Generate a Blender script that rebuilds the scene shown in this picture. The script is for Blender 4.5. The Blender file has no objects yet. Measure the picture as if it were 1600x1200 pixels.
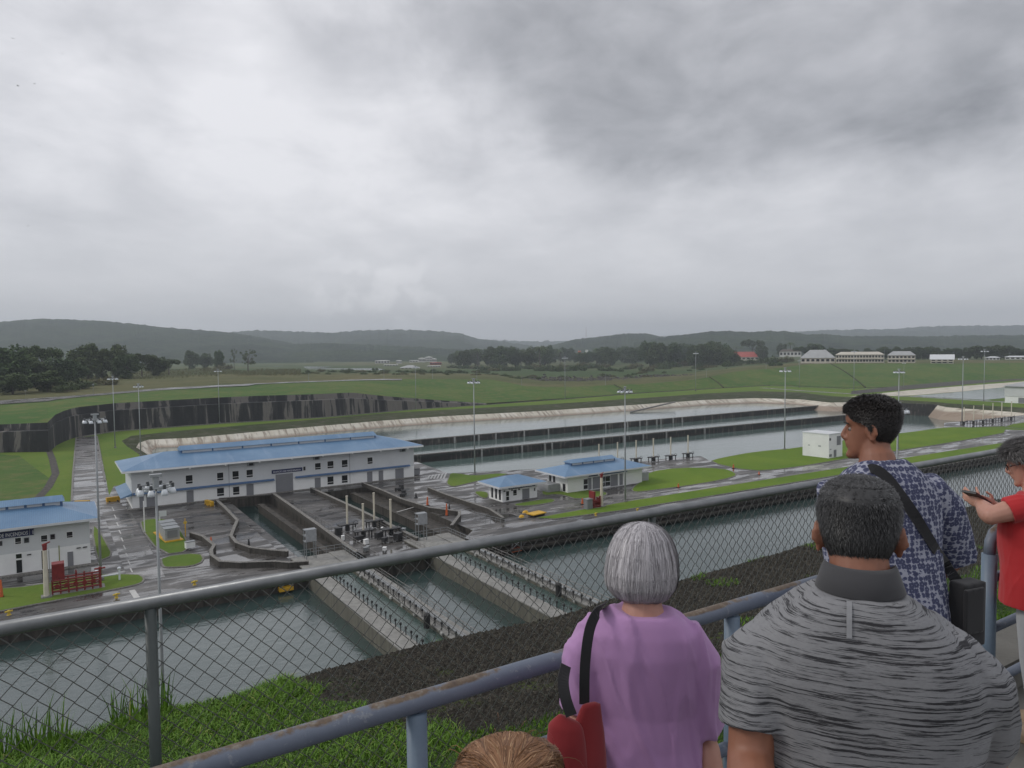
import bpy, bmesh, math, random
from math import sin, cos, pi, radians, atan2, sqrt, exp
from mathutils import Vector, Matrix, noise
from mathutils.geometry import tessellate_polygon
random.seed(7)
SC = bpy.context.scene
COL = SC.collection

# ---------------------------------------------------------------- camera
# world frame: X runs along the lock, Y across it (away), Z up; lock deck z=0, viewing deck z=34.02
FOC = 1130.0
CAMH = 36.0
TH = radians(57.3); PITCH = atan2(55, FOC); ROLL = radians(0.6)
_f = Vector((cos(TH)*cos(PITCH), sin(TH)*cos(PITCH), -sin(PITCH)))
_r = Vector((sin(TH), -cos(TH), 0)); _u = _r.cross(_f)
_r2 = cos(ROLL)*_r - sin(ROLL)*_u; _u2 = sin(ROLL)*_r + cos(ROLL)*_u
CPOS = Vector((0, 0, CAMH))
cam = bpy.data.cameras.new('camera'); camo = bpy.data.objects.new('camera', cam); COL.objects.link(camo)
cam.sensor_width = 36.0; cam.lens = 36.0*FOC/1600.0
cam.clip_start = 0.05; cam.clip_end = 40000
camo.matrix_world = Matrix(((_r2.x, _u2.x, -_f.x, 0), (_r2.y, _u2.y, -_f.y, 0), (_r2.z, _u2.z, -_f.z, CAMH), (0, 0, 0, 1)))
SC.camera = camo

def ray(px, py): return _f + _r2*((px-800)/FOC) - _u2*((py-600)/FOC)
def at(px, py, z=0.0):
    "survey point: where the line of sight meets the level z"
    d = ray(px, py); return CPOS + d*((z-CAMH)/d.z)
def atd(px, py, dist):
    "survey point at a forward distance"
    return CPOS + ray(px, py)*dist
def aty(px, py, Y):
    d = ray(px, py); return CPOS + d*(Y/d.y)
def atx(px, py, X):
    d = ray(px, py); return CPOS + d*(X/d.x)
def zat(X, Y, py):
    lo, hi = -60.0, 600.0
    for _ in range(40):
        m = (lo+hi)/2
        q = Vector((X, Y, m))-CPOS
        if 600 - FOC*q.dot(_u2)/q.dot(_f) > py: lo = m
        else: hi = m
    return lo

# ---------------------------------------------------------------- world, sun, exposure
SC.view_settings.view_transform = 'Standard'; SC.view_settings.look = 'None'
SC.view_settings.gamma = 1.0; SC.view_settings.exposure = 0.36
SC.view_settings.use_curve_mapping = False
SUN_EL, SUN_AZ = radians(38), radians(150)     # azimuth counted from +X towards +Y
W = bpy.data.worlds.new('World'); SC.world = W; W.use_nodes = True
def build_world():
    nt = W.node_tree; N = nt.nodes; L = nt.links; N.clear()
    out = N.new('ShaderNodeOutputWorld'); bg = N.new('ShaderNodeBackground')
    sky = N.new('ShaderNodeTexSky'); sky.sky_type = 'NISHITA'; sky.sun_disc = False
    sky.sun_elevation = SUN_EL; sky.sun_rotation = pi/2 - SUN_AZ
    def math_(op, a, b=None, c=None):
        n = N.new('ShaderNodeMath'); n.operation = op
        for i, v in enumerate((a, b, c)):
            if v is None: continue
            if isinstance(v, (int, float)): n.inputs[i].default_value = v
            else: L.new(v, n.inputs[i])
        return n.outputs[0]
    tc = N.new('ShaderNodeTexCoord')
    sep = N.new('ShaderNodeSeparateXYZ'); L.new(tc.outputs['Generated'], sep.inputs[0])
    z = math_('ADD', math_('MAXIMUM', sep.outputs[2], 0.0), 0.14)
    cx = math_('DIVIDE', sep.outputs[0], z); cy = math_('DIVIDE', sep.outputs[1], z)
    comb = N.new('ShaderNodeCombineXYZ'); L.new(cx, comb.inputs[0]); L.new(cy, comb.inputs[1])
    # rotate so that x is to the right of the view
    mp = N.new('ShaderNodeMapping'); mp.inputs['Rotation'].default_value = (0, 0, pi/2-TH); L.new(comb.outputs[0], mp.inputs[0])
    def nz(scale, det, rough, off, stretch=(1, 1, 1), dist=0.0):
        m = N.new('ShaderNodeMapping'); m.inputs['Location'].default_value = off; m.inputs['Scale'].default_value = stretch
        L.new(mp.outputs[0], m.inputs[0])
        n = N.new('ShaderNodeTexNoise'); n.inputs['Scale'].default_value = scale; n.inputs['Detail'].default_value = det
        n.inputs['Roughness'].default_value = rough; n.inputs['Distortion'].default_value = dist
        L.new(m.outputs[0], n.inputs[0]); return n.outputs[0]
    n1 = nz(0.55, 7, 0.55, (3.1, 1.7, 0), (1.0, 0.8, 1), 0.3)
    n2 = nz(2.3, 9, 0.60, (9.3, 4.2, 1), (1.0, 0.7, 1), 0.2)
    n3 = nz(0.9, 5, 0.5, (1.3, 8.2, 5), (0.6, 1.0, 1), 0.4)
    def lobe(px, py, width):
        d = ray(px, py).normalized()
        vm = N.new('ShaderNodeVectorMath'); vm.operation = 'DOT_PRODUCT'; vm.inputs[1].default_value = d
        nm = N.new('ShaderNodeVectorMath'); nm.operation = 'NORMALIZE'; L.new(tc.outputs['Generated'], nm.inputs[0])
        L.new(nm.outputs[0], vm.inputs[0])
        ang = math_('SUBTRACT', 1.0, vm.outputs['Value'])
        return math_('POWER', 2.718, math_('MULTIPLY', ang, -1.0/(width*width*0.5)))
    base = 0.60
    v = math_('MULTIPLY_ADD', math_('SUBTRACT', n1, 0.5), 0.30, base)
    v = math_('MULTIPLY_ADD', math_('SUBTRACT', n2, 0.5), 0.42, v)
    v = math_('MULTIPLY_ADD', math_('SUBTRACT', n3, 0.5), 0.22, v)
    for (px, py, w, amp) in ((440, 220, 0.20, 0.06), (80, 100, 0.22, 0.05), (560, 275, 0.06, 0.10), (380, 180, 0.07, 0.09),
                             (1580, 240, 0.16, -0.08), (530, 130, 0.07, -0.07), (1150, 420, 0.30, 0.05), (30, 130, .05, -0.05), (720, 290, .04, -.07), (230, 90, .08, -.06)):
        v = math_('MULTIPLY_ADD', lobe(px, py, w), amp, v)
    # one defined dark mass, upper right of centre, with a ragged lower edge
    ed = N.new('ShaderNodeTexNoise'); ed.inputs['Scale'].default_value = 5.5; ed.inputs['Detail'].default_value = 8; ed.inputs['Roughness'].default_value = .55; ed.inputs['Distortion'].default_value = .25
    L.new(tc.outputs['Generated'], ed.inputs[0])
    mass = math_('ADD', math_('ADD', math_('ADD', math_('MULTIPLY', lobe(780, -60, .24), .95), lobe(1130, 10, .20)), lobe(1450, -40, .26)), math_('MULTIPLY', math_('SUBTRACT', ed.outputs[0], .5), 1.1))
    mr_ = N.new('ShaderNodeMapRange'); mr_.interpolation_type = 'SMOOTHSTEP'; mr_.inputs[1].default_value = .42; mr_.inputs[2].default_value = .98; L.new(mass, mr_.inputs[0])
    v = math_('MULTIPLY_ADD', mr_.outputs[0], -0.23, v)
    # small lumps seen at their own scale, not smeared by the perspective of the layer
    pf_ = N.new('ShaderNodeTexNoise'); pf_.inputs['Scale'].default_value = 7.0; pf_.inputs['Detail'].default_value = 7; pf_.inputs['Roughness'].default_value = .52; pf_.inputs['Distortion'].default_value = .5
    pm_ = N.new('ShaderNodeMapping'); pm_.inputs['Scale'].default_value = (1, 1, 2.0); L.new(tc.outputs['Generated'], pm_.inputs[0]); L.new(pm_.outputs[0], pf_.inputs[0])
    v = math_('MULTIPLY_ADD', math_('SUBTRACT', pf_.outputs[0], 0.5), 0.38, v)
    # distant cumulus bank over the hills
    band = N.new('ShaderNodeTexNoise'); band.inputs['Scale'].default_value = 24; band.inputs['Detail'].default_value = 6
    L.new(tc.outputs['Generated'], band.inputs[0])
    cb = math_('ADD', lobe(530, 466, 0.055), lobe(640, 470, 0.06))
    puff = N.new('ShaderNodeMapRange'); puff.inputs[1].default_value = 0.62; puff.inputs[2].default_value = 0.74; L.new(math_('ADD', band.outputs[0], math_('MULTIPLY', cb, .22)), puff.inputs[0])
    # the veil close to the horizon evens out
    hz = N.new('ShaderNodeMapRange'); hz.inputs[1].default_value = 0.0; hz.inputs[2].default_value = 0.24; L.new(sep.outputs[2], hz.inputs[0])
    mixv = N.new('ShaderNodeMix'); mixv.inputs[2].default_value = 0.60
    L.new(hz.outputs[0], mixv.inputs[0]); L.new(v, mixv.inputs[3])
    vv = math_('MULTIPLY_ADD', math_('MULTIPLY', math_('MINIMUM', cb, 1.0), puff.outputs[0]), 0.11, mixv.outputs[0])
    v = math_('MINIMUM', math_('MAXIMUM', vv, 0.17), 0.74)
    tint = N.new('ShaderNodeMix'); tint.data_type = 'RGBA'; tint.inputs[6].default_value = (0.94, 0.965, 1.06, 1); tint.inputs[7].default_value = (1.0, 0.985, 1.0, 1)
    L.new(v, tint.inputs[0])
    cl = N.new('ShaderNodeVectorMath'); cl.operation = 'SCALE'; L.new(tint.outputs[2], cl.inputs[0]); L.new(v, cl.inputs['Scale'])
    sk = N.new('ShaderNodeVectorMath'); sk.operation = 'SCALE'; sk.inputs['Scale'].default_value = 0.08; L.new(sky.outputs[0], sk.inputs[0])
    mx = N.new('ShaderNodeMix'); mx.data_type = 'RGBA'; mx.inputs[0].default_value = 0.93
    L.new(sk.outputs[0], mx.inputs[6]); L.new(cl.outputs[0], mx.inputs[7])
    L.new(mx.outputs[2], bg.inputs[0]); bg.inputs[1].default_value = 1.0
    L.new(bg.outputs[0], out.inputs[0])
build_world()
sun = bpy.data.lights.new('sun', 'SUN'); sun.energy = 0.9; sun.angle = radians(14); sun.color = (1.0, 0.96, 0.9)
suno = bpy.data.objects.new('sun', sun); COL.objects.link(suno); suno.location = (0, 0, 300)
suno.rotation_euler = Vector((cos(SUN_AZ)*cos(SUN_EL), sin(SUN_AZ)*cos(SUN_EL), sin(SUN_EL))).to_track_quat('Z', 'Y').to_euler()

# ---------------------------------------------------------------- mesh collector
def V(*a): return Vector(a)
class MB:
    def __init__(s): s.v = []; s.f = []
    def add(s, vs, fs):
        o = len(s.v); s.v.extend([tuple(p) for p in vs]); s.f.extend([tuple(i+o for i in f) for f in fs]); return s
    def box(s, x0, y0, z0, x1, y1, z1):
        v = [(x0, y0, z0), (x1, y0, z0), (x1, y1, z0), (x0, y1, z0), (x0, y0, z1), (x1, y0, z1), (x1, y1, z1), (x0, y1, z1)]
        return s.add(v, [(0, 3, 2, 1), (4, 5, 6, 7), (0, 1, 5, 4), (1, 2, 6, 5), (2, 3, 7, 6), (3, 0, 4, 7)])
    def obox(s, c, ax, ay, az, hx, hy, hz):
        c = Vector(c); vs = []
        for k in (-1, 1):
            for (i, j) in ((-1, -1), (1, -1), (1, 1), (-1, 1)):
                vs.append(c+ax*hx*i+ay*hy*j+az*hz*k)
        return s.add(vs, [(0, 3, 2, 1), (4, 5, 6, 7), (0, 1, 5, 4), (1, 2, 6, 5), (2, 3, 7, 6), (3, 0, 4, 7)])
    def tube(s, pts, r, n=8, cap=True):
        pts = [Vector(p) for p in pts]; m = len(pts)
        rs = r if isinstance(r, (list, tuple)) else [r]*m
        vs = []; prev = None
        for i, p in enumerate(pts):
            a = pts[max(i-1, 0)]; b = pts[min(i+1, m-1)]; t = (b-a)
            t = t.normalized() if t.length > 1e-9 else Vector((0, 0, 1))
            if prev is None:
                ref = Vector((0, 0, 1)) if abs(t.z) < 0.9 else Vector((1, 0, 0))
                x = ref.cross(t).normalized()
            else:
                x = (prev - t*prev.dot(t)); x = x.normalized() if x.length > 1e-6 else Vector((1, 0, 0))
            prev = x; y = t.cross(x)
            rr = rs[i]
            rx, ry = rr if isinstance(rr, tuple) else (rr, rr)
            for k in range(n):
                a_ = 2*pi*k/n; vs.append(p + x*(rx*cos(a_)) + y*(ry*sin(a_)))
        fs = []
        for i in range(m-1):
            for k in range(n):
                k2 = (k+1) % n; fs.append((i*n+k, i*n+k2, (i+1)*n+k2, (i+1)*n+k))
        if cap:
            fs.append(tuple(reversed(range(n)))); fs.append(tuple((m-1)*n+k for k in range(n)))
        return s.add(vs, fs)
    def prism(s, poly, z0, z1, bottom=True):
        n = len(poly); vs = [(p[0], p[1], z0) for p in poly]+[(p[0], p[1], z1) for p in poly]
        tri = tessellate_polygon([[Vector((p[0], p[1], 0)) for p in poly]])
        fs = [tuple(i+n for i in t) for t in tri]
        if bottom: fs += [tuple(reversed(t)) for t in tri]
        fs += [(i, (i+1) % n, (i+1) % n+n, i+n) for i in range(n)]
        return s.add(vs, fs)
    def sheet(s, loops, z):
        pts = [p for lp in loops for p in lp]
        tri = tessellate_polygon([[Vector((p[0], p[1], 0)) for p in lp] for lp in loops])
        return s.add([(p[0], p[1], z) for p in pts], tri)
    def skirt(s, pts, z0, z1, closed=False):
        n = len(pts); vs = [(p[0], p[1], z0) for p in pts]+[(p[0], p[1], z1) for p in pts]
        m = n if closed else n-1
        return s.add(vs, [(i, (i+1) % n, (i+1) % n+n, i+n) for i in range(m)])
    def ell(s, c, r, nu=14, nv=9, rot=None):
        c = Vector(c); vs = []; fs = []
        if not isinstance(r, (tuple, list)): r = (r, r, r)
        for j in range(nv+1):
            ph = pi*j/nv
            for i in range(nu):
                th = 2*pi*i/nu
                d = Vector((r[0]*sin(ph)*cos(th), r[1]*sin(ph)*sin(th), r[2]*cos(ph)))
                if rot: d = rot @ d
                vs.append(c+d)
        for j in range(nv):
            for i in range(nu):
                i2 = (i+1) % nu; fs.append((j*nu+i, (j+1)*nu+i, (j+1)*nu+i2, j*nu+i2))
        return s.add(vs, fs)
    def build(s, name, mat=None, parent=None, smooth=False, fix=True):
        me = bpy.data.meshes.new(name); me.from_pydata(s.v, [], s.f)
        if fix and len(s.f) < 60000:
            bm = bmesh.new(); bm.from_mesh(me); bmesh.ops.recalc_face_normals(bm, faces=bm.faces); bm.to_mesh(me); bm.free()
        me.update()
        if smooth:
            me.polygons.foreach_set('use_smooth', [True]*len(me.polygons))
        o = bpy.data.objects.new(name, me); COL.objects.link(o)
        if mat: me.materials.append(mat)
        if parent: o.parent = parent
        return o
def tag(o, label=None, cat=None, group=None, kind=None):
    if label: o['label'] = label
    if cat: o['category'] = cat
    if group: o['group'] = group
    if kind: o['kind'] = kind
    return o
def struct(o): o['kind'] = 'structure'; return o
def empty(name, loc, rz=0.0, label=None, cat=None, group=None):
    o = bpy.data.objects.new(name, None); COL.objects.link(o); o.location = loc; o.rotation_euler = (0, 0, rz)
    o.empty_display_size = 0.3
    return tag(o, label, cat, group)
def copy_tree(o, parent=None):
    c = o.copy(); COL.objects.link(c); c.parent = parent
    for ch in list(o.children): copy_tree(ch, c)
    return c
def resample(pts, xs):
    "pts: list of tuples sorted by first entry; linear interpolation of the others at xs"
    out = []
    for x in xs:
        if x <= pts[0][0]: a = b = pts[0]; t = 0
        elif x >= pts[-1][0]: a = b = pts[-1]; t = 0
        else:
            for i in range(len(pts)-1):
                if pts[i][0] <= x <= pts[i+1][0]: a, b = pts[i], pts[i+1]; t = (x-a[0])/max(1e-9, b[0]-a[0]); break
        out.append(tuple(a[k]*(1-t)+b[k]*t for k in range(1, len(a))))
    return out
def loft(rows, sub=None):
    "rows: list of equally long point lists -> MB grid"
    m = MB(); n = len(rows[0]); vs = [p for r in rows for p in r]; fs = []
    for j in range(len(rows)-1):
        for i in range(n-1):
            fs.append((j*n+i, j*n+i+1, (j+1)*n+i+1, (j+1)*n+i))
    m.add(vs, fs); return m
def mixrows(a, b, k):
    return [[p.lerp(q, t/k) for p, q in zip(a, b)] for t in range(k)]
def smooth_poly(p, it=2):
    p = [Vector((q[0], q[1])) for q in p]
    for _ in range(it):
        q = []
        for i in range(len(p)):
            a = p[i]; b = p[(i+1) % len(p)]; q += [a.lerp(b, .25), a.lerp(b, .75)]
        p = q
    return p

# ---------------------------------------------------------------- materials
def lin(h):
    "sRGB 0-255 triple -> linear"
    return tuple(((c/255+0.055)/1.055)**2.4 if c/255 > 0.04045 else c/255/12.92 for c in h)+(1,)
class NT:
    def __init__(s, name):
        s.m = bpy.data.materials.new(name); s.m.use_nodes = True; s.t = s.m.node_tree; s.N = s.t.nodes; s.L = s.t.links
        s.b = s.N['Principled BSDF']; s.tc = s.N.new('ShaderNodeTexCoord'); s.co = s.tc.outputs['Object']
    def map(s, scale=(1, 1, 1), loc=(0, 0, 0), rot=(0, 0, 0), src=None):
        m = s.N.new('ShaderNodeMapping'); m.inputs['Scale'].default_value = scale; m.inputs['Location'].default_value = loc; m.inputs['Rotation'].default_value = rot
        s.L.new(src or s.co, m.inputs[0]); return m.outputs[0]
    def noise(s, scale, det=4, rough=.55, vec=None, dist=0, out=0):
        n = s.N.new('ShaderNodeTexNoise'); n.inputs['Scale'].default_value = scale; n.inputs['Detail'].default_value = det
        n.inputs['Roughness'].default_value = rough; n.inputs['Distortion'].default_value = dist
        s.L.new(vec or s.co, n.inputs[0]); return n.outputs[out]
    def vor(s, scale, vec=None, feature='F1', out='Distance', rnd=1.0):
        n = s.N.new('ShaderNodeTexVoronoi'); n.feature = feature; n.inputs['Scale'].default_value = scale; n.inputs['Randomness'].default_value = rnd
        s.L.new(vec or s.co, n.inputs['Vector']); return n.outputs[out]
    def wave(s, scale, vec=None, dist=0, dirn='X', prof='SIN'):
        n = s.N.new('ShaderNodeTexWave'); n.inputs['Scale'].default_value = scale; n.inputs['Distortion'].default_value = dist
        n.bands_direction = dirn; n.wave_profile = prof; s.L.new(vec or s.co, n.inputs[0]); return n.outputs[1]
    def ramp(s, fac, stops):
        r = s.N.new('ShaderNodeValToRGB'); cr = r.color_ramp
        while len(cr.elements) < len(stops): cr.elements.new(0.5)
        for e, (p, c) in zip(cr.elements, stops):
            e.position = p; e.color = c if isinstance(c, tuple) else (c, c, c, 1)
        s.L.new(fac, r.inputs[0]); return r.outputs[0]
    def mr(s, v, a, b, c=0.0, d=1.0):
        n = s.N.new('ShaderNodeMapRange'); s.L.new(v, n.inputs[0])
        for i, q in enumerate((a, b, c, d)): n.inputs[i+1].default_value = q
        return n.outputs[0]
    def mix(s, fac, a, b, mode='MIX'):
        n = s.N.new('ShaderNodeMix'); n.data_type = 'RGBA'; n.blend_type = mode
        for i, q in ((0, fac), (6, a), (7, b)):
            if isinstance(q, (int, float)): n.inputs[i].default_value = q if i == 0 else (q, q, q, 1)
            elif isinstance(q, tuple): n.inputs[i].default_value = q
            else: s.L.new(q, n.inputs[i])
        return n.outputs[2]
    def math(s, op, a, b=0.0):
        n = s.N.new('ShaderNodeMath'); n.operation = op
        for i, q in enumerate((a, b)):
            if isinstance(q, (int, float)): n.inputs[i].default_value = q
            else: s.L.new(q, n.inputs[i])
        return n.outputs[0]
    def sep(s, src=None):
        n = s.N.new('ShaderNodeSeparateXYZ'); s.L.new(src or s.co, n.inputs[0]); return n.outputs
    def col(s, c):
        if isinstance(c, tuple): s.b.inputs['Base Color'].default_value = c
        else: s.L.new(c, s.b.inputs['Base Color'])
        return s
    def rough(s, r):
        if isinstance(r, (int, float)): s.b.inputs['Roughness'].default_value = r
        else: s.L.new(r, s.b.inputs['Roughness'])
        return s
    def set(s, **k):
        for a, b in k.items(): s.b.inputs[a.replace('_', ' ')].default_value = b
        return s
    def bump(s, h, strength=.3, dist=.1):
        n = s.N.new('ShaderNodeBump'); n.inputs['Strength'].default_value = strength; n.inputs['Distance'].default_value = dist
        s.L.new(h, n.inputs['Height']); s.L.new(n.outputs[0], s.b.inputs['Normal']); return s
def C(r, g, b): return (r, g, b, 1)
MAT = {}
def simple(name, c, rough=.6, var=.25, scale=3.0, metal=0.0, bump=0.0, bs=20):
    t = NT(name); n = t.noise(scale, 5, .6)
    d = tuple(x*(1-var) for x in c[:3])+(1,); u = tuple(min(1, x*(1+var)) for x in c[:3])+(1,)
    t.col(t.ramp(n, [(0.3, d), (0.7, u)])).rough(rough).set(Metallic=metal)
    if bump: t.bump(t.noise(bs, 4), bump, .02)
    MAT[name] = t.m; return t.m

def water_mat(name, c1, c2, rough, wscale, bstr, spec=.5, rot=0.0, ior=1.33, coat=0.0):
    t = NT(name); t.co = t.N.new('ShaderNodeNewGeometry').outputs['Position']
    v = t.map((1, 1.6, 1), rot=(0, 0, rot))
    n = t.noise(.03, 3, .5, t.map((1, 2.0, 1), rot=(0, 0, rot)))
    t.col(t.ramp(n, [(.35, c1), (.65, c2)])).rough(rough)
    t.b.inputs['IOR'].default_value = ior; t.b.inputs['Specular IOR Level'].default_value = spec
    a = t.noise(wscale, 4, .6, v); b = t.noise(wscale*.27, 2, .5, v)
    h = t.math('ADD', a, t.math('MULTIPLY', b, 1.8))
    t.bump(h, bstr, .25)
    MAT[name] = t.m; return t.m
water_mat('chamber_water', C(.034, .058, .055), C(.045, .072, .068), .05, 1.1, .16, .5, ior=1.85)
water_mat('recess_water', C(.008, .025, .025), C(.014, .036, .034), .05, .9, .12, ior=1.6)
water_mat('basin_water', C(.08, .118, .110), C(.10, .145, .135), .08, .5, .12, .5, ior=1.6)
water_mat('lake_water', C(.48, .49, .51), C(.52, .53, .55), .08, .05, .02, .5, ior=1.6)
water_mat('trough_water', C(.05, .085, .078), C(.075, .11, .10), .08, 2.2, .25, .5, ior=1.6)

def deck_mat(name, dark, light, wet=.55, seed=0):
    t = NT(name)
    s1 = t.noise(.05, 5, .6, t.map((1, 4, 1), (seed, 3, 0), (0, 0, .12)), .6)      # drying streaks
    s2 = t.noise(.35, 5, .65, t.map((.35, 2.8, 1), (seed+7, 1, 0), (0, 0, .12)), .5)
    g = t.noise(1.6, 6, .7)
    w = t.math('ADD', t.math('MULTIPLY', s1, .5), t.math('MULTIPLY', s2, .5))
    c = t.mix(t.mr(w, .46, .54), dark, light)
    c = t.mix(t.mr(g, .3, .75, .0, .6), c, tuple(x*.5 for x in dark[:3])+(1,))
    bl = t.noise(.12, 3, .5, t.map((1, 1, 1), (seed+3, 9, 0)))
    c = t.mix(t.mr(bl, .5, .62, 0, .5), c, tuple(x*.7 for x in dark[:3])+(1,))
    pud = t.noise(.16, 4, .55, t.map((.6, 1.8, 1), (seed+11, 5, 0), (0, 0, .1)), .4)
    t.col(c).rough(t.mr(t.math('ADD', t.math('MULTIPLY', pud, .6), t.math('MULTIPLY', w, .4)), .49, .54, .60, .07))
    t.b.inputs['Specular IOR Level'].default_value = wet
    t.bump(t.noise(4, 5, .7), .1, .05)
    MAT[name] = t.m
deck_mat('pavement', C(.028, .025, .023), C(.14, .132, .125), 1.0)
deck_mat('road', C(.06, .056, .053), C(.22, .21, .20), 1.0, 4)
deck_mat('path', C(.11, .105, .10), C(.16, .155, .148), .4, 9)

def concrete(name, c, stain=.6, sc=.25, streak=True, rough=.8, zs=.08):
    t = NT(name)
    n = t.noise(sc, 6, .65); st = t.noise(sc*4, 5, .6, t.map((1, 1, zs)))
    d = tuple(x*(1-stain) for x in c[:3])+(1,)
    k = t.mix(t.mr(n, .35, .7), c, tuple(x*.7 for x in c[:3])+(1,))
    k = t.mix(t.mr(st, .42, .62, 0, .9 if streak else .3), k, d)
    t.col(k).rough(rough).bump(t.noise(sc*25, 5, .6), .25, .03)
    MAT[name] = t.m; return t.m
concrete('quay_concrete', C(.075, .066, .055), .8)
concrete('kerb', C(.26, .25, .23), .6, .8)
concrete('gate_concrete', C(.31, .305, .285), .35, .3)
concrete('gate_side', C(.15, .145, .115), .45, .35)
concrete('parapet', C(.075, .068, .058), .6, 1.2)
concrete('platform_concrete', C(.14, .135, .12), .5, 1.1, False)
concrete('liner', C(.62, .56, .49), .45, .12, True, .7, 1)
concrete('pilaster', C(.42, .42, .40), .4, .5)
concrete('mast_base', C(.3, .3, .29), .4, 2)
concrete('paint_white_line', C(.62, .62, .60), .3, 1.2)

def basin_wall_mat():
    t = NT('basin_wall'); geo = t.N.new('ShaderNodeNewGeometry'); t.co = geo.outputs['Position']
    n = t.noise(.9, 5, .65, t.map((1, 1, .15)))
    z = t.sep()[2]
    band = t.math('ADD', t.math('MULTIPLY', z, .55), t.math('MULTIPLY', n, 2.2))
    c = t.ramp(t.mr(n, .3, .7), [(.3, C(.022, .022, .021)), (.62, C(.035, .032, .028)), (.8, C(.13, .12, .105))])
    t.col(c).rough(.7); MAT['basin_wall'] = t.m
basin_wall_mat()
def rockwall_mat():
    t = NT('stained_wall'); geo = t.N.new('ShaderNodeNewGeometry'); t.co = geo.outputs['Position']
    n = t.noise(.16, 6, .6, t.map((1, 1, .05)), .6); n2 = t.noise(.5, 5, .7, t.map((1, 1, .06)))
    x = t.sep()[0]
    k = t.math('ADD', t.math('ADD', t.math('MULTIPLY', n, .75), t.math('MULTIPLY', n2, .25)), t.mr(x, 75, 120, -.045, .04))
    c = t.ramp(k, [(.44, C(.022, .023, .025)), (.515, C(.045, .045, .046)), (.545, C(.17, .158, .145)), (.7, C(.14, .13, .115))])
    t.col(c).rough(.9).bump(t.noise(.8, 5), .4, .4); MAT['stained_wall'] = t.m
rockwall_mat()
def linermat():
    t = NT('liner'); geo = t.N.new('ShaderNodeNewGeometry'); t.co = geo.outputs['Position']
    w = t.noise(.13, 5, .6, t.map((1, .12, .12)), .3); s = t.noise(.7, 4, .6, t.map((1, .15, .15)))
    z = t.sep()[2]
    c = t.ramp(w, [(.3, C(.66, .63, .55)), (.5, C(.55, .51, .42)), (.7, C(.72, .69, .62))])
    c = t.mix(t.mr(s, .50, .62, 0, .75), c, C(.20, .155, .11))
    c = t.mix(t.mr(z, -4.0, -2.9, .85, 0), c, C(.26, .19, .14))
    t.col(c).rough(.6).bump(s, .9, .8); MAT['liner'] = t.m
linermat()
def grass_mat(name, a, b, c, sc=.02, dry=.5, fine=.8, bstr=.4, bd=.3):
    t = NT(name); geo = t.N.new('ShaderNodeNewGeometry'); t.co = geo.outputs['Position']
    n = t.noise(sc, 6, .6, None, .5); m = t.noise(sc*9, 5, .65)
    k = t.mix(t.mr(n, .38, .62), a, b)
    k = t.mix(t.mr(m, dry, dry+.2, 0, .75), k, c)
    g = t.noise(fine, 5, .75)
    k = t.mix(t.mr(g, .25, .75, .45, 0), k, tuple(x*.45 for x in a[:3])+(1,))
    t.col(k).rough(.95).set(**{'Specular_IOR_Level': .15}).bump(g, bstr, bd); MAT[name] = t.m
grass_mat('lawn', C(.105, .18, .030), C(.15, .215, .036), C(.20, .20, .06), .03, .55, 1.2, .3, .1)
grass_mat('lawn_bright', C(.115, .20, .024), C(.16, .24, .030), C(.19, .20, .045), .05, .55, 1.5, .3, .1)
grass_mat('embankment_grass', C(.062, .135, .030), C(.11, .165, .042), C(.19, .17, .07), .016, .47, .35, .6, .6)
grass_mat('scrub', C(.10, .115, .042), C(.17, .15, .075), C(.055, .075, .03), .006, .5, .08, .8, 2)
grass_mat('far_plain', C(.06, .10, .035), C(.14, .14, .065), C(.04, .065, .025), .0018, .5, .02, .8, 4)
grass_mat('hill_forest', C(.020, .042, .022), C(.06, .095, .042), C(.11, .135, .065), .006, .50, .05, 1, 25)
grass_mat('rough_bank', C(.05, .065, .03), C(.075, .085, .045), C(.16, .14, .125), .02, .5, .25, 1, .8)
grass_mat('near_bank', C(.030, .065, .012), C(.045, .09, .016), C(.08, .08, .03), .7, .55, 14, .5, .03)
def rock_mat(name, a, b, sc, bd):
    t = NT(name); geo = t.N.new('ShaderNodeNewGeometry'); t.co = geo.outputs['Position']
    v = t.vor(sc); n = t.noise(sc*.25, 5, .65)
    k = t.mix(t.mr(n, .35, .65), a, b); k = t.mix(t.mr(v, .05, .6, .0, .75), k, tuple(x*.3 for x in a[:3])+(1,))
    t.col(k).rough(.9).bump(v, .8, bd); MAT[name] = t.m
rock_mat('dark_rubble', C(.035, .03, .024), C(.07, .062, .05), 16, .03)
rock_mat('rock_slope', C(.09, .085, .08), C(.17, .155, .14), .8, .6)
# flat colours for built things
simple('white_paint', C(.80, .81, .80), .55, .06, .3)
simple('grey_paint', C(.60, .62, .63), .55, .05, .3)
simple('roller_door', C(.20, .205, .22), .5, .08, .6)
simple('dark_frame', C(.02, .021, .024), .4, .2, 2)
simple('eave_white', C(.62, .64, .66), .5, .05, .5)
simple('sign_blue', C(.012, .020, .085), .45, .1, 1)
simple('eyeball', C(.22, .19, .17), .3, .05, 1)
simple('letter_white', C(.75, .76, .78), .5, .02, 1)
simple('lamp_white', C(.6, .62, .62), .4, .1, 3)
simple('galvanised', C(.30, .32, .33), .42, .15, 4, .55)
simple('mast_steel', C(.33, .35, .36), .5, .1, 1, .2)
simple('lamp_housing', C(.07, .075, .08), .4, .2, 4)
simple('lamp_glass', C(.72, .76, .8), .2, .05, 4)
simple('yellow_paint', C(.62, .36, .02), .5, .2, 2)
simple('orange_paint', C(.6, .13, .04), .5, .2, 2)
simple('red_pipe', C(.20, .02, .018), .45, .25, 2)
simple('cream_paint', C(.62, .58, .47), .5, .1, 1)
simple('black_rubber', C(.02, .02, .02), .7, .2, 3)
simple('dark_steel', C(.05, .05, .052), .5, .3, 3, .4)
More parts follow.
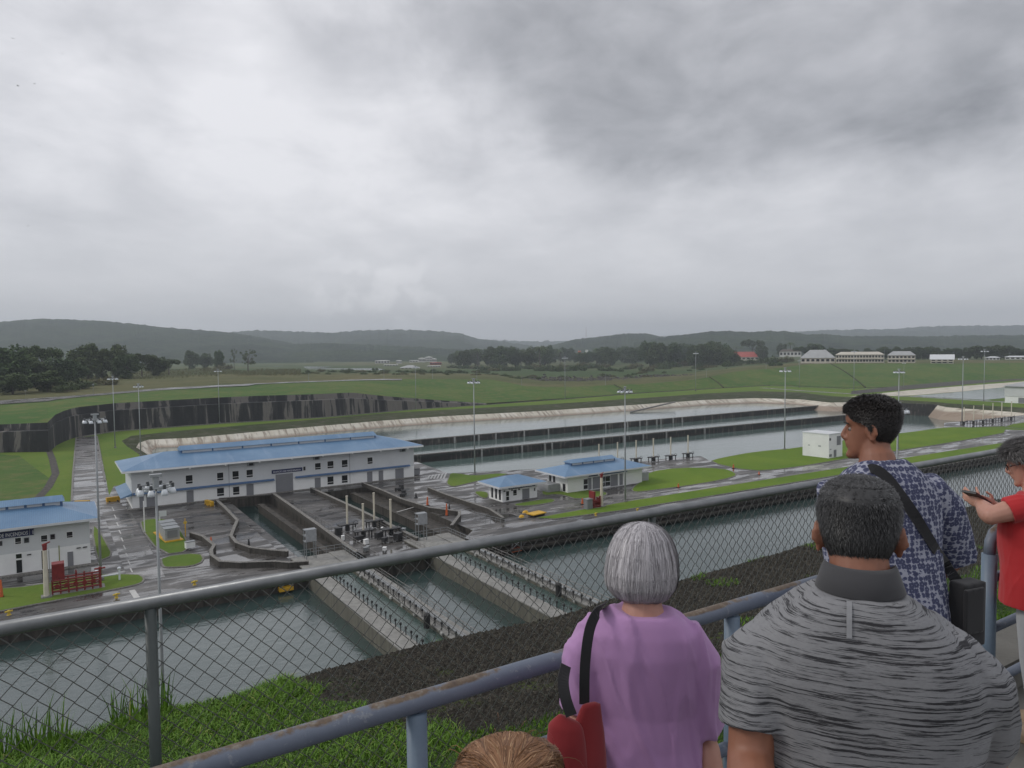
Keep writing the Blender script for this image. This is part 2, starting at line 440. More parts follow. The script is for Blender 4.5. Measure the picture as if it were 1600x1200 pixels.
simple('rail_steel', C(.20, .19, .18), .5, .3, 3, .4)
simple('box_grey', C(.33, .34, .35), .5, .15, 2)
simple('yellow_mark', C(.55, .40, .05), .7, .3, 3)
simple('pale_blue_paint', C(.25, .38, .55), .5, .1, 2)
simple('moss', C(.22, .24, .06), .9, .3, 3)
simple('tile_red', C(.34, .07, .055), .7, .2, .3)
simple('tin_grey', C(.36, .37, .37), .55, .15, .15)
simple('cream_wall', C(.52, .49, .42), .8, .1, .2)
simple('city_white', C(.62, .62, .60), .8, .15, .02)
simple('bark', C(.10, .085, .07), .95, .3, 1.5)
t = NT('window_glass'); t.col(C(.012, .014, .016)).rough(.12); MAT['window_glass'] = t.m
def roof_mat():
    t = NT('blue_roof'); w = t.wave(1.05, None, 0, 'X', 'SIN')
    n = t.noise(.12, 5, .6); s = t.noise(.6, 4, .6, t.map((1, .1, .1)))
    c = t.mix(t.mr(n, .35, .65), C(.10, .205, .345), C(.15, .265, .41))
    c = t.mix(t.mr(s, .55, .75, 0, .5), c, C(.26, .36, .5))
    c = t.mix(t.mr(w, .86, .98, 0, .35), c, C(.06, .11, .22))
    t.col(c).rough(.42).bump(w, .35, .05); MAT['blue_roof'] = t.m
roof_mat()
simple('blue_trim', C(.07, .14, .27), .45, .1, 1)
def leaf_mat(name, a, b):
    t = NT(name); oi = t.N.new('ShaderNodeObjectInfo'); geo = t.N.new('ShaderNodeNewGeometry')
    c = t.mix(geo.outputs['Random Per Island'], a, b)
    c = t.mix(t.math('MULTIPLY', oi.outputs['Random'], .5), c, C(.075, .085, .03))
    t.col(c).rough(.75).set(**{'Specular_IOR_Level': .2}); MAT[name] = t.m
leaf_mat('leaf_dark', C(.042, .078, .032), C(.10, .155, .055))
leaf_mat('leaf_mid', C(.045, .085, .028), C(.10, .14, .05))
leaf_mat('leaf_dry', C(.10, .11, .045), C(.17, .15, .07))
# ================================================================ SETTING
XY = lambda p: (p.x, p.y)
def P0(lst, z=0.0): return [XY(at(a, b, z)) for a, b in lst]
def noisy(p, s, a, seed=0):
    return a*noise.noise(Vector((p[0]*s+seed, p[1]*s, (p[2] if len(p) > 2 else 0)*s+seed)))

# toe of the rock wall / embankment (z 0), as surveyed sight points
TOE = [(-260, 722), (-150, 716), (0, 707), (78, 706), (90, 694), (118, 683), (180, 673), (343, 661), (500, 652), (650, 639), (760, 632),
       (900, 622), (1000, 614), (1100, 608), (1200, 602), (1325, 607), (1400, 605), (1600, 593), (1850, 580)]
WALLZ = [(-260, 9.5), (0, 10), (78, 10.5), (90, 12), (118, 12.5), (400, 12.8), (550, 12.2), (600, 9), (650, 6.2), (700, 3.6), (760, .5), (900, .15), (1850, .15)]
toe_pts = [at(a, b) for a, b in TOE]

# land at deck level: one sheet with the basin cut out, notches where the gates slide in
front = [(-400, 109), (34, 109), (34, 184), (57, 184.1), (57, 104)]
front = [(-400, 115), (34, 115), (34, 184), (45.6, 184), (45.6, 113), (56.4, 113), (56.4, 180), (70, 180), (70, 124), (66, 120), (66, 113), (420, 109), (1200, 100)]
edge_px = [(232, 724), (216, 709), (198, 697), (190, 689), (205, 681), (300, 671), (450, 659), (600, 646), (700, 640), (850, 632), (1000, 622), (1100, 615), (1180, 611), (1250, 613),
           (1300, 619), (1360, 622), (1410, 625), (1462, 628), (1480, 630), (1530, 633), (1600, 637), (1680, 645)]
crest_px = [(250, 724), (232, 711), (213, 699), (217, 692), (232, 687), (300, 684), (450, 670), (600, 657), (700, 650), (850, 642), (1000, 632), (1100, 625), (1180, 622), (1250, 624),
            (1297, 629), (1360, 628), (1410, 630.5), (1462, 632.5), (1480, 636.5), (1530, 640), (1600, 645), (1680, 653)]
edge_w = P0(edge_px); crest_w = [at(a, b, -1.2) for a, b in crest_px]
shore = [(390, 150), (352, 150), (348, 161.4), (326, 161.4), (296, 160.4), (255, 160), (222, 158.6), (173, 155.6), (156, 168.5), (124, 176.5), (97, 186), (99, 211), (90, 224), (38, 224), (30, 240)]
hole = list(edge_w) + [(420, 150)] + shore
outer = front + [(1200, 300)] + [XY(p) for p in reversed(toe_pts)] + [(-400, 300)]
m = MB().sheet([outer, hole], 0.0)
struct(m.build('lawn_ground', MAT['lawn']))
m = MB().skirt([p for p in front], -12, 0)
struct(m.build('quay_wall', MAT['quay_concrete']))
m = MB().skirt(hole[len(edge_w):]+[hole[0]], -12, 0)
struct(m.build('basin_shore_wall', MAT['quay_concrete']))
# lowest sheet: reaches the horizon
m = MB(); R_ = 9000
vs = []; 
for i in range(-18, 19):
    for j in range(-18, 19): vs.append((i*R_/18, j*R_/18, -14))
m.add(vs, [(a*37+b, a*37+b+1, (a+1)*37+b+1, (a+1)*37+b) for a in range(36) for b in range(36)])
struct(m.build('ground', MAT['far_plain']))

# far side terrain: lofted from toe to the horizon
xs = [-260+i*12 for i in range(int((1850+260)/12)+1)]
toeR = [at(x, y) for x, (y,) in zip(xs, resample(TOE, xs))]
topZ = [z for (z,) in resample(WALLZ, xs)]
def shift(p, d, z):   # move outward (away from camera) d metres, set height
    h = Vector((p.x, p.y, 0)).normalized(); return Vector((p.x+h.x*d, p.y+h.y*d, z))
r0 = [Vector((p.x, p.y, -.3)) for p in toeR]
r1 = [shift(p, .8, z*.74) for p, z in zip(toeR, topZ)]
r2 = [shift(p, 3.2, z*.76) for p, z in zip(toeR, topZ)]
r3 = [shift(p, 3.9, z) for p, z in zip(toeR, topZ)]
def cut(row, x0, x1): return [p for p, x in zip(row, xs) if x0 <= x <= x1]
rr = [cut(r, -260, 770) for r in (r0, r1, r2, r3)]
sub = []
for a, b in zip(rr, rr[1:]): sub += mixrows(a, b, 4)
sub.append(rr[-1])
struct_wall = tag(loft(sub).build('retaining_wall', MAT['stained_wall']), 'long dark stained retaining wall curving behind the grass on the far left', 'wall')

# embankment crest and the land behind: (px, py, z)
CREST = [(-260, 650, 11), (-150, 640, 11.5), (0, 626, 12.5), (125, 618, 13.4), (250, 607, 13.6), (343, 602, 13.6), (450, 597, 13), (560, 593, 12), (600, 592, 11), (660, 592, 10), (740, 593, 8.5),
         (765, 593, 8), (790, 597, 7), (820, 603, 5.6), (850, 604.5, 5), (900, 604, 4.5), (1000, 600, 4.6), (1080, 594, 6), (1110, 589, 8), (1140, 582, 10), (1170, 578, 11.5), (1210, 576, 12.3),
         (1240, 572, 13.2), (1260, 569, 14), (1300, 568.5, 14.2), (1450, 568, 14.3), (1600, 567, 14.2), (1850, 563, 14)]
crest = [at(x, y, z) for x, (y, z) in zip(xs, resample(CREST, xs))]
L2 = [(-260, 612, 14.5), (0, 598, 14.5), (200, 588, 14.6), (343, 585, 13.5), (560, 583, 9), (740, 584, 4.2), (850, 590, 2.5), (1000, 588, 2.4), (1080, 583, 3), (1160, 573, 7.5), (1240, 567, 12.5), (1300, 563.5, 14), (1600, 562.5, 14), (1850, 560, 14)]
l2 = [at(x, y, z) for x, (y, z) in zip(xs, resample(L2, xs))]
L3 = [(-260, 580, 8), (0, 575, 8), (343, 573.5, 5), (560, 577.5, 1.2), (740, 572, .5), (1000, 570, 1), (1160, 565, 4), (1240, 561, 9), (1600, 557, 10), (1850, 555, 10)]
l3 = [at(x, y, z) for x, (y, z) in zip(xs, resample(L3, xs))]
L4 = [(-260, 566, -1), (560, 560, -2), (1000, 556, -2), (1850, 550, -2)]
l4 = [at(x, y, z) for x, (y, z) in zip(xs, resample(L4, xs))]
l5 = [Vector((p.x, p.y, 0)).normalized()*8400+Vector((0, 0, -6)) for p in l4]
rowsA = mixrows(r3, crest, 10)+[crest]
for j, row in enumerate(rowsA[1:-1]):
    for p in row: p.z += noisy(p, .03, 1.0)*min(1, topZ[0]/9)*.35
struct(loft(rowsA).build('embankment', MAT['embankment_grass']))
rowsB = mixrows(crest, l2, 6)+mixrows(l2, l3, 10)+mixrows(l3, l4, 10)+mixrows(l4, l5, 8)+[l5]
for j, row in enumerate(rowsB[1:-8]):
    for p in row: p.z += noisy(p, .012, 1.1)+noisy(p, .05, .35, 3)
struct(loft(rowsB[:7]).build('scrub_land', MAT['scrub']))
struct(loft(rowsB[6:]).build('far_plain', MAT['far_plain']))
def ribbon(pts, w, z, name, mat, zoff=.03):
    pts = [Vector((p[0], p[1], 0)) for p in pts]; a = []; b = []
    for i, p in enumerate(pts):
        t = (pts[min(i+1, len(pts)-1)]-pts[max(i-1, 0)]).normalized(); n_ = Vector((-t.y, t.x, 0))
        zz = z(p) if callable(z) else z
        a.append((p.x-n_.x*w/2, p.y-n_.y*w/2, zz+zoff)); b.append((p.x+n_.x*w/2, p.y+n_.y*w/2, zz+zoff))
    return struct(loft([a, b]).build(name, MAT[mat]))
# paths
tp = [shift(p, -2.6, 0) for p, x in zip(toeR, xs) if 112 < x < 1215]
ribbon([XY(p) for p in tp], 2.4, 0, 'path', 'path')
tp2 = [shift(p, -4.2, 0) for p, x in zip(toeR, xs) if 112 < x < 1215]
m = MB()
for a, b in zip(tp2, tp2[1:]):
    d = (b-a).normalized(); m.obox((a+b)/2+V(0, 0, .2), d, V(-d.y, d.x, 0), V(0, 0, 1), (b-a).length/2, .22, .22)
struct(m.build('path_kerb', MAT['kerb']))
ribbon(P0([(1190, 606), (1260, 611), (1325, 615), (1450, 621), (1600, 630), (1750, 641)]), 7, 0, 'service_road', 'road')
ribbon([XY(shift(p, -4, 0)) for p, x in zip(toeR, xs) if 1190 < x < 1700], 3, 0, 'embankment_path', 'path')
# upper road on the left plateau (follows the terrain)
def on_rows(px, t): # point between wall top and crest
    i = min(len(xs)-1, max(0, int((px+260)/12))); return r3[i].lerp(crest[i], t)
a = []; b = []
for px in range(-200, 640, 12):
    q0 = on_rows(px, .97); q1 = on_rows(px, .70); a.append(q0+V(0, 0, .35)); b.append(q1.lerp(q0, .3 if px < 400 else .65)+V(0, 0, .35))
struct(loft([b, a]).build('upper_road', MAT['path']))

# drainage furrows down the green slope
def emb(px, t): u_ = (px+260)/12; i = int(u_); return rowsA[min(10, int(round(t*10)))][i].lerp(rowsA[min(10, int(round(t*10)))][i+1], u_-i)+V(0, 0, .1)
for (p0, p1) in ((1130, 1108), (1352, 1298), (985, 960)):
    m = MB(); pts = [emb(p0+(p1-p0)*k/10, k/10) for k in range(11)]; m.tube(pts, .7, 5); struct(m.build('drain_furrow', MAT['rough_bank']))
# basin: rocky bank, membrane, water levels, division walls
edge3 = [Vector((p[0], p[1], 0)) for p in edge_w]
def dens(row, k=6):
    o = []
    for p, q in zip(row, row[1:]):
        for t_ in range(k): o.append(p.lerp(q, t_/k))
    return o+[row[-1]]
eA = dens(edge3); cA = dens(crest_w)
bank = mixrows(eA, cA, 5)+[cA]
for row in bank[1:-1]:
    for p in row: p.z += noisy(p, .25, .9); 
struct(loft(bank).build('rock_bank', MAT['rough_bank']))
cen = V(250, 215, 0)
base = []
for i, p in enumerate(cA):
    j0, j1 = max(i-4, 0), min(i+4, len(cA)-1); t_ = (cA[j1]-cA[j0]); n_ = Vector((t_.y, -t_.x, 0)).normalized()
    if n_.dot(cen-p) < 0: n_ = -n_
    pxc = crest_px[min(len(crest_px)-1, i//6)][0]; base.append(p+n_*(3 if 1290 < pxc < 1470 else 11 if pxc >= 1470 else 17)+V(0, 0, -9.8))
iL = [q[0] for q in crest_px].index(1297)*6+6; iR = [q[0] for q in crest_px].index(1480)*6-5
def liner_part(cc):
    base = []
    for i, p in enumerate(cc):
        j0, j1 = max(i-4, 0), min(i+4, len(cc)-1); t_ = (cc[j1]-cc[j0]); n_ = Vector((t_.y, -t_.x, 0)).normalized()
        if n_.dot(cen-p) < 0: n_ = -n_
        base.append(p+n_*(17 if cc is cA_left else 7)+V(0, 0, -9.8))
    return base
cA_left = cA[:iL]; cA_right = cA[iR:]
wl_ = cA[iL-4:iR+2]
bw = MB(); n4 = len(wl_); bw.add([(p.x, p.y, -13) for p in wl_]+[(p.x, p.y, -1.0) for p in wl_]+[(p.x*1.006, p.y*1.006, -1.0) for p in wl_], [(i, i+1, n4+i+1, n4+i) for i in range(n4-1)]+[(n4+i, n4+i+1, 2*n4+i+1, 2*n4+i) for i in range(n4-1)])
tag(bw.build('end_wall', MAT['basin_wall']), 'dark vertical end wall of the middle basin beside the curly-haired man', 'wall')
baseR = liner_part(cA_right)
rowsR = mixrows(cA_right, baseR, 8)+[baseR]
struct(loft(rowsR).build('basin_membrane', MAT['liner'], smooth=True))
base = liner_part(cA_left); cA_full = cA; cA = cA_left
lin_rows = mixrows(cA, base, 8)+[base]
for row in lin_rows[1:-1]:
    for i, p in enumerate(row): p.z += .18*sin(i*1.7)+noisy(p, .2, .3)
for i, p in enumerate(lin_rows[0]): pass
struct(loft(lin_rows).build('basin_membrane', MAT['liner'], smooth=True))
far_y, w2y, w1y = 395, 288.5, 258.5
def wsheet(pts, z, name, mat): return struct(MB().sheet([pts], z).build(name, MAT[mat]))
wsheet([(0, w2y+.5), (445, w2y+2.5), (620, w2y+8), (620, far_y), (0, far_y)], -4.2, 'upper_basin_water', 'basin_water')
wsheet([(30, w1y+.5), (510, w1y-7.5), (510, w2y+2.5), (445, w2y+2), (30, w2y)], -6.3, 'middle_basin_water', 'basin_water')
wsheet([(30, 150), (530, 150), (530, w1y-8), (510, w1y-8), (30, w1y)], -8.3, 'lower_basin_water', 'basin_water')
def div_wall(name, x0, y0, x1, y1, ztop, zbot, pil, label):
    root = empty(name, (x0, y0, ztop), atan2(y1-y0, x1-x0), label, 'wall')
    Lw = sqrt((x1-x0)**2+(y1-y0)**2)
    MB().box(0, 0, zbot-ztop, Lw, .9, -.003).build('wall_body', MAT['basin_wall'], root)
    MB().box(0, -.12, -.25, Lw, 1.0, .12).build('coping', MAT['kerb'], root)
    for q in pil:
        MB().box(q-.35, -.55, zbot-ztop, q+.35, -.003, -.1).build('pilaster', MAT['pilaster'], root)
    return root
div_wall('basin_wall', 95, 258.8, 508, 251.0, -5.3, -13, [(at(x, 690, -5.3).x-95)*1.0+o for x, o in ((700, 0), (786, 0), (838, 0), (855, 0), (925, 0), (984, 0), (1038, 0), (1094, 0), (1163, 0), (1286, 0))], 'nearer dark basin wall with pale pilasters between the lower and middle water')
div_wall('basin_wall', 95, 288.5, 446, 291.5, -3.5, -8, [(at(x, 668, -3.5).x-95) for x in (640, 689, 725, 788, 845, 928, 993, 1055, 1092, 1113, 1144, 1157, 1197, 1227)], 'farther dark basin wall with pale pilasters below the curved pale membrane')
MB()
tag(MB().box(440, 252, -13, 441, 291, -3.0).box(439.8, 251.8, -3.2, 441.3, 291.2, -2.8).build('cross_wall', MAT['basin_wall']), 'short dark cross wall closing the upper basin at its right end', 'wall')

# far lock basin on the right
fb = P0([(1330, 620), (1420, 611), (1500, 605), (1600, 597), (1750, 588), (1800, 604), (1700, 628), (1590, 627), (1470, 621)])
def poly_sheet(pts, z, name, mat): return struct(MB().sheet([pts], z).build(name, MAT[mat]))
poly_sheet(P0([(1325, 620), (1420, 610), (1500, 603.5), (1600, 596), (1740, 588), (1740, 598), (1600, 602), (1500, 612), (1425, 618)]), .06, 'far_basin_membrane', 'liner')
poly_sheet(P0([(1425, 619), (1500, 612.5), (1585, 603.5), (1740, 597), (1740, 612), (1600, 619), (1540, 625), (1480, 622)]), .12, 'far_basin_water', 'basin_water')
ra = [at(x, y, .1) for x, y in ((1330, 616), (1400, 610), (1470, 604), (1550, 597), (1600, 593.5))]
rb = [at(x, y, .1)+V(0, 0, 1.4) for x, y in ((1330, 614), (1400, 606), (1470, 600), (1550, 593.5), (1600, 590.5))]
struct(loft(mixrows(ra, rb, 2)+[rb]).build('far_rock_bank', MAT['rock_slope']))

# chamber water
struct(MB().sheet([[(-400, 40), (1200, 40), (1200, 150), (66, 130), (66, 190), (30, 190), (30, 118), (-400, 118)]], -2.2).build('chamber_water', MAT['chamber_water']))
wsheet([(34, 124.2), (41, 124.2), (41, 184), (34, 184)], -2.12, 'recess_water', 'recess_water')
wsheet([(57, 124.2), (64, 124.2), (64, 184), (57, 184)], -2.11, 'recess_pool', 'recess_water')

# pavement laid over the lawn sheet
pave = front[:-1][:] + [(700, 94), (700, 131)] + P0([(1600, 672), (1480, 670)]) + [(352, 150), (348, 161), (326, 161), (296, 160.2), (255, 159.8), (222, 158.4), (200, 158), (173, 155.4), (156, 168.3), (124, 176.3), (97, 185.8), (98.9, 211), (90, 223.8), (14, 222), (12, 208), (17.4, 362), (9.2, 356), (3.8, 203.6), (2, 174), (-400, 172)]
pave = [p for p in pave if not (p[0] == 1200)]
struct(MB().sheet([pave], 0.02).build('pavement', MAT['pavement']))
struct(MB().sheet([P0([(119, 684), (151, 681), (166, 770), (205, 800), (260, 905), (200, 905), (160, 800), (114, 786)])], .028).build('road', MAT['road']))
struct(MB().sheet([[(84, 127.5), (420, 122), (420, 133), (215, 134), (84, 135)]], .028).build('lock_road', MAT['road']))

# lawns with kerbs laid on the pavement
def island(pts, name='grass_island', mat='lawn', it=1, kerb=True, h=.14, w=.3):
    p = smooth_poly(pts, it)
    if kerb: struct(MB().prism([tuple(q) for q in p], 0, h, False).build('kerb', MAT['kerb']))
    c = sum(p, Vector((0, 0)))/len(p); n = len(p); ins = []
    area = sum(p[i].x*p[(i+1) % n].y-p[(i+1) % n].x*p[i].y for i in range(n)); sg = 1 if area > 0 else -1
    for i in range(n):
        t_ = (p[(i+1) % n]-p[i-1]).normalized(); ins.append(p[i]+Vector((-t_.y, t_.x))*w*sg)
    struct(MB().sheet([[tuple(q) for q in ins]], h+.02).build(name, MAT[mat]))
island(P0([(-60, 925), (70, 915), (115, 900), (215, 897), (228, 904), (222, 913), (180, 922), (90, 939), (-60, 968)]))
island(P0([(214, 819), (232, 811), (262, 812), (276, 819), (292, 842), (298, 862), (250, 868)]))
island(P0([(250, 871), (314, 864), (321, 877), (300, 886), (262, 888), (252, 886)]))
island(P0([(142, 824), (153, 823), (168, 850), (178, 868), (160, 876), (150, 876)]))
island(P0([(702, 740), (716, 740), (740, 744), (776, 740), (800, 741), (752, 751), (728, 757), (706, 762), (696, 756), (700, 748)]))
island(P0([(738, 769), (756, 768), (764, 771), (764, 779), (752, 779)]))
island(P0([(800, 789), (820, 785), (860, 779), (872, 784), (840, 790), (812, 792)]))
island(P0([(846, 775), (872, 773), (886, 776), (900, 781), (940, 777), (952, 772), (940, 768), (870, 762), (846, 765)]))
island(P0([(985, 764), (1008, 748), (1012, 738), (1060, 731), (1130, 732), (1152, 740), (1148, 746), (1100, 756), (1020, 767), (990, 770)]), mat='lawn_bright')
island(P0([(1106, 722), (1125, 716), (1180, 706), (1250, 700), (1330, 686), (1420, 676), (1475, 668), (1520, 668), (1590, 673), (1500, 690), (1330, 716), (1230, 733), (1170, 737)]), mat='lawn_bright', it=1)
island(P0([(1560, 666), (1640, 655), (1700, 662), (1650, 672), (1600, 671)]), mat='lawn')
island([(85, 127), (90, 120.5), (150, 119), (420, 114), (420, 121), (200, 125.5)], mat='lawn_bright')
# painted road markings, puddles
mk = MB()
def mark(p, q, w=.25):
    a = at(*p, .036); b = at(*q, .036); d = (b-a).normalized(); n_ = V(-d.y, d.x, 0)*w/2
    mk.add([a-n_, b-n_, b+n_, a+n_], [(0, 1, 2, 3)])
for i in range(9):
    y0 = 792+i*12; mark((175+i*3.6, y0), (178+i*3.6, y0+6), .2)
for p, q, w in (((206, 922), (214, 934), .8), ((40, 914), (70, 911), .2), ((84, 918), (96, 917), .3), ((118, 779), (150, 776), .5), ((1190, 735), (1250, 727), .25),
                ((860, 795), (880, 792), .3), ((340, 882), (470, 878), .15), ((620, 800), (655, 790), .3), ((716, 744), (698, 742), .3), ((1010, 772), (1060, 764), .3), ((1060, 770), (1120, 760), .3)): mark(p, q, w)
for i in range(6): mark((672+i*5, 742-i*.6), (668+i*5, 748), .5)
struct(mk.build('road_markings', MAT['paint_white_line']))
# kerb stones of the left road
kb = MB()
for line in (((119, 684), (114, 740), (112, 785)), ((152, 682), (158, 720), (164, 752))):
    for (a_, b_) in zip(line, line[1:]):
        a = at(*a_, 0); b = at(*b_, 0); d = (b-a).normalized(); kb.obox((a+b)/2+V(0, 0, .1), d, V(-d.y, d.x, 0), V(0, 0, 1), (a-b).length/2, .22, .16)
struct(kb.build('road_kerb', MAT['kerb']))
# drainage channel and dry patch on the left lawn
ribbon(P0([(75, 700), (82, 718), (87, 740), (75, 762), (60, 778)]), 2.0, 0, 'drain_channel', 'quay_concrete', .04)
poly_sheet(P0([(-150, 700), (30, 712), (60, 735), (84, 752), (60, 776), (0, 800), (-150, 830)]), .03, 'dry_grass', 'embankment_grass')

# parapets on the lock deck
def wallpath(pts, h, w, name, label, mat='parapet', z=0.02, cat='wall', px=True):
    pts = [at(a, b, 0) if px else Vector((a, b, 0)) for a, b in pts]; m = MB()
    for i, (a, b) in enumerate(zip(pts, pts[1:])):
        d = (b-a).normalized(); n_ = V(-d.y, d.x, 0)
        e = w/2
        m.obox((a+b)/2+V(0, 0, z+h/2+.002*(i % 2)), d, n_, V(0, 0, 1), (b-a).length/2+e, w/2, h/2)
    o = m.build(name, MAT[mat]); m = MB()
    for i, (a, b) in enumerate(zip(pts, pts[1:])):
        d = (b-a).normalized(); n_ = V(-d.y, d.x, 0); m.obox((a+b)/2+V(0, 0, z+h+.05+.003*(i % 2)), d, n_, V(0, 0, 1), (b-a).length/2+w/2+.05, w/2+.06, .045)
    m.build('coping', MAT['kerb'], o); return tag(o, label, cat)
wallpath([(338, 787), (352, 800), (371, 820), (366, 832), (361, 845), (370, 856), (392, 864), (425, 868), (448, 870)], .95, .5, 'parapet_wall', 'winding low stained parapet beside the left gate recess')
wallpath([(299, 840), (318, 846), (335, 860), (330, 868), (331, 876), (345, 886), (375, 888), (428, 886), (452, 888), (480, 886)], .95, .5, 'parapet_wall', 'winding low stained parapet curving past the grass oval with grey boxes')
wallpath([(427, 777), (490, 822), (556, 871)], 1.0, .6, 'parapet_wall', 'straight stained parapet on the right side of the left gate recess')
wallpath([(487, 768), (560, 802), (652, 848)], .9, .6, 'parapet_wall', 'straight stained parapet on the left side of the right gate recess')
wallpath([(567, 760), (600, 773), (628, 786), (650, 793), (672, 800), (718, 806), (718, 812), (706, 828)], .95, .5, 'parapet_wall', 'bent low parapet beside the right gate recess and the orange post')
wallpath([(670, 768), (700, 780), (765, 802), (786, 816)], .95, .5, 'parapet_wall', 'straight parapet between the wet road and the small white hut')
wallpath([(344, 781), (420, 775), (430, 774)], .35, .4, 'parapet_wall', 'short kerb wall at the head of the left gate recess')
# inner recess ledges
for (x0, x1, zt, lab) in ((41, 42, -.4, 'long concrete ledge wall inside the left gate recess'), (64, 65, -.4, 'long concrete ledge wall inside the right gate recess')):
    tag(MB().box(x0, 126, -8, x1, 176, zt).box(x0-.1, 126, zt+.003, x1+.1, 176, zt+.2).build('ledge_wall', MAT['quay_concrete']), lab, 'wall')
struct(MB().box(42.01, 125, -8, 45.59, 183.9, -1.9).build('recess_floor', MAT['quay_concrete']))
struct(MB().box(65.01, 121, -8, 69.99, 179.9, -1.2).build('recess_floor', MAT['quay_concrete']))
MBx = MB().box(34.01, 126, -8, 36.2, 183.9, -.5)
struct(MBx.build('recess_ledge', MAT['pavement']))
struct(MB().box(57.01, 126, -8, 58.6, 179.9, -.5).build('recess_ledge', MAT['pavement']))

# near bank of the lock below the hill
struct(MB().box(-300, 40, -10, 600, 57, 0).build('near_quay', MAT['quay_concrete']))

# ---------------------------------------------------------------- rolling gates
def rail_line(m, a, b, h=1.1, step=2.2, r=.035, mid=True):
    a = Vector(a); b = Vector(b); n = max(1, int((b-a).length/step))
    for i in range(n+1):
        p = a.lerp(b, i/n); m.tube([p, p+V(0, 0, h)], r, 5)
    m.tube([a+V(0, 0, h), b+V(0, 0, h)], r, 5)
    if mid: m.tube([a+V(0, 0, h*.55), b+V(0, 0, h*.55)], r*.8, 5)
def gate(X0, w, label):
    root = empty('lock_gate', (X0, 57, 0), 0, label, 'lock gate', 'rolling gates of the lock')
    Ln = 67.0
    MB().box(0, 0, -8, 2.4, Ln, .25).build('side_wall', MAT['gate_side'], root)
    MB().box(-.15, 0, .253, 2.5, Ln, .42).build('walkway_slab', MAT['gate_concrete'], root)
    MB().box(w-2.6, 0, -8, w, Ln, .25).build('side_wall', MAT['gate_side'], root)
    MB().box(w-2.7, 0, .253, w+.1, Ln, .42).build('walkway_slab', MAT['gate_concrete'], root)
    MB().box(2.41, .2, -6, w-2.61, Ln-.2, -.25).build('flooded_top', MAT['trough_water'], root)
    MB().box(2.41, Ln-11, -.2, w-2.71, Ln-.1, .3).build('end_slab', MAT['gate_concrete'], root)
    for xx, s in ((2.3, 1.6), (w-2.5, 1.9)):
        m = MB(); 
        y = 1.0
        while y < Ln-12:
            m.tube([(xx, y, .4), (xx, y, 1.5)], .07, 5); m.box(xx-.12, y-.12, 1.2, xx+.12, y+.12, 1.5); y += s
        m.tube([(xx, 1, .95), (xx, Ln-12, .95)], .025, 4); m.build('stanchion_railing', MAT['dark_steel'], root)
    m = MB(); rail_line(m, (w-.2, 0, .4), (w-.2, Ln-12, .4), 1.1, 2.0, .045); rail_line(m, (w-2.2, 0, .4), (w-2.2, Ln-12, .4), 1.1, 2.0, .045)
    m.build('handrail', MAT['rail_steel'], root)
    m = MB(); rail_line(m, (.3, Ln-.3, .4), (w-.3, Ln-.3, .4), 1.2, 1.3, .04); rail_line(m, (w-.3, Ln-.3, .4), (w-.3, Ln-11, .4), 1.2, 1.6, .04)
    m.build('end_railing', MAT['galvanised'], root)
    m = MB(); m.tube([(w-1.6, 0, .75), (w-1.6, Ln-10, .75)], .16, 6); m.tube([(w-1.1, 0, .65), (w-1.1, Ln-10, .65)], .12, 6)
    m.build('pipe', MAT['galvanised'], root)
    for y in range(3, 52, 4):
        MB().box(w-2.95, y, .1, w-2.72, y+.5, .4).build('light_box', MAT['pilaster'], root)
    # raised control frame near the far end
    m = MB()
    for a, b in ((w*.2, Ln-1.2), (w*.38, Ln-1.2), (w*.2, Ln-2.4), (w*.38, Ln-2.4)): m.tube([(a, b, .4), (a, b, 5.5)], .09, 5)
    for z in (3.4, 4.4, 5.4): m.box(w*.18, Ln-2.5, z, w*.40, Ln-1.1, z+.1)
    m.build('control_frame', MAT['galvanised'], root)
    MB().box(w*.19, Ln-2.65, 3.5, w*.39, Ln-2.55, 5.4).build('frame_panel', MAT['box_grey'], root)
    # dark float valve on the walkway
    MB().tube([(w*.62, 26, .3), (w*.62, 26, 1.8)], .45, 8).ell((w*.62, 26, 1.9), (.5, .5, .35), 8, 5).build('valve', MAT['black_rubber'], root)
    return root
gate(34.2, 9.2, 'left rolling lock gate with flooded top, pipes and railings, spanning the chamber')
gate(55.2, 9.2, 'right rolling lock gate with flooded top, pipes and railings, nearer the centre of the picture')

# orange fender frames hanging on the quay
for X, lab in ((30.5, 'orange fender frame hanging on the quay left of the left gate'), (72.5, 'orange fender frame hanging on the quay right of the right gate')):
    root = empty('fender_frame', (X, 114.9 if X < 50 else 112.8, -1.3), 0, lab, 'fender')
    MB().box(-1.1, -1.0, -.5, 1.1, -.05, .1).build('fender_body', MAT['orange_paint'] if X > 50 else MAT['yellow_paint'], root)
    m = MB()
    for q in (-1, 1): m.tube([(q, -.9, .1), (q, -.9, 1.6)], .07, 5)
    m.tube([(-1, -.9, .1), (1, -.9, 1.6)], .06, 5); m.tube([(1, -.9, .1), (-1, -.9, 1.6)], .06, 5); m.tube([(-1, -.9, 1.6), (1, -.9, 1.6)], .07, 5)
    m.build('brace', MAT['galvanised'], root)
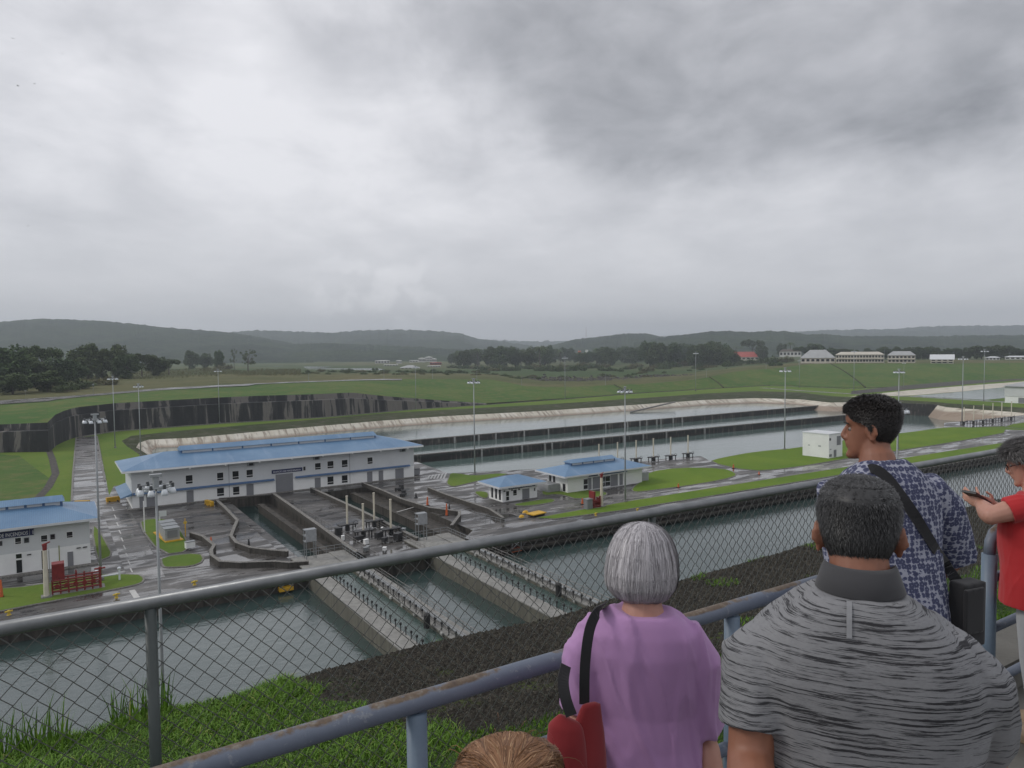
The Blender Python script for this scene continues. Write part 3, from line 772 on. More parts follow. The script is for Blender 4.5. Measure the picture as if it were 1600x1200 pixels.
# quay coping and rubbing strip on the face
struct(MB().box(-300, 114.3, -.25, 34, 114.98, .12).box(46, 112.4, -.25, 56, 112.98, .12).build('coping', MAT['kerb']))
m = MB(); n_ = 40
for i in range(n_):
    x0 = 66+i*(354/n_); x1 = x0+354/n_-.05; y0 = 113-4*(x0-66)/354; y1 = 113-4*(x1-66)/354
    m.add([(x0, y0-.9, .14), (x1, y1-.9, .14), (x1, y1+.3, .14), (x0, y0+.3, .14), (x0, y0-.9, -.5), (x1, y1-.9, -.5), (x1, y1+.3, -.5), (x0, y0+.3, -.5)],
          [(0, 1, 2, 3), (0, 4, 5, 1), (3, 2, 6, 7), (0, 3, 7, 4), (1, 5, 6, 2), (4, 7, 6, 5)])
    m.add([(x0, y0-1.3, -1.2), (x1, y1-1.3, -1.2), (x1, y1-.05, -1.2), (x0, y0-.05, -1.2), (x0, y0-1.3, -1.6), (x1, y1-1.3, -1.6), (x1, y1-.05, -1.6), (x0, y0-.05, -1.6)],
          [(0, 1, 2, 3), (0, 4, 5, 1), (3, 2, 6, 7), (0, 3, 7, 4), (1, 5, 6, 2), (4, 7, 6, 5)])
struct(m.build('quay_coping', MAT['quay_concrete']))
# ================================================================ BUILDINGS
def hip_roof(m, x0, y0, x1, y1, z, rise, inset=None):
    w = min(x1-x0, y1-y0)/2; ins = w if inset is None else inset
    if x1-x0 >= y1-y0: a, b = (x0+ins, (y0+y1)/2, z+rise), (x1-ins, (y0+y1)/2, z+rise)
    else: a, b = ((x0+x1)/2, y0+ins, z+rise), ((x0+x1)/2, y1-ins, z+rise)
    v = [(x0, y0, z), (x1, y0, z), (x1, y1, z), (x0, y1, z), a, b]
    if x1-x0 >= y1-y0: f = [(0, 1, 5, 4), (1, 2, 5), (2, 3, 4, 5), (3, 0, 4)]
    else: f = [(0, 1, 4), (1, 2, 5, 4), (2, 3, 5), (3, 0, 4, 5)]
    m.add(v, f+[(3, 2, 1, 0)])
def text_sign(root, txt, x, y, z, size, rz=0.0, mat='letter_white', w=None):
    cu = bpy.data.curves.new('lettering', 'FONT'); cu.body = txt; cu.size = size; cu.extrude = .01; cu.align_x = 'LEFT'; cu.resolution_u = 2
    tmp = bpy.data.objects.new('tmp', cu); COL.objects.link(tmp)
    me = bpy.data.meshes.new_from_object(tmp.evaluated_get(bpy.context.evaluated_depsgraph_get())); bpy.data.objects.remove(tmp)
    o = bpy.data.objects.new('lettering', me); COL.objects.link(o); me.materials.clear(); me.materials.append(MAT[mat])
    sx = 1.0
    if w: 
        ww = max(v.co.x for v in me.vertices)-min(v.co.x for v in me.vertices); sx = w/ww
    o.location = (x, y, z); o.rotation_euler = (pi/2, 0, rz); o.scale = (sx, 1, 1); o.parent = root; return o
def window(root, x0, z0, x1, z1, y, panes=1, proud=.05, mat='white_paint'):
    "front face window on plane Y=y facing -Y (root-local)"
    f = MB().box(x0-.08, y-proud, z0-.08, x1+.08, y-.004, z1+.08).build('window', MAT[mat], root)
    m = MB(); h = (z1-z0)
    m.box(x0, y-proud-.03, z0+h*.30, x1, y-proud-.004, z1); m.box(x0, y-proud-.03, z0, x1, y-proud-.004, z0+h*.24)
    m.build('pane', MAT['window_glass'], f); return f
def door(root, x0, z0, x1, z1, y, mat='roller_door'):
    d = MB().box(x0, y-.08, z0, x1, y-.004, z1).build('door', MAT[mat], root)
    m = MB()
    k = int((z1-z0)/.5)
    for i in range(1, k): m.box(x0+.05, y-.11, z0+i*.5, x1-.05, y-.084, z0+i*.5+.06)
    return d
def monitor(root, x0, x1, yc, hw, z0, h, post=5.0):
    "raised ridge vent: body, panes strip, roof"
    mb = MB().box(x0, yc-hw, z0-1.0, x1, yc+hw, z0+h*.5).build('roof_monitor', MAT['blue_trim'], root)
    m = MB(); n = int((x1-x0)/post)
    for i in range(n):
        a = x0+.4+i*(x1-x0-.4)/n; m.box(a, yc-hw-.04, z0+.1, a+(x1-x0-.4)/n-.4, yc-hw-.004, z0+h*.45)
    m.build('louvre', MAT['grey_paint'], mb)
    r = MB(); hip_roof(r, x0-.3, yc-hw-.5, x1+.3, yc+hw+.5, z0+h*.5+.003, h*.5, .3); r.build('monitor_roof', MAT['blue_roof'], mb)

# --- machinery building
YB = 186.0
B = empty('machinery_building', (15.3, YB, 0), 0, 'long two-storey white building with blue metal roof and blue name board behind the gates', 'building')
LB, DB, HB = 70.9, 15.5, 8.75
def wx(px, py): q = aty(px, py, YB); return q.x-15.3, q.z
MB().box(0, 0, 0, LB, DB, 3.2).build('lower_wall', MAT['white_paint'], B)
MB().box(.003, .003, 3.2, LB-.003, DB-.003, HB).build('upper_wall', MAT['grey_paint'], B)
MB().box(-1, -1.0, 0, LB+1, -.003, .22).build('plinth', MAT['kerb'], B)
r = MB(); hip_roof(r, -2.0, -2.0, LB+2.0, DB+2.0, HB+.45, 2.6); rf = r.build('roof', MAT['blue_roof'], B)
MB().box(-2.05, -2.05, HB, LB+2.05, DB+2.05, HB+.445).build('fascia', MAT['eave_white'], rf)
m = MB()
for i in range(9): m.box(4+i*8, -2.2, HB-.3, 4.3+i*8, -1.9, HB)
m.box(-2.0, -2.22, HB+.003, LB+2.0, -2.06, HB+.2); m.build('gutter', MAT['white_paint'], rf)
monitor(B, 11.4, 62.0, DB/2, 1.7, HB+2.3, 1.9, 7)
for x0p, x1p, y0, y1 in ((290, 301, 743, 755), (339, 349, 739, 750), (363, 373, 736.5, 748), (385, 395, 734.5, 745), (492, 501, 724, 733), (511.5, 521, 721, 731), (534, 543, 719, 729), (574, 582, 715, 724),
                         (339, 350, 763, 774), (364, 374, 761, 772), (511.5, 521, 745, 756), (534, 543, 743, 753.5)):
    a = wx(x0p, y0); b = wx(x1p, y1); c = wx(x0p, y1)
    window(B, a[0], min(b[1], c[1]), b[0], a[1], 0)
for x0p, x1p, zt in ((217, 224, 2.9), (228, 243, 3.0), (291, 302, 3.0), (385, 396, 3.0), (431, 458, 4.7), (492, 501, 2.8), (574, 582, 2.9), (592, 599, 2.9), (618, 631, 2.9)):
    door(B, wx(x0p, 760)[0], .22, wx(x1p, 760)[0], zt, 0)
m = MB()
for a, b in ((207, 428), (462, 640)):
    x0, x1 = wx(a, 760)[0], wx(b, 740)[0]
    m.add([(x0, 0, 3.75), (x1, 0, 3.75), (x1, -.7, 3.45), (x0, -.7, 3.45), (x0, 0, 3.4), (x1, 0, 3.4), (x1, -.7, 3.33), (x0, -.7, 3.33)], [(0, 3, 2, 1), (3, 7, 6, 2), (0, 4, 7, 3), (1, 2, 6, 5), (4, 5, 6, 7)])
m.build('awning', MAT['blue_trim'], B)
m = MB().add([(0, -1, 3.3), (0, DB, 3.3), (-2.4, DB, 2.9), (-2.4, -1, 2.9), (0, -1, 3.9), (0, DB, 3.9), (-2.4, DB, 3.0), (-2.4, -1, 3.0)], [(0, 1, 2, 3), (4, 7, 6, 5), (3, 2, 6, 7), (0, 3, 7, 4), (1, 5, 6, 2)]).build('side_awning', MAT['blue_roof'], B)
a = wx(424.5, 738); b = wx(472, 732)
sg = MB().box(a[0], -.14, 5.0, b[0], -.004, 5.95).build('name_board', MAT['sign_blue'], B)
text_sign(sg, 'EDIFICIO DE MAQUINARIA', a[0]+.35, -.16, 5.2, .62, w=(b[0]-a[0])-.8)
MB().box(wx(474, 730)[0], -.14, 5.1, wx(477, 730)[0], -.004, 6.05).build('number_board', MAT['dark_frame'], B)
text_sign(B, 'N', wx(412, 737)[0], -.02, 5.1, .5, mat='letter_white')
for px in (391.5, 494, 629):
    a = wx(px, 725 if px < 400 else 713 if px < 500 else 702)[0]
    s = MB().box(a-.8, -.5, 7.6, a+.8, -.004, 8.4).build('air_unit', MAT['galvanised'], B); MB().box(a-.5, -.53, 7.7, a+.5, -.504, 8.3).build('air_unit_grille', MAT['dark_frame'], s)
MB().box(21.2, -.03, 0.3, 21.3, -.004, 8.7).box(52, -.03, .3, 52.1, -.004, 8.7).build('panel_joint', MAT['roller_door'], B)

# --- fire station (left edge)
FS = empty('fire_station', (-52, 141.8, 0), 0, 'white two-tone fire station with blue roof and dark blue name board at the left edge', 'building')
def fx(px, py): q = aty(px, py, 141.8); return q.x+52, q.z
LF, DF = 57.1, 13.0
MB().box(0, 0, 0, LF, DF, 3.6).build('lower_wall', MAT['white_paint'], FS)
MB().box(.003, .003, 3.6, LF-.003, DF-.003, 7.7).build('upper_wall', MAT['grey_paint'], FS)
MB().box(-1, -1.2, 0, LF+1, -.003, .2).build('plinth', MAT['kerb'], FS)
r = MB(); hip_roof(r, -1.5, -1.6, LF+1.5, DF+1.5, 8.1, 2.3); rf = r.build('roof', MAT['blue_roof'], FS)
MB().box(-1.55, -1.65, 7.7, LF+1.55, DF+1.55, 8.097).build('fascia', MAT['eave_white'], rf)
monitor(FS, 4, 53.4, DF/2, 1.5, 9.7, 1.6, 2.6)
for x0p, x1p, y0, y1 in ((23.5, 33, 841, 849), (64, 74, 837, 845), (104, 113.5, 831.5, 839)):
    a = fx(x0p, y0); b = fx(x1p, y1); window(FS, a[0], b[1], b[0], a[1], 0)
for x0p, x1p, y0, y1 in ((38, 45, 841, 847), (79, 85.5, 835.5, 841.5), (0, 3, 846, 852)):
    a = fx(x0p, y0); b = fx(x1p, y1); window(FS, a[0], b[1], b[0], a[1], 0, mat='roller_door')
door(FS, fx(105.5, 870)[0], .2, fx(114.5, 870)[0], 2.6, 0)
a = fx(25, 870)[0]; b = fx(34, 870)[0]
d_ = MB().box(a-.1, -.06, .2, b+.1, -.004, 3.5).build('glazed_door', MAT['white_paint'], FS)
MB().box(a, -.09, .3, b, -.064, 2.4).box(a, -.09, 2.7, b, -.064, 3.4).build('pane', MAT['window_glass'], d_)
MB().box(fx(65, 870)[0], -.04, .3, fx(68.5, 870)[0], -.004, 3.4).build('tall_window', MAT['window_glass'], FS)
MB().box(fx(92, 870)[0], -.05, .2, fx(93.5, 870)[0], -.004, 3.9).build('drain_pipe', MAT['moss'], FS)
a = fx(-42, 848); b = fx(46, 836); c = fx(48, 834); d = fx(53, 834)
sg = MB().box(a[0], -.14, 6.25, b[0], -.004, 7.3).build('name_board', MAT['sign_blue'], FS)
text_sign(sg, 'ESTACION DE INCENDIOS', fx(-37, 846)[0], -.16, 6.45, .85, w=b[0]-fx(-37, 846)[0]-.25)
sg = MB().box(c[0]-.1, -.14, 6.25, d[0], -.004, 7.3).build('number_board', MAT['sign_blue'], FS)
text_sign(sg, '1', c[0]+.1, -.16, 6.42, .9)
m = MB()
for px in (45, 123, 133): 
    a = fx(px, 857)[0]; m.box(a-.3, -.2, 3.0, a+.3, -.004, 3.15)
m.build('wall_lamp', MAT['dark_frame'], FS)

# --- small hut and valve house
HT = empty('control_hut', (88.8, 143, 0), 0, 'small square white hut with pyramid blue roof and dark name board, by the parapet', 'hut')
MB().box(0, 0, 0, 9.9, 6.2, 3.5).build('wall', MAT['white_paint'], HT)
r = MB(); hip_roof(r, -1.8, -1.6, 11.7, 8.4, 3.95, 1.6); rf = r.build('roof', MAT['blue_roof'], HT)
MB().box(-1.85, -1.65, 3.5, 11.75, 8.45, 3.947).build('fascia', MAT['eave_white'], rf)
door(HT, 5.6, .1, 7.6, 2.5, 0); window(HT, 3.0, 1.3, 3.95, 2.6, 0)
g_ = MB().box(.9, -.06, .15, 1.9, -.004, 2.6).build('glazed_door', MAT['white_paint'], HT); MB().box(1.0, -.09, .3, 1.8, -.064, 1.2).box(1.0, -.09, 1.35, 1.8, -.064, 2.5).build('pane', MAT['window_glass'], g_)
for y in (.7, 2.4, 4.2): MB().box(-.05, y, .4, -.004, y+.8, 2.8).build('tall_window', MAT['window_glass'], HT)
m = MB()
for x in (.35, 2.5, 4.5): m.box(x, -.15, 2.45, x+.35, -.004, 2.75)
m.build('wall_lamp', MAT['dark_frame'], HT)
MB().box(9.0, -.1, 1.7, 9.3, -.004, 2.4).build('notice', MAT['dark_frame'], HT)
sg = MB().box(1.7, -.12, 2.85, 9.3, -.004, 3.48).build('name_board', MAT['sign_blue'], HT)
text_sign(sg, 'ESCLUSA  CAMARA 1', 2.0, -.14, 2.98, .42, w=6.9)

q = at(887, 771); X0, Y0 = q.x, q.y
VH = empty('valve_building', (X0, Y0, 0), 0, 'single-storey white building with blue roof and raised roof vent, right of the small hut', 'building')
LV, DV, HV = aty(1003, 757, Y0).x-X0, 8.6, 4.2
MB().box(0, 0, 0, LV, DV, HV).build('wall', MAT['white_paint'], VH)
r = MB(); hip_roof(r, -2.2, -1.8, LV+1.8, DV+2.4, HV+.4, 1.9); rf = r.build('roof', MAT['blue_roof'], VH)
MB().box(-2.25, -1.85, HV, LV+1.85, DV+2.45, HV+.397).build('fascia', MAT['eave_white'], rf)
monitor(VH, 3.6, LV-6.5, DV/2+.3, 1.3, HV+1.9, 1.4, 3.2)
def vx(px): return aty(px, 760, Y0).x-X0
for a, b in ((912, 918), (941, 945), (946, 953)):
    f = MB().box(vx(a)-.15, -.06, .4, vx(b)+.15, -.004, 3.1).build('window', MAT['eave_white'], VH); MB().box(vx(a), -.09, .5, vx(b), -.064, 1.5).box(vx(a), -.09, 1.7, vx(b), -.064, 3.0).build('pane', MAT['window_glass'], f)
for a, b in ((919, 924), (926, 938), (954, 965), (968, 973)): door(VH, vx(a), .2, vx(b), 3.2, 0)
MB().box(vx(920), -.1, 3.45, vx(934), -.004, 3.75).build('name_board', MAT['sign_blue'], VH)
MB().box(vx(940), -.1, 3.5, vx(980), -.004, 4.0).build('awning', MAT['blue_trim'], VH)
MB().box(-.05, .9, .3, -.004, 2.0, 2.2).build('side_door', MAT['dark_frame'], VH)
for y in (5.2, 6.9): MB().box(-.05, y, 2.0, -.004, y+.9, 3.8).build('side_window', MAT['dark_frame'], VH)
MB().box(-3.6, 3.2, 0, -.004, 8.4, 2.0).build('yard_wall', MAT['box_grey'], VH)
MB().box(LV+.004, 1.0, 0, LV+3.4, 6.6, 2.4).build('yard_wall', MAT['box_grey'], VH)

q = at(1295, 717); wl = at(1254, 712)
WB = empty('white_cabin', (q.x, q.y, 0), 0, 'plain white flat-roofed cabin with small grilles, on the lawn behind the fence rail', 'building')
Dw = 11.0; ax_ = (V(wl.x, wl.y, 0)-V(q.x, q.y, 0)); Lw = ax_.length
rt = at(1316, 713.5); ax2 = V(rt.x, rt.y, 0)-V(q.x, q.y, 0)
pts = [(0, 0), (ax2.x, ax2.y), (ax2.x+ax_.x, ax2.y+ax_.y), (ax_.x, ax_.y)]
MB().prism(pts, 0, 7.6).build('wall', MAT['white_paint'], WB)
cx_ = sum(p[0] for p in pts)/4; cy_ = sum(p[1] for p in pts)/4
MB().prism([((p[0]-cx_)*1.03+cx_, (p[1]-cy_)*1.03+cy_) for p in pts], 7.604, 7.95).build('roof', MAT['eave_white'], WB)
u1 = ax2.normalized(); u2 = ax_.normalized(); up = V(0, 0, 1)
def wpanel(s, z0, z1, w_, face, name, mat):
    o = MB()
    if face == 0: c = V(*[0, 0, (z0+z1)/2])+u1*s-u2*.03; o.obox(c, u1, u2, up, w_/2, .03, (z1-z0)/2)
    else: c = V(*[0, 0, (z0+z1)/2])+u2*s-u1*.03; o.obox(c, u2, u1, up, w_/2, .03, (z1-z0)/2)
    o.build(name, MAT[mat], WB)
wpanel(ax2.length*.72, 4.0, 6.9, 2.2, 0, 'louvre', 'roller_door'); wpanel(ax2.length*.45, .3, 2.6, 1.4, 0, 'louvre', 'roller_door'); wpanel(ax2.length*.12, .6, 1.4, 1.4, 0, 'louvre', 'roller_door')
wpanel(ax2.length*.08, 5.8, 6.6, .8, 0, 'grille', 'dark_frame'); wpanel(ax2.length*.12, 2.8, 3.1, .8, 0, 'grille', 'box_grey')
wpanel(Lw*.35, 3.6, 4.0, .9, 1, 'grille', 'box_grey'); wpanel(Lw*.75, 3.6, 3.9, .6, 1, 'grille', 'box_grey')

# far pump house, right edge
q = at(1588, 630); PH = empty('pump_house', (q.x, q.y, 0), .12, 'small grey and white pump house with pale roof at the right edge', 'building')
MB().box(0, -8, 0, 22, 6, 4).build('lower_wall', MAT['white_paint'], PH); MB().box(-.2, -8.2, 4.003, 22, 6.2, 10).build('upper_wall', MAT['grey_paint'], PH)
r = MB(); hip_roof(r, -1.5, -9.5, 24, 8, 10.1, 2.4); r.build('roof', MAT['tin_grey'], PH)
MB().box(-.06, -5, .2, -.004, -1, 3.4).build('door', MAT['roller_door'], PH)

# --- houses on the hill to the right
def ydir(p): return Vector((p.x, p.y, 0)).normalized()
def house(px0, px1, py, z, hpx, name, label, cat='house', floors=2, roof='tin_grey', wall='cream_wall', depth=14, rise=.42, cols=8, gable=False, group='houses on the green hill'):
    a = at(px0, py, z); b = at(px1, py, z); dist = (a-CPOS).dot(_f)
    n_ = ydir((a+b)/2); lat = V(n_.y, -n_.x, 0); c = (a+b)/2; Wd = abs((b-a).dot(lat)); H = hpx*dist/FOC
    root = empty(name, (c.x, c.y, z-.6), atan2(lat.y, lat.x), label, cat, group)
    hw = H*(1-rise); x0, x1 = -Wd/2, Wd/2
    MB().box(x0, 0, 0, x1, depth, hw+.6).build('wall', MAT[wall], root)
    r = MB(); o_ = 1.0
    if gable:
        z0 = hw+.6; z1 = H+.6; r.add([(x0-o_, -o_, z0), (x1+o_, -o_, z0), (x1+o_, depth+o_, z0), (x0-o_, depth+o_, z0), (x0-o_, depth/2, z1), (x1+o_, depth/2, z1)], [(0, 1, 5, 4), (2, 3, 4, 5), (0, 4, 3), (1, 2, 5), (0, 3, 2, 1)])
    else: hip_roof(r, x0-o_, -o_, x1+o_, depth+o_, hw+.6, H-hw, min(Wd, depth)*.45)
    r.build('roof', MAT[roof], root)
    for k in range(floors):
        zz = .6+hw*(k+.3)/floors
        for i in range(cols):
            xc = x0+(i+.5)*Wd/cols; ww = Wd/cols*.3
            MB().box(xc-ww, -.12, zz, xc+ww, -.01, zz+hw/floors*.48).build('window', MAT['window_glass'], root)
    if floors > 1:
        MB().box(x0, -1.6, .6+hw/floors-.25, x1, -.13, .6+hw/floors).build('balcony', MAT['cream_wall'], root)
    return root
house(1218, 1252, 557, 15, 11, 'white_house', 'small white arcaded house half hidden by bushes left of the big tin-roofed house', floors=1, roof='bark', wall='city_white', cols=6, rise=.3)
house(1251, 1305, 567, 14.3, 20, 'large_house', 'large house with wide grey hip roof, leftmost of the hilltop row beside the long building', floors=1, cols=7, rise=.62, depth=26)
house(1306, 1381, 567, 14.3, 17, 'long_building', 'long two-storey cream building with rows of windows on the green hill', 'building', cols=16, rise=.25, roof='cream_wall')
house(1387, 1430, 567, 14.3, 18, 'two_storey_house', 'two-storey cream house with brown-grey roof right of the long building', cols=7, rise=.35, roof='tin_grey')
house(1454, 1490, 568, 14.2, 14, 'small_house', 'small pale gabled house standing alone between trees, rightmost on the hill', cols=4, rise=.55, gable=True, roof='eave_white')
house(1540, 1562, 563, 13, 6, 'low_house', 'low white house among trees near the right edge, left of its twin', floors=1, cols=4, rise=.3, roof='eave_white', wall='city_white')
house(1570, 1620, 562, 13, 6, 'low_house', 'low white house among trees running out of the right edge', floors=1, cols=6, rise=.3, roof='eave_white', wall='city_white')
house(1126, 1186, 563, 7, 13, 'red_roof_house', 'spread-out cream house with red tiled roofs among bushes', floors=1, cols=9, rise=.62, roof='tile_red', depth=24)
q = at(1160, 562, 7)

# distant town by the lake
random.seed(5)
def town(px0, px1, py, z, hpx, label, wall='city_white', roof='city_white', rise=.15, name='warehouse'):
    return house(px0, px1, py, z, hpx, name, label, 'building', 1 if hpx < 8 else 2, roof, wall, 30, rise, 5, group='buildings of the distant town')
town(586, 609, 568, 0, 5, 'leftmost low white shed of the distant town, by the lake')
town(595, 600, 563, 0, 5, 'short white tower block rising behind the leftmost shed', name='tower_block')
town(619, 628, 568, 0, 5, 'small pale block right of the long lakeside shed', name='block')
town(626, 656, 577, 0, 6, 'nearest pale grey hall with ribbed roof in front of the town', roof='tin_grey', rise=.6)
town(640, 662, 566, 0, 3, 'low pale shed left of the central tall block')
town(654, 665, 566, 0, 7, 'stepped white block left of the tallest town block', name='block')
town(664, 676, 565, 0, 8, 'tallest white block in the centre of the distant town', name='block')
town(675, 682, 566, 0, 6, 'white block right of the tallest town block', name='block')
town(672, 690, 570, 0, 4, 'dull red roofed shed at the right of the distant town', wall='tile_red', roof='tile_red')
town(668, 688, 574, 0, 2.5, 'low white roof in front of the red shed')
town(600, 622, 572, 0, 2.5, 'low pale roof on the lake shore before the sheds')
MS = at(671, 560, 0)
tag(MB().tube([(MS.x, MS.y, 0), (MS.x, MS.y, 46)], [1.6, .8], 6).build('chimney_stack', MAT['city_white']), 'thin pale chimney rising over the distant town', 'chimney')
# lake strips
lk = [at(x, y, 4.5) for x, y in ((395, 573), (560, 574), (560, 576.5), (470, 578), (395, 578))]
struct(MB().add([at(x, y, 3.0) for x, y in ((396, 572.6), (440, 572.2), (520, 573.2), (500, 574.6), (430, 575.4), (396, 575.6))], [(0, 1, 2, 3, 4, 5)]).build('lake', MAT['lake_water']))
struct(MB().add([at(x, y, 3.0) for x, y in ((422, 577.2), (470, 575.8), (540, 575.6), (588, 575.2), (601, 577), (600, 581), (560, 580.5), (470, 580.2))], [(0, 1, 2, 3, 4, 5, 6, 7)]).build('lake', MAT['lake_water']))
# radio masts on the wooded ridge
def lattice(px, pyb, pyt, z, name, label, r=.5):
    a = at(px, pyb, z); zt = zat(a.x, a.y, pyt); m = MB()
    for k in range(3): m.tube([(a.x+r*2*cos(k*2.1), a.y+r*2*sin(k*2.1), z), (a.x+r*.4*cos(k*2.1), a.y+r*.4*sin(k*2.1), zt)], r*.5, 4)
    n = 14
    for i in range(n):
        f0 = i/n; w0 = r*2*(1-f0*.8); zz = z+(zt-z)*f0; zz2 = z+(zt-z)*(i+1)/n
        m.tube([(a.x+w0, a.y, zz), (a.x-w0*.5, a.y+w0*.8, zz2)], r*.25, 3)
    return tag(m.build(name, MAT['red_pipe']), label, 'mast')
lattice(916, 548, 511, 10, 'radio_mast', 'tall thin red and white radio mast above the tree line', 1.6)
lattice(996, 552, 530, 10, 'radio_mast', 'short thin radio mast standing over the trees right of the tall one', 1.2)
q = at(906, 556, 10); tag(MB().box(q.x-9, q.y-6, 8, q.x+5, q.y+6, 20).box(q.x-4, q.y-4, 20.01, q.x+2, q.y+4, 27).build('orange_tower', MAT['orange_paint']), 'small orange building peeking out of the tree line under the tall mast', 'building')
q = at(917, 556, 10); tag(MB().tube([(q.x, q.y, 8), (q.x, q.y, 30)], 4.5, 10).build('water_tank', MAT['city_white']), 'pale cylindrical tank beside the orange building in the tree line', 'tank')

# hills
def hill(name, pts, d0, d1, base_py, seed, mat='hill_forest'):
    NX = 420; xs_ = [pts[0][0]+i*(pts[-1][0]-pts[0][0])/NX for i in range(NX+1)]
    top = [atd(x, y, d1) for x, (y,) in zip(xs_, resample(pts, xs_))]
    for i, p in enumerate(top): p.z += noise.noise(Vector((i*.17, seed, 0)))*d1*.0014+max(0, noise.noise(Vector((i*.63, seed, 4))))*d1*.0022
    bot = []
    for x, p in zip(xs_, top):
        d = ray(x, base_py); k = d0; q = CPOS+d*k; q.z = -6; bot.append(q)
    rows = []
    n = 22
    for j in range(n+1):
        t_ = j/n; row = []
        for a, b in zip(bot, top):
            q = a.lerp(b, t_); q.z = a.z+(b.z-a.z)*(t_**1.25)
            if 0 < j < n: q.z += noise.noise(Vector((q.x*.0035, q.y*.0035, seed)))*d1*.009*sin(pi*t_)+noise.noise(Vector((q.x*.015, q.y*.015, seed)))*d1*.003
            row.append(q)
        rows.append(row)
    back = [Vector((p.x*1.15, p.y*1.15, -6)) for p in top]
    rows.append(back)
    return struct(loft(rows).build(name, MAT[mat], smooth=True))
hill('hill', [(-300, 520), (-120, 508), (0, 503), (60, 498), (100, 499), (150, 501), (200, 505), (250, 511), (300, 515), (345, 518), (390, 524), (440, 533), (490, 543)], 1900, 3300, 556, 1)
hill('hill', [(310, 530), (360, 519), (400, 516), (460, 518), (520, 520), (560, 516.5), (620, 515), (680, 517), (720, 521), (745, 529), (775, 533), (830, 540)], 3000, 5200, 553, 2)
hill('foothill', [(330, 548), (420, 541), (500, 536), (560, 538), (620, 541), (700, 545), (760, 548), (800, 551)], 2100, 3000, 556, 3)
hill('hill', [(840, 545), (880, 535), (900, 530), (930, 527), (975, 521.5), (1010, 521), (1032, 526), (1070, 531), (1110, 536)], 2400, 3600, 552, 4)
hill('hill', [(990, 536), (1030, 528), (1060, 524), (1100, 519), (1140, 517), (1170, 519), (1210, 517), (1232, 518), (1262, 523), (1285, 522), (1330, 525.5), (1400, 525), (1450, 526), (1520, 524), (1600, 524), (1900, 520)], 1900, 2900, 550, 5)
hill('hill', [(1180, 530), (1240, 519), (1280, 516), (1350, 515), (1400, 514), (1445, 510), (1500, 509), (1560, 509), (1600, 508), (1900, 506)], 4500, 6800, 548, 6)
hill('hill', [(600, 540), (760, 531), (850, 534), (950, 530), (1060, 524), (1150, 530)], 6000, 7800, 548, 7)
# ================================================================ LIGHT MASTS
def make_mast(h=27.0, lamps=8, R_=1.5, hb=.2):
    root = empty('light_mast', (0, 0, 0))
    MB().tube([(0, 0, .5), (0, 0, h*.5), (0, 0, h-.9)], [hb, hb*.8, hb*.55], 8).build('pole', MAT['mast_steel'], root, smooth=True)
    MB().tube([(0, 0, 0), (0, 0, .55)], .45, 8).build('base', MAT['mast_base'], root)
    m = MB(); ring = [(R_*cos(k*pi/8), R_*sin(k*pi/8), h-.75) for k in range(17)]; m.tube(ring, .06, 5)
    for k in range(4): m.tube([(0, 0, h-.9), (R_*cos(k*pi/2+.3), R_*sin(k*pi/2+.3), h-.75)], .05, 4)
    m.tube([(0, 0, h-.95), (0, 0, h+.1)], .28, 8); m.box(-.55, -.3, h-.05, .55, .3, h+.15)
    m.build('lamp_ring', MAT['mast_steel'], root)
    for k in range(lamps):
        a = 2*pi*(k+.5)/lamps; c, s = cos(a)*R_*1.03, sin(a)*R_*1.03
        l = MB().tube([(c, s, h-.52), (c, s, h-.85)], [.14, .17], 7).build('floodlight', MAT['lamp_housing'], root)
        MB().tube([(c, s, h-.83), (c, s, h-1.05), (c, s, h-1.28)], [.17, .30, .36], 9).build('reflector', MAT['lamp_glass'], l, smooth=True)
    return root
mast0 = make_mast()
MASTS = [(158, 908, 0, 648, 'beside the red pipework, left of the tall foreground mast'), (742, 742, 0, 592, 'at the tip of the grass above the small hut'),
         (977, 785, 0, 605, 'in front of the white valve building'), (1226, 703, 0, 575, 'on the lawn shore just left of the white cabin'),
         (1403, 702, 0, 577, 'rising behind the curly-haired man, nearest one right of the white cabin'), (180, 700, 0, 588, 'on the grass right of the empty wet road'),
         (220, 712, 0, 600, 'at the left corner of the membrane basin, above the blue roof'), (343, 661, 0, 577, 'at the foot of the stained wall above the long blue roof'),
         (650, 640, 0, 572, 'where the stained wall gets low, right of the distant town'), (883, 624, 0, 557, 'on the path under the green slope, below the wooded ridge'),
         (1087, 611, 0, 550, 'on the path below the rubble field left of the red roofed house'), (1249, 606, 0, 562, 'thin one at the foot of the slope below the large grey-roofed house'),
         (1334, 614, 0, 547, 'in front of the long cream building on the hill'), (1412, 606, 0, 566, 'thin one behind the curly-haired man at the foot of the slope'),
         (1503, 664, 0, 557, 'at the left end of the valve platform'), (1537, 626, 0, 546, 'between the two basins at the right, tallest against the hills'),
         (40, 623, 13, 610, 'short one on the grass above the stained wall at far left'), (146, 617, 13.5, 600, 'short one beside the upper road at left'),
         (1577, 571, 14, 551, 'small one among the trees near the right edge')]
for i, (px, py, z, pt, where) in enumerate(MASTS):
    o = mast0 if i == 0 else copy_tree(mast0)
    p = at(px, py, z); h = zat(p.x, p.y, pt)-z; s = h/27.0
    o.location = (p.x, p.y, z); o.scale = (s, s, s) if h > 12 else (s*1.6, s*1.6, s); o.rotation_euler = (0, 0, .37*i)
    tag(o, 'grey floodlight mast '+where, 'light mast', 'floodlight masts around the locks')
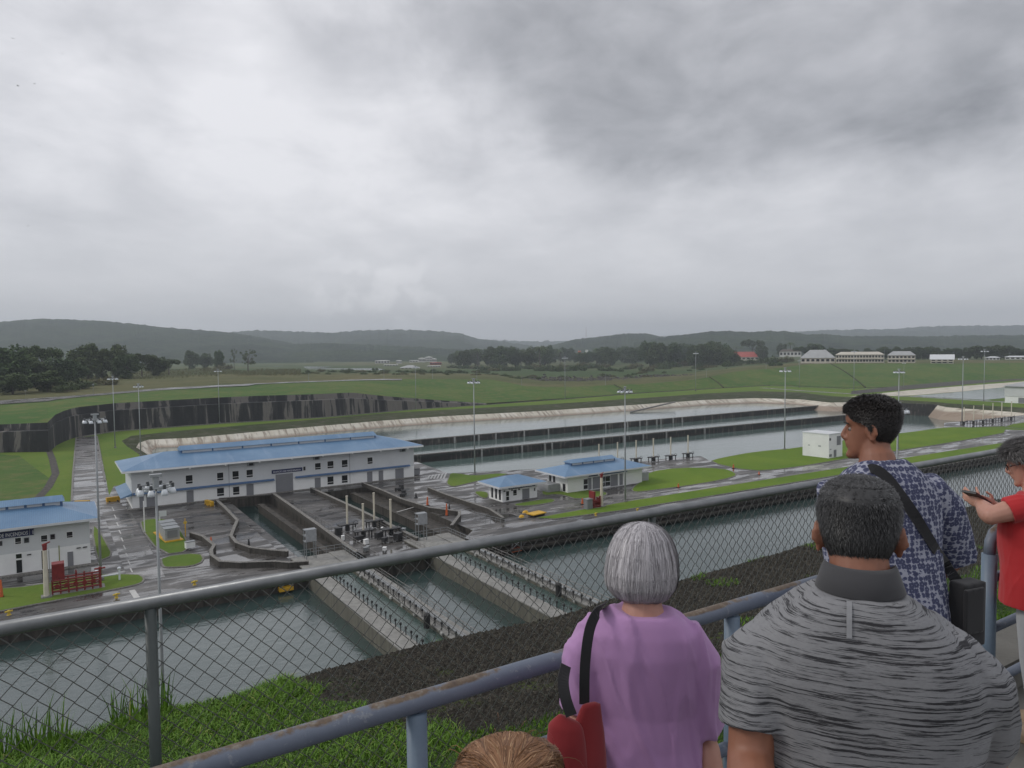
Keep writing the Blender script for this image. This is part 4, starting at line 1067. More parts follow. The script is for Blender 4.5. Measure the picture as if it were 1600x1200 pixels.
# the two near masts: their feet are on the near quay, hidden by the hill
for (px, pt, zt, ft, where) in ((243, 744, 27.0, .65, 'nearest one, its lamp ring over the white building front'), (1403, 630, 28.2, .6, 'only its white lamp ring shows right behind the curly head')):
    o = copy_tree(mast0); q = at(px, pt, zt); o.location = (q.x, q.y, 0.0); s = (zt)/27.0; o.scale = (s*.74, s*.74, s)
    tag(o, 'grey floodlight mast, '+where, 'light mast', 'floodlight masts around the locks')
# thin poles along the crests
for i, (px, py, z, pt) in enumerate(((482, 597, 13, 584), (676, 592, 10, 575), (745, 594, 8, 576), (600, 592, 11, 577), (815, 603, 5.5, 590), (946, 602, 5, 584), (1197, 577, 12, 566), (1104, 590, 8, 578), (1382, 568, 14.3, 545), (1248, 571, 13, 560))):
    p = at(px, py, z); zt = zat(p.x, p.y, pt)
    wh = ['left of the lake', 'right of the distant town', 'behind the mast above the hut', 'below the lake end', 'in the dip of the green slope', 'over the rubble strip', 'below the red roofed house', 'at the dark furrow in the slope', 'between the long building and its neighbour', 'left of the large hill house'][i]
    tag(MB().tube([p, (p.x, p.y, zt)], [.16, .10], 5).tube([(p.x, p.y, zt), (p.x+1.0, p.y-.5, zt+.1)], .07, 4).build('utility_pole', MAT['mast_steel']), 'thin pale pole on the green crest, '+wh, 'pole', 'thin poles along the crest')

# ================================================================ VALVE SHAFTS
def make_shaft(h=7.5, frame=True):
    root = empty('valve_shaft', (0, 0, 0))
    MB().tube([(0, 0, .9), (0, 0, h)], .20, 7).tube([(0, 0, h), (0, 0, h+.1)], .26, 7).build('shaft_tube', MAT['cream_paint'], root)
    m = MB()
    for a, b in ((-1.4, -.7), (1.4, -.7), (-1.4, .7), (1.4, .7)): m.box(a-.1, b-.1, 0, a+.1, b+.1, 1.5)
    m.box(-1.9, -.85, 1.5, 1.9, .85, 1.72); m.box(-.35, -.35, .2, .35, .35, 1.5)
    for k in range(7): m.tube([(1.5+.5*cos(k*.5), -.6, 1.7+.6*sin(k*.5)), (1.5+.5*cos(k*.5+.5), -.6, 1.7+.6*sin(k*.5+.5))], .06, 4)
    m.build('lifting_frame', MAT['dark_steel'], root)
    return root
sh0 = make_shaft()
SH = [((543, 831), 775, 'left front one of the four on the deck between the gates'), ((568, 840), 787, 'nearest one of the four on the deck between the gates'), ((585, 825), 770, 'rear one of the four on the deck between the gates'),
      ((611, 838), 780, 'right front one of the four on the deck between the gates'),
      ((936, 727), 694, 'leftmost of the basin shafts, behind the blue roof vent'), ((965, 725), 691, 'second basin shaft, just right of the blue roof vent'),
      ((994, 724), 688, 'basin shaft right of the grey mast over the valve building'), ((1021, 722), 685, 'middle shaft of the row at the basin shore'), ((1048, 719.5), 683, 'shaft second from the right of the row at the basin shore'), ((1075, 716), 680, 'rightmost shaft of the row at the basin shore by the lawn'),
      ((1506, 665), 636, 'leftmost shaft on the far platform'), ((1521, 664.5), 634, 'second shaft on the far platform'), ((1536, 663), 632, 'third shaft on the far platform'), ((1551, 661), 630, 'fourth shaft on the far platform'), ((1565, 659.5), 629, 'fifth shaft on the far platform'), ((1580, 658), 627, 'rightmost shaft on the far platform')]
for i, ((px, py), pt, lab) in enumerate(SH):
    o = sh0 if i == 0 else copy_tree(sh0); p = at(px, py, 0); h = zat(p.x, p.y, pt); o.location = (p.x, p.y, .02)
    k = h/7.6; o.scale = (1, 1, k)
    tag(o, 'cream valve shaft, '+lab, 'valve shaft', 'valve shafts on the lock decks')
struct(MB().prism(P0([(1475, 669), (1475, 661), (1640, 645), (1640, 664)]), -9, .06).build('valve_platform', MAT['road']))
struct(MB().prism(P0([(985, 731), (990, 722), (1050, 716), (1095, 713), (1112, 722), (1060, 731)]), -9, .07).build('valve_platform', MAT['road']))
# black and white machinery boxes on the central deck
for i, (px, py, w, d, h, mat) in enumerate(((529, 838, 1.2, 1.0, 1.6, 'dark_steel'), (536, 846, .5, .5, 1.0, 'white_paint'), (560, 846, 1.8, .8, .9, 'dark_steel'), (572, 852, .8, .6, 1.0, 'white_paint'), (592, 842, 1.6, .8, 1.2, 'dark_steel'),
                                       (601, 848, 1.0, .7, .9, 'dark_steel'), (622, 845, 1.6, 1.0, 1.4, 'dark_steel'), (630, 836, 1.0, .8, 1.2, 'galvanised'), (573, 862, 1.6, .6, .8, 'galvanised'), (601, 862, .7, .6, .7, 'white_paint'), (555, 830, .9, .4, .7, 'white_paint'), (597, 832, .7, .4, .9, 'white_paint'))):
    p = at(px, py); r_ = empty('machinery_box', (p.x, p.y, .02), .1*i, ('%s machinery box on the deck between the gates, %s' % ({'dark_steel': 'black', 'white_paint': 'small white', 'galvanised': 'grey'}[mat],
        ['beside the left shaft', 'by the left shaft', 'under the nearest shaft', 'right of the nearest shaft foot', 'between nearest and right shafts', 'in front of the right shafts', 'right of all shafts', 'behind the rightmost box', 'frontmost, near the rail', 'front right near the rail', 'behind the left shaft', 'behind the nearest shaft'][i])), 'machine', 'machinery between the gates')
    MB().box(-w/2, -d/2, .25, w/2, d/2, h).box(-w*.55, -d*.55, h+.003, w*.55, d*.55, h+.12).build('cabinet', MAT[mat], r_)
    m = MB()
    for a in (-.42, .42):
        for b in (-.42, .42): m.box(a*w-.05, b*d-.05, 0, a*w+.05, b*d+.05, .25)
    m.build('feet', MAT['dark_steel'], r_)
m = MB(); a = at(527, 838); b = at(600, 829); c = at(660, 846)
rail_line(m, (46.8, 116, 0), (46.8, 165, 0), 1.05, 2.0, .04); rail_line(m, (55.6, 116, 0), (55.6, 140, 0), 1.05, 2.0, .04)
tag(m.build('deck_railing', MAT['rail_steel']), 'grey steel railing along both edges of the deck between the gates', 'railing')
m = MB(); rail_line(m, at(736, 806), at(790, 820), 1.05, 1.6, .04)
tag(m.build('deck_railing', MAT['galvanised']), 'short light railing at the end of the parapet by the small hut', 'railing')

# ================================================================ SMALL DECK OBJECTS
def bollard(px, py, lab):
    p = at(px, py); root = empty('bollard', (p.x, p.y, .02), .3, 'yellow mooring bollard '+lab, 'bollard', 'yellow bollards along the quay'); root.scale = (.62, .62, .62)
    MB().tube([(0, 0, 0), (0, 0, .1), (0, 0, .75)], [.5, .32, .26], 8).build('post', MAT['yellow_mark'], root)
    MB().tube([(-.75, 0, .8), (.75, 0, .8)], [.2, .2], 8).ell((0, 0, .85), (.42, .36, .25), 8, 5).build('horn', MAT['yellow_mark'], root)
for a in ((14, 961, 'at the left edge of the picture'), (182, 934, 'below the grass tip and the red pipework'), (304, 914, 'just above the fence rail right of the tall mast'), (931, 806, 'seen through the mesh under the rail'), (996, 799, 'seen through the mesh next to the fence post')): bollard(*a)
def barrier(px0, py0, px1, py1, lab, mat='yellow_paint'):
    a = at(px0, py0); b = at(px1, py1); d = (b-a); L_ = d.length; root = empty('road_barrier', ((a.x+b.x)/2, (a.y+b.y)/2, .02), atan2(d.y, d.x), lab, 'barrier')
    MB().box(-L_/2, -.35, .2, L_/2, .35, 1.1).box(-L_/2+.1, -.5, 0, L_/2-.1, .5, .2).build('barrier_body', MAT[mat], root)
    m = MB()
    for q in (-.3, .3): m.box(q*L_-.2, -.52, .0, q*L_+.2, .52, .25)
    m.build('forklift_slot', MAT['dark_frame'], root)
barrier(117, 790, 140, 789, 'yellow road barrier left across the wet road behind the fire station')
barrier(166, 785, 187, 782, 'yellow road barrier right across the wet road, nearer the blue roof')
barrier(322, 788, 332, 791, 'short yellow barrier at the head of the left gate recess')
# generator boxes on the grass oval
p = at(266, 842); root = empty('generator_row', (p.x, p.y, .16), .1, 'yellow framed plinth under the three grey cabinets on the grass oval', 'plinth')
MB().box(-1.6, -3.2, 0, 1.6, 6.6, .18).build('plinth', MAT['yellow_paint'], root)
for k, nm in enumerate(('front', 'middle', 'rear')):
    g = empty('grey_cabinet', (p.x, p.y-1.4+k*3.0, .35), .1, '%s grey cabinet of the three on the yellow plinth, on the grass oval' % nm, 'cabinet', 'grey cabinets on the grass oval')
    MB().box(-1.3, -1.1, 0, 1.3, 1.1, 2.1).build('housing', MAT['box_grey'], g); MB().box(-1.4, -1.2, 2.103, 1.4, 1.2, 2.25).build('lid', MAT['galvanised'], g)
    MB().box(-.9, -1.14, .4, .9, -1.104, 1.8).build('louvre', MAT['roller_door'], g)
p = at(290, 840); root = empty('yellow_post', (p.x, p.y, .16), 0, 'thin yellow post with cross arms beside the grey cabinets', 'post'); MB().tube([(0, 0, 0), (0, 0, 3.6)], .1, 6).build('post', MAT['yellow_paint'], root); MB().box(-.3, -.06, 2.6, .3, .06, 3.0).build('cross_arm', MAT['yellow_mark'], root)
p = at(297, 859); root = empty('junction_box', (p.x, p.y, .1), .2, 'small white junction box at the edge of the grass oval', 'box'); MB().box(-.8, -.4, .3, .8, .4, 1.4).build('box', MAT['white_paint'], root); MB().box(-.1, -.1, 0, .1, .1, .3).box(-.85, -.45, 1.403, .85, .45, 1.5).build('lid', MAT['galvanised'], root)
p = at(226, 832); root = empty('thin_white_pole', (p.x, p.y, 0), 0, 'thin white pole on the grass in front of the long building', 'pole'); MB().tube([(0, 0, 0), (0, 0, zat(p.x, p.y, 783))], .12, 6).build('pole', MAT['white_paint'], root); MB().box(-.3, -.3, 0, .3, .3, .2).build('base', MAT['mast_base'], root)
p = at(250, 822); root = empty('sign_post', (p.x, p.y, 0), 0, 'small square white sign on a post behind the nearest mast', 'sign'); zt = zat(p.x, p.y, 799); MB().tube([(0, 0, 0), (0, 0, zt)], .09, 6).build('post', MAT['white_paint'], root); MB().box(-.1, -.12, zt-1.1, 1.3, -.02, zt).build('sign_board', MAT['eave_white'], root)
# fire monitors: cream tower with red head
def monitor_tower(px, py, pt, lab):
    p = at(px, py); zt = zat(p.x, p.y, pt); root = empty('fire_monitor', (p.x, p.y, .1), 0, lab, 'fire monitor', 'cream fire monitor towers')
    MB().tube([(0, 0, 0), (0, 0, zt-1.0)], [.38, .28], 8).build('column', MAT['cream_paint'], root)
    m = MB(); m.tube([(0, 0, zt-1), (0, 0, zt-.3)], .3, 7); m.tube([(-.3, -.2, zt-.2), (.7, .2, zt+.1)], [.16, .09], 7); m.box(-.3, -.25, zt-.5, .3, .25, zt-.15); m.build('nozzle', MAT['red_pipe'], root)
    m = MB()
    for q in (-.25, .25): m.tube([(.5, q, 0), (.5, q, zt-1.2)], .05, 4)
    for i in range(int(zt*2.2)): m.tube([(.5, -.25, .3+i*.42), (.5, .25, .3+i*.42)], .04, 4)
    m.build('ladder', MAT['galvanised'], root)
    m = MB(); m.box(-.7, -.7, 0, .7, .7, .25); m.build('base', MAT['mast_base'], root)
    return root
monitor_tower(73, 934, 850, 'cream fire monitor tower with red nozzle before the fire station')
monitor_tower(940, 792, 740, 'cream fire monitor tower with red nozzle before the valve building')
def pipework(px, py, s, lab, w=6.2):
    p = at(px, py); root = empty('fire_pipework', (p.x, p.y, .12), 0, lab, 'pipework'); r1 = random.Random(4)
    m = MB(); m.box(-w*.5, -.9, 2.0*s, -w*.24, .9, 4.6*s)
    m.build('hose_cabinet', MAT['red_pipe'], root)
    m = MB()
    for i in range(7):
        x = -w*.5+i*w/6; m.tube([(x, -.8, 0), (x, -.8, (2.0+r1.random()*1.2)*s)], .13, 6); m.tube([(x, .8, 0), (x, .8, (1.6+r1.random()*1.6)*s)], .13, 6)
        m.tube([(x, -.8, 1.2*s), (x, .8, 1.2*s)], .11, 5)
    for z in (.5, 1.3, 2.1): m.tube([(-w*.5, -.8, z*s), (w*.5, -.8, z*s)], .16, 6); m.tube([(-w*.5, .8, z*s), (w*.5, .8, z*s)], .14, 6)
    m.tube([(w*.5, -.8, 0), (w*.5, -.8, 3.2*s)], .2, 6); m.tube([(w*.38, -.8, 3.0*s), (w*.62, -.8, 3.0*s)], .14, 6)
    m.build('pipes', MAT['red_pipe'], root)
    for i in range(5):
        x = -w*.4+i*w/5.3; MB().tube([(x, -1.1, 1.3*s), (x, -1.05, 1.3*s), (x, -.9, 1.3*s)], [.32, .34, .1], 9).build('valve_wheel', MAT['red_pipe'], root)
    MB().box(-w*.55, -1.1, -.1, w*.6, 1.1, .06).build('slab', MAT['mast_base'], root)
pipework(120, 923, 1.0, 'cluster of red fire pipes and valve wheels beside the cream tower')
pipework(929, 793, .8, 'small red pipe stand left of the cream tower by the valve building', 1.8)
p = at(919, 796); root = empty('pump_box', (p.x, p.y, .1), .1, 'dark grey pump box left of the red pipe stand', 'box'); MB().box(-.8, -.6, .2, .8, .6, 2.2).build('housing', MAT['roller_door'], root); MB().box(-.9, -.7, 2.203, .9, .7, 2.35).box(-.8, -.6, 0, .8, .6, .197).build('cover', MAT['galvanised'], root)
p = at(170, 910); root = empty('valve_manifold', (p.x, p.y, .12), 0, 'white valve manifold at the foot of the mast by the red pipes', 'valve')
m = MB()
for q in (-1.6, 1.5): m.tube([(q, 0, 0), (q, 0, 1.8)], .16, 6); m.ell((q, 0, 1.9), (.3, .3, .22), 8, 5)
m.tube([(-1.6, 0, 1.0), (1.5, 0, 1.0)], .14, 6); m.build('pipes', MAT['lamp_glass'], root)
MB().tube([(-1.2, 0, 1.7), (-2.1, 0, 1.7)], [.3, .3], 8).build('hand_wheel', MAT['eave_white'], root)
# yellow pallet box and covers, orange posts
p = at(838, 806); root = empty('yellow_skip', (p.x, p.y, .16), .15, 'flat yellow lidded box on the grass strip by the rail', 'box'); MB().box(-1.9, -1.2, .35, 1.9, 1.2, .55).build('lid', MAT['yellow_paint'], root); MB().box(-1.6, -1.0, 0, 1.6, 1.0, .347).build('body', MAT['dark_frame'], root)
for i, (px, py) in enumerate(((821, 803), (815, 810))):
    p = at(px, py); root = empty('yellow_cover', (p.x, p.y, .1), .5*i, ['domed yellow cover behind, left of the flat yellow box', 'domed yellow cover in front, at the kerb'][i], 'cover'); MB().ell((0, 0, .2), (.75, .55, .5), 10, 6).build('dome', MAT['yellow_paint'], root); MB().tube([(0, 0, 0), (0, 0, .15)], .8, 10).build('rim', MAT['mast_base'], root)
def cone_post(px, py, h, lab, nm='orange_marker', mat='orange_paint'):
    p = at(px, py); root = empty(nm, (p.x, p.y, .06), 0, lab, 'marker'); MB().tube([(0, 0, .1), (0, 0, h)], [.28, .12], 7).build('post', MAT[mat], root); MB().box(-.4, -.4, 0, .4, .4, .1).build('foot', MAT['dark_frame'], root)
cone_post(698, 806, 2.6, 'orange-red marker post behind the bent parapet'); cone_post(910, 788, 1.4, 'orange marker near the pump box'); cone_post(1060, 762, 1.0, 'orange marker on the kerb of the middle lawn')
cone_post(1146, 732, 1.2, 'small orange marker where the cross road meets the shore lawn'); cone_post(1186, 742, .9, 'orange marker on the lock road right of the middle lawn')
cone_post(2, 934, 2.6, 'tall orange-red marker at the very left edge on the grass'); cone_post(330, 852, 1.5, 'faded orange marker beside the winding parapet'); cone_post(668, 790, 2.0, 'thin orange marker behind the long parapet right of the benches', 'orange_marker')
for px, py, h, lab in ((389, 856, 1.6, 'dark post at the bend of the left parapet'), (702, 800, 1.7, 'dark post next to the orange-red marker'), (650, 778, 1.2, 'dark post at the right recess parapet')): cone_post(px, py, h, lab, 'dark_post', 'dark_steel')
# dark benches / scooters near the right recess
for i, (px, py, lab) in enumerate(((624, 766, 'dark utility cart parked on the wet deck, farther one'), (630, 775, 'dark utility cart parked on the wet deck, nearer one'))):
    p = at(px, py); root = empty('utility_cart', (p.x, p.y, .02), .4+i*.5, lab, 'cart'); MB().box(-1.2, -.5, .35, 1.2, .5, .75).box(.3, -.5, .753, 1.1, .5, 1.3).build('body', MAT['dark_steel'], root)
    for a, b in ((-.8, -.5), (.8, -.5), (-.8, .5), (.8, .5)): MB().tube([(a, b-.08, .3), (a, b+.08, .3)], .3, 10).build('wheel', MAT['black_rubber'], root)
p = at(648, 772); root = empty('dumpster', (p.x, p.y, .0), 0, 'dark box against the right end of the long building', 'box'); q = at(648, 742); root.location = (q.x, q.y, 0); MB().box(-1.3, -.8, .1, 1.3, .8, 1.7).build('body', MAT['roller_door'], root); MB().box(-1.35, -.85, 1.703, 1.35, .85, 1.85).build('lid', MAT['dark_steel'], root)
p = at(712, 739, -9); cz = empty('mooring_buoy', (at(713, 735, -10.2).x, at(713, 735, -10.2).y, -10.2), 0, 'small white buoy on the basin water beside the shore mast', 'buoy'); MB().ell((0, 0, .3), (.7, .7, .6), 10, 6).build('float', MAT['white_paint'], cz); MB().tube([(0, 0, .6), (0, 0, 1.9)], .15, 6).build('pole', MAT['white_paint'], cz)
q0 = at(1055, 629, -1); q1 = at(985, 645, -4.2); m = MB(); m.tube([q0+V(0, 0, .5), q1+V(0, 0, .4)], .5, 6); tag(m.build('outfall_pipe', MAT['rail_steel']), 'brown pipe slanting down the pale membrane into the upper basin', 'pipe')

# ================================================================ TREES
def crown_mesh(name, seed, kind, nleaf=2600, leaf=.55, mat='leaf_dark'):
    "unit-ish tree, about 10 m high; leaf clumps spread through the crown volume"
    r1 = random.Random(seed); m = MB(); clumps = []
    if kind == 'broad':
        for i in range(40):
            a = r1.random()*2*pi; rr_ = r1.random()**.5*4.3; z = 1.2+r1.random()*8.0; k = 1-((z-5.2)/5.6)**2
            clumps.append((rr_*cos(a)*max(.35, k), rr_*sin(a)*max(.35, k), z, .9+r1.random()*1.1))
    elif kind == 'umbrella':
        for i in range(24):
            a = r1.random()*2*pi; rr_ = r1.random()**.5*5.2; clumps.append((rr_*cos(a), rr_*sin(a), 7.6+r1.random()*1.6-rr_*.22, .7+r1.random()*.9))
    elif kind == 'bush':
        for i in range(18):
            a = r1.random()*2*pi; rr_ = r1.random()**.5*4.6; clumps.append((rr_*cos(a), rr_*sin(a), 1.0+r1.random()*3.6*(1-rr_/6), .9+r1.random()*.9))
    elif kind == 'sparse':
        for i in range(22):
            a = r1.random()*2*pi; rr_ = r1.random()**.5*3.6; clumps.append((rr_*cos(a), rr_*sin(a), 4+r1.random()*6.0, .35+r1.random()*.6))
    tot = sum(c[3]**2 for c in clumps)
    for (x, y, z, r_) in clumps:
        for _ in range(int(nleaf*r_*r_/tot)):
            d = Vector((r1.gauss(0, 1), r1.gauss(0, 1), r1.gauss(0, .75))).normalized()*(r_*(.55+.5*r1.random()))
            c = Vector((x, y, z))+d; s = leaf*(.5+r1.random())
            t1 = Vector((r1.gauss(0, 1), r1.gauss(0, 1), r1.gauss(0, .6))).normalized(); t2 = t1.cross(Vector((r1.gauss(0, .5), r1.gauss(0, .5), 1))).normalized()
            m.add([c-t1*s*.6, c-t2*s*.35, c+t1*s*.6, c+t2*s*.35], [(0, 1, 2, 3)])
    return m, clumps
def make_tree(kind, seed, mat, name, nleaf=2600, leaf=.55):
    root = empty(name, (0, 0, 0)); m, cl = crown_mesh(name, seed, kind, nleaf, leaf)
    m.build('crown', MAT[mat], root, fix=False)
    t = MB(); r1 = random.Random(seed+50)
    if kind != 'bush':
        t.tube([(0, 0, -.4), (.1, 0, 2), (0, .1, 4.5), (0, 0, 6.5)], [.35, .28, .2, .1], 7)
    else: t.tube([(0, 0, -.3), (0, 0, 1.5)], [.2, .12], 6)
    for c in cl[::3]: 
        b0 = Vector((0, .05, min(c[2]-1, 4.2) if kind != 'bush' else .3)); t.tube([b0, b0.lerp(Vector(c[:3]), .55)+Vector((0, 0, -.2)), Vector(c[:3])], [.13, .09, .04], 5)
    t.build('trunk', MAT['bark'], root)
    return root
def make_palm(seed):
    root = empty('palm_tree', (0, 0, 0)); r1 = random.Random(seed); m = MB()
    for k in range(16):
        a = k*2.4+r1.random()*.4; up = .9-1.5*(k/16); L_ = 3.0; prev = None
        for i in range(7):
            t_ = i/6; p = Vector((cos(a)*L_*t_, sin(a)*L_*t_, 9.2+up*t_*1.6-2.2*t_*t_)); n_ = Vector((-sin(a), cos(a), 0))*(.42*(1-t_)+.1)
            if prev:
                m.add([prev[0]-prev[1]+V(0, 0, -.15), prev[0], p, p-n_+V(0, 0, -.15)], [(0, 1, 2, 3)]); m.add([prev[0], prev[0]+prev[1]+V(0, 0, -.15), p+n_+V(0, 0, -.15), p], [(0, 1, 2, 3)])
            prev = (p, n_)
    m.build('crown', MAT['leaf_mid'], root, fix=False)
    MB().tube([(0, 0, -.3), (.2, 0, 5), (0, 0, 9.2)], [.3, .2, .16], 7).build('trunk', MAT['bark'], root)
    return root
PROTO = {'broad': [make_tree('broad', 1, 'leaf_dark', 'broadleaf_tree', 7500, .55), make_tree('broad', 2, 'leaf_dark', 'broadleaf_tree', 7500, .55), make_tree('broad', 3, 'leaf_mid', 'broadleaf_tree', 6500, .6)],
         'umbrella': [make_tree('umbrella', 4, 'leaf_mid', 'spreading_tree', 5200, .5)], 'bush': [make_tree('bush', 5, 'leaf_mid', 'bush', 1400, .6), make_tree('bush', 6, 'leaf_dry', 'bush', 1200, .6), make_tree('bush', 8, 'leaf_dark', 'bush', 1400, .6)],
         'sparse': [make_tree('sparse', 7, 'leaf_mid', 'sparse_tree', 1100, .4)], 'palm': [make_palm(9)]}
used = set(); rt = random.Random(11)
def plant(kind, px, py, z, hpx, label, group, wide=1.0, var=None):
    ps = PROTO[kind]; pr = ps[var if var is not None else rt.randrange(len(ps))]
    if pr.name in used: o = copy_tree(pr)
    else: o = pr; used.add(pr.name)
    p = at(px, py, z); dist = (p-CPOS).dot(_f); H = hpx*dist/FOC; base = {'broad': 9.8, 'umbrella': 9.6, 'bush': 4.9, 'sparse': 10.2, 'palm': 9.6}[kind]
    s = H/base; o.location = (p.x, p.y, z-.2*s); o.scale = (s*wide, s*wide, s); o.rotation_euler = (0, 0, rt.random()*6.3)
    cat = {'bush': 'bush', 'palm': 'palm tree'}.get(kind, 'tree')
    return tag(o, label, cat, group)
G1 = 'trees behind the stained wall on the left'
for (k, px, py, z, h, w, lab) in (('broad', -40, 612, 14, 72, 1.2, 'big dark tree at the very left edge, half cut off'), ('broad', 5, 606, 14, 64, 1.15, 'tall dark tree at the left edge behind the lone short mast'), ('broad', 30, 603, 14, 52, 1.1, 'dark rounded tree filling the gap left of the feathery one'),
        ('umbrella', 66, 598, 14, 58, .8, 'feathery spreading tree left of the big dark pair'), ('broad', 52, 604, 14, 38, 1.4, 'low dark tree under the feathery spreading tree'), ('broad', 92, 600, 14, 40, 1.3, 'mid-height tree in the dip between feathery and big trees'),
        ('broad', 138, 592, 14, 54, .95, 'tallest dark tree with dense rounded crown, left of a twin crown'), ('broad', 160, 592, 14, 46, 1.0, 'dark tree tucked between the two tallest crowns'), ('broad', 184, 590, 14, 51, .85, 'tall dark tree right of the tallest one'), ('broad', 200, 592, 14, 38, 1.1, 'dark tree lowering toward the right of the tall pair'),
        ('umbrella', 222, 588, 14, 36, 1.0, 'light feathery spreading tree before the dry grass'), ('broad', 244, 587, 14, 30, 1.2, 'low broad green tree near the dry grass'), ('umbrella', 264, 585, 14, 24, 1.3, 'lowest rightmost tree of the left group'), ('broad', 115, 598, 14, 34, 1.4, 'squat dark tree before the tall pair'),
        ('broad', 20, 614, 14, 30, 1.8, 'wide low thicket-like tree at the left edge bottom'), ('broad', 75, 610, 14, 30, 1.8, 'wide low dark tree above the short mast'), ('bush', 130, 606, 14, 18, 1.4, 'dense shrub left of the upper road bend'), ('bush', 165, 601, 14, 15, 1.4, 'shrub along the upper road'),
        ('bush', 105, 611, 14, 15, 1.2, 'low shrub above the wall where the road begins')): plant(k, px, py, z, h, lab, G1, w)
G2 = 'small trees on the skyline left of the lake'
for (k, px, py, z, h, w, lab) in (('broad', 298, 577, 9, 29, .8, 'round dark tree, first of the small row before the lake'), ('broad', 321, 576, 9, 24, 1.0, 'second small tree of the row, slightly lower and wider'), ('broad', 343, 578, 9, 30, .55, 'narrow pointed tree in the small row'), ('bush', 352, 578, 9, 13, 1.0, 'low bush between pointed and thin tree'),
        ('sparse', 366, 578, 9, 35, .5, 'thin sparse tree leaning beside the twisted one'), ('sparse', 388, 582, 9, 37, .95, 'open-crowned twisted tree at the lake end'), ('bush', 335, 580, 9, 10, 2.0, 'low bush under the small row')): plant(k, px, py, z, h, lab, G2, w)
G3 = 'trees of the dark wood line behind the rubble field'
rt.seed(3)
spots = []
for i in range(74):
    px = 708+i*(1150-708)/73+rt.uniform(-4, 4)
    top = resample([(700, 556), (716, 548), (740, 543), (790, 540), (830, 543), (850, 541), (885, 543), (905, 549), (930, 545), (960, 541), (1000, 540), (1018, 532), (1040, 538), (1065, 535), (1090, 539), (1110, 534), (1135, 540), (1152, 550)], [px])[0][0]
    spots.append((px, 566+rt.uniform(-4, 8), top+rt.uniform(-1, 4)))
for i, (px, py, top) in enumerate(spots):
    k = 'palm' if i % 5 == 2 and px < 960 else 'broad'
    plant(k, px, py, 2, (py-top)*(1.03 if k == 'palm' else 1), 'dark tree in the dense wood line behind the rubble field' if k == 'broad' else 'palm standing out of the dense wood line behind the rubble field', G3, 1.0 if k == 'palm' else rt.uniform(.75, 1.15))
for i in range(46):
    px = 712+i*9.4+rt.uniform(-4, 4); plant('bush', px, 578+rt.uniform(-4, 3)-(px > 1040)*4, 2, rt.uniform(6, 11), 'green bush at the foot of the dense wood line', 'bushes at the foot of the wood line', rt.uniform(.9, 1.6))
for (k, px, py, z, h, w, lab) in (('broad', 1118, 562, 6, 27, 1.3, 'large rounded tree left of the red roofed house'), ('umbrella', 1176, 560, 8, 30, .9, 'spreading tree rising behind the red roofs'), ('broad', 1191, 562, 8, 22, 1.0, 'dark round tree right of the red roofs'), ('palm', 1150, 556, 8, 16, 1, 'palm over the red roofs, left one'), ('palm', 1158, 556, 8, 15, 1, 'palm over the red roofs, right one'),
        ('palm', 1235, 556, 13, 22, 1.1, 'palm standing above the white arcaded house'), ('broad', 1222, 556, 13, 19, 1, 'tree behind the white arcaded house'), ('bush', 1200, 568, 10, 15, 1.1, 'bush between red roofs and white arcaded house'), ('bush', 1228, 566, 12, 12, 1, 'dark bush in front of the white arcaded house'), ('bush', 1168, 568, 8, 10, 1.3, 'bush in front of the cream red-roofed house'), ('bush', 1140, 572, 7, 10, 1.3, 'green bush left of and below the red roofed house'), ('bush', 1212, 572, 11.5, 9, 1.2, 'low yellowish bush on the crest left of the large house')):
    plant(k, px, py, z, h, lab, 'trees around the hill houses', w)
for i, px in enumerate((1258, 1272, 1285, 1300, 1318, 1336, 1356, 1378, 1384, 1400, 1418, 1434, 1442, 1450, 1462, 1478, 1492, 1500, 1512, 1526, 1534, 1548, 1560, 1572, 1584, 1596, 1610)):
    top = resample([(1250, 543), (1270, 538), (1290, 540), (1310, 545), (1380, 543), (1430, 542), (1500, 544), (1530, 541), (1570, 539), (1600, 545)], [px])[0][0]
    plant('broad' if i % 4 else 'umbrella', px, 561, 13, 561-top+rt.uniform(-2, 1), 'dark tree in the row behind the houses on the green hill', 'dark trees behind the hill houses', rt.uniform(1, 1.4))
for i in range(120):
    px = rt.uniform(410, 1190); t_ = rt.random(); y0 = resample([(400, 591), (560, 586), (740, 588), (850, 597), (1000, 592), (1190, 572)], [px])[0][0]
    z0 = resample([(400, 12), (560, 9), (740, 5), (850, 3), (1000, 2.5), (1100, 4), (1190, 8)], [px])[0][0]
    py = y0-rt.random()*8
    plant('bush', px, py, z0-rt.random()*1.5, rt.uniform(2.5, 6.5), 'scattered bush in the rough scrub beyond the green bank', 'bushes scattered in the scrub', rt.uniform(.8, 1.7))
for i in range(26):
    px = 455+i*11+rt.uniform(-5, 5); plant('bush', px, 582+rt.uniform(-1, 1.5), 5, rt.uniform(3, 6.5), 'dark bush along the lake shore beyond the green bank', 'bushes along the lake shore', rt.uniform(1, 1.8), 2)
# rubble field
m = MB(); r1 = random.Random(8)
for _ in range(900):
    px = r1.uniform(800, 1085); py = r1.gauss(593 if px < 1000 else 588, 2.6)
    if not 585 < py < 600: continue
    p = at(px, py, 3.2); s = r1.uniform(.5, 1.8); m.ell((p.x, p.y, p.z-.2), (s*1.4, s, s*.7), 5, 3)
tag(m.build('rubble', MAT['rock_slope']), 'strip of pale broken rubble on the flat ground behind the green bank', 'rubble', kind='stuff')
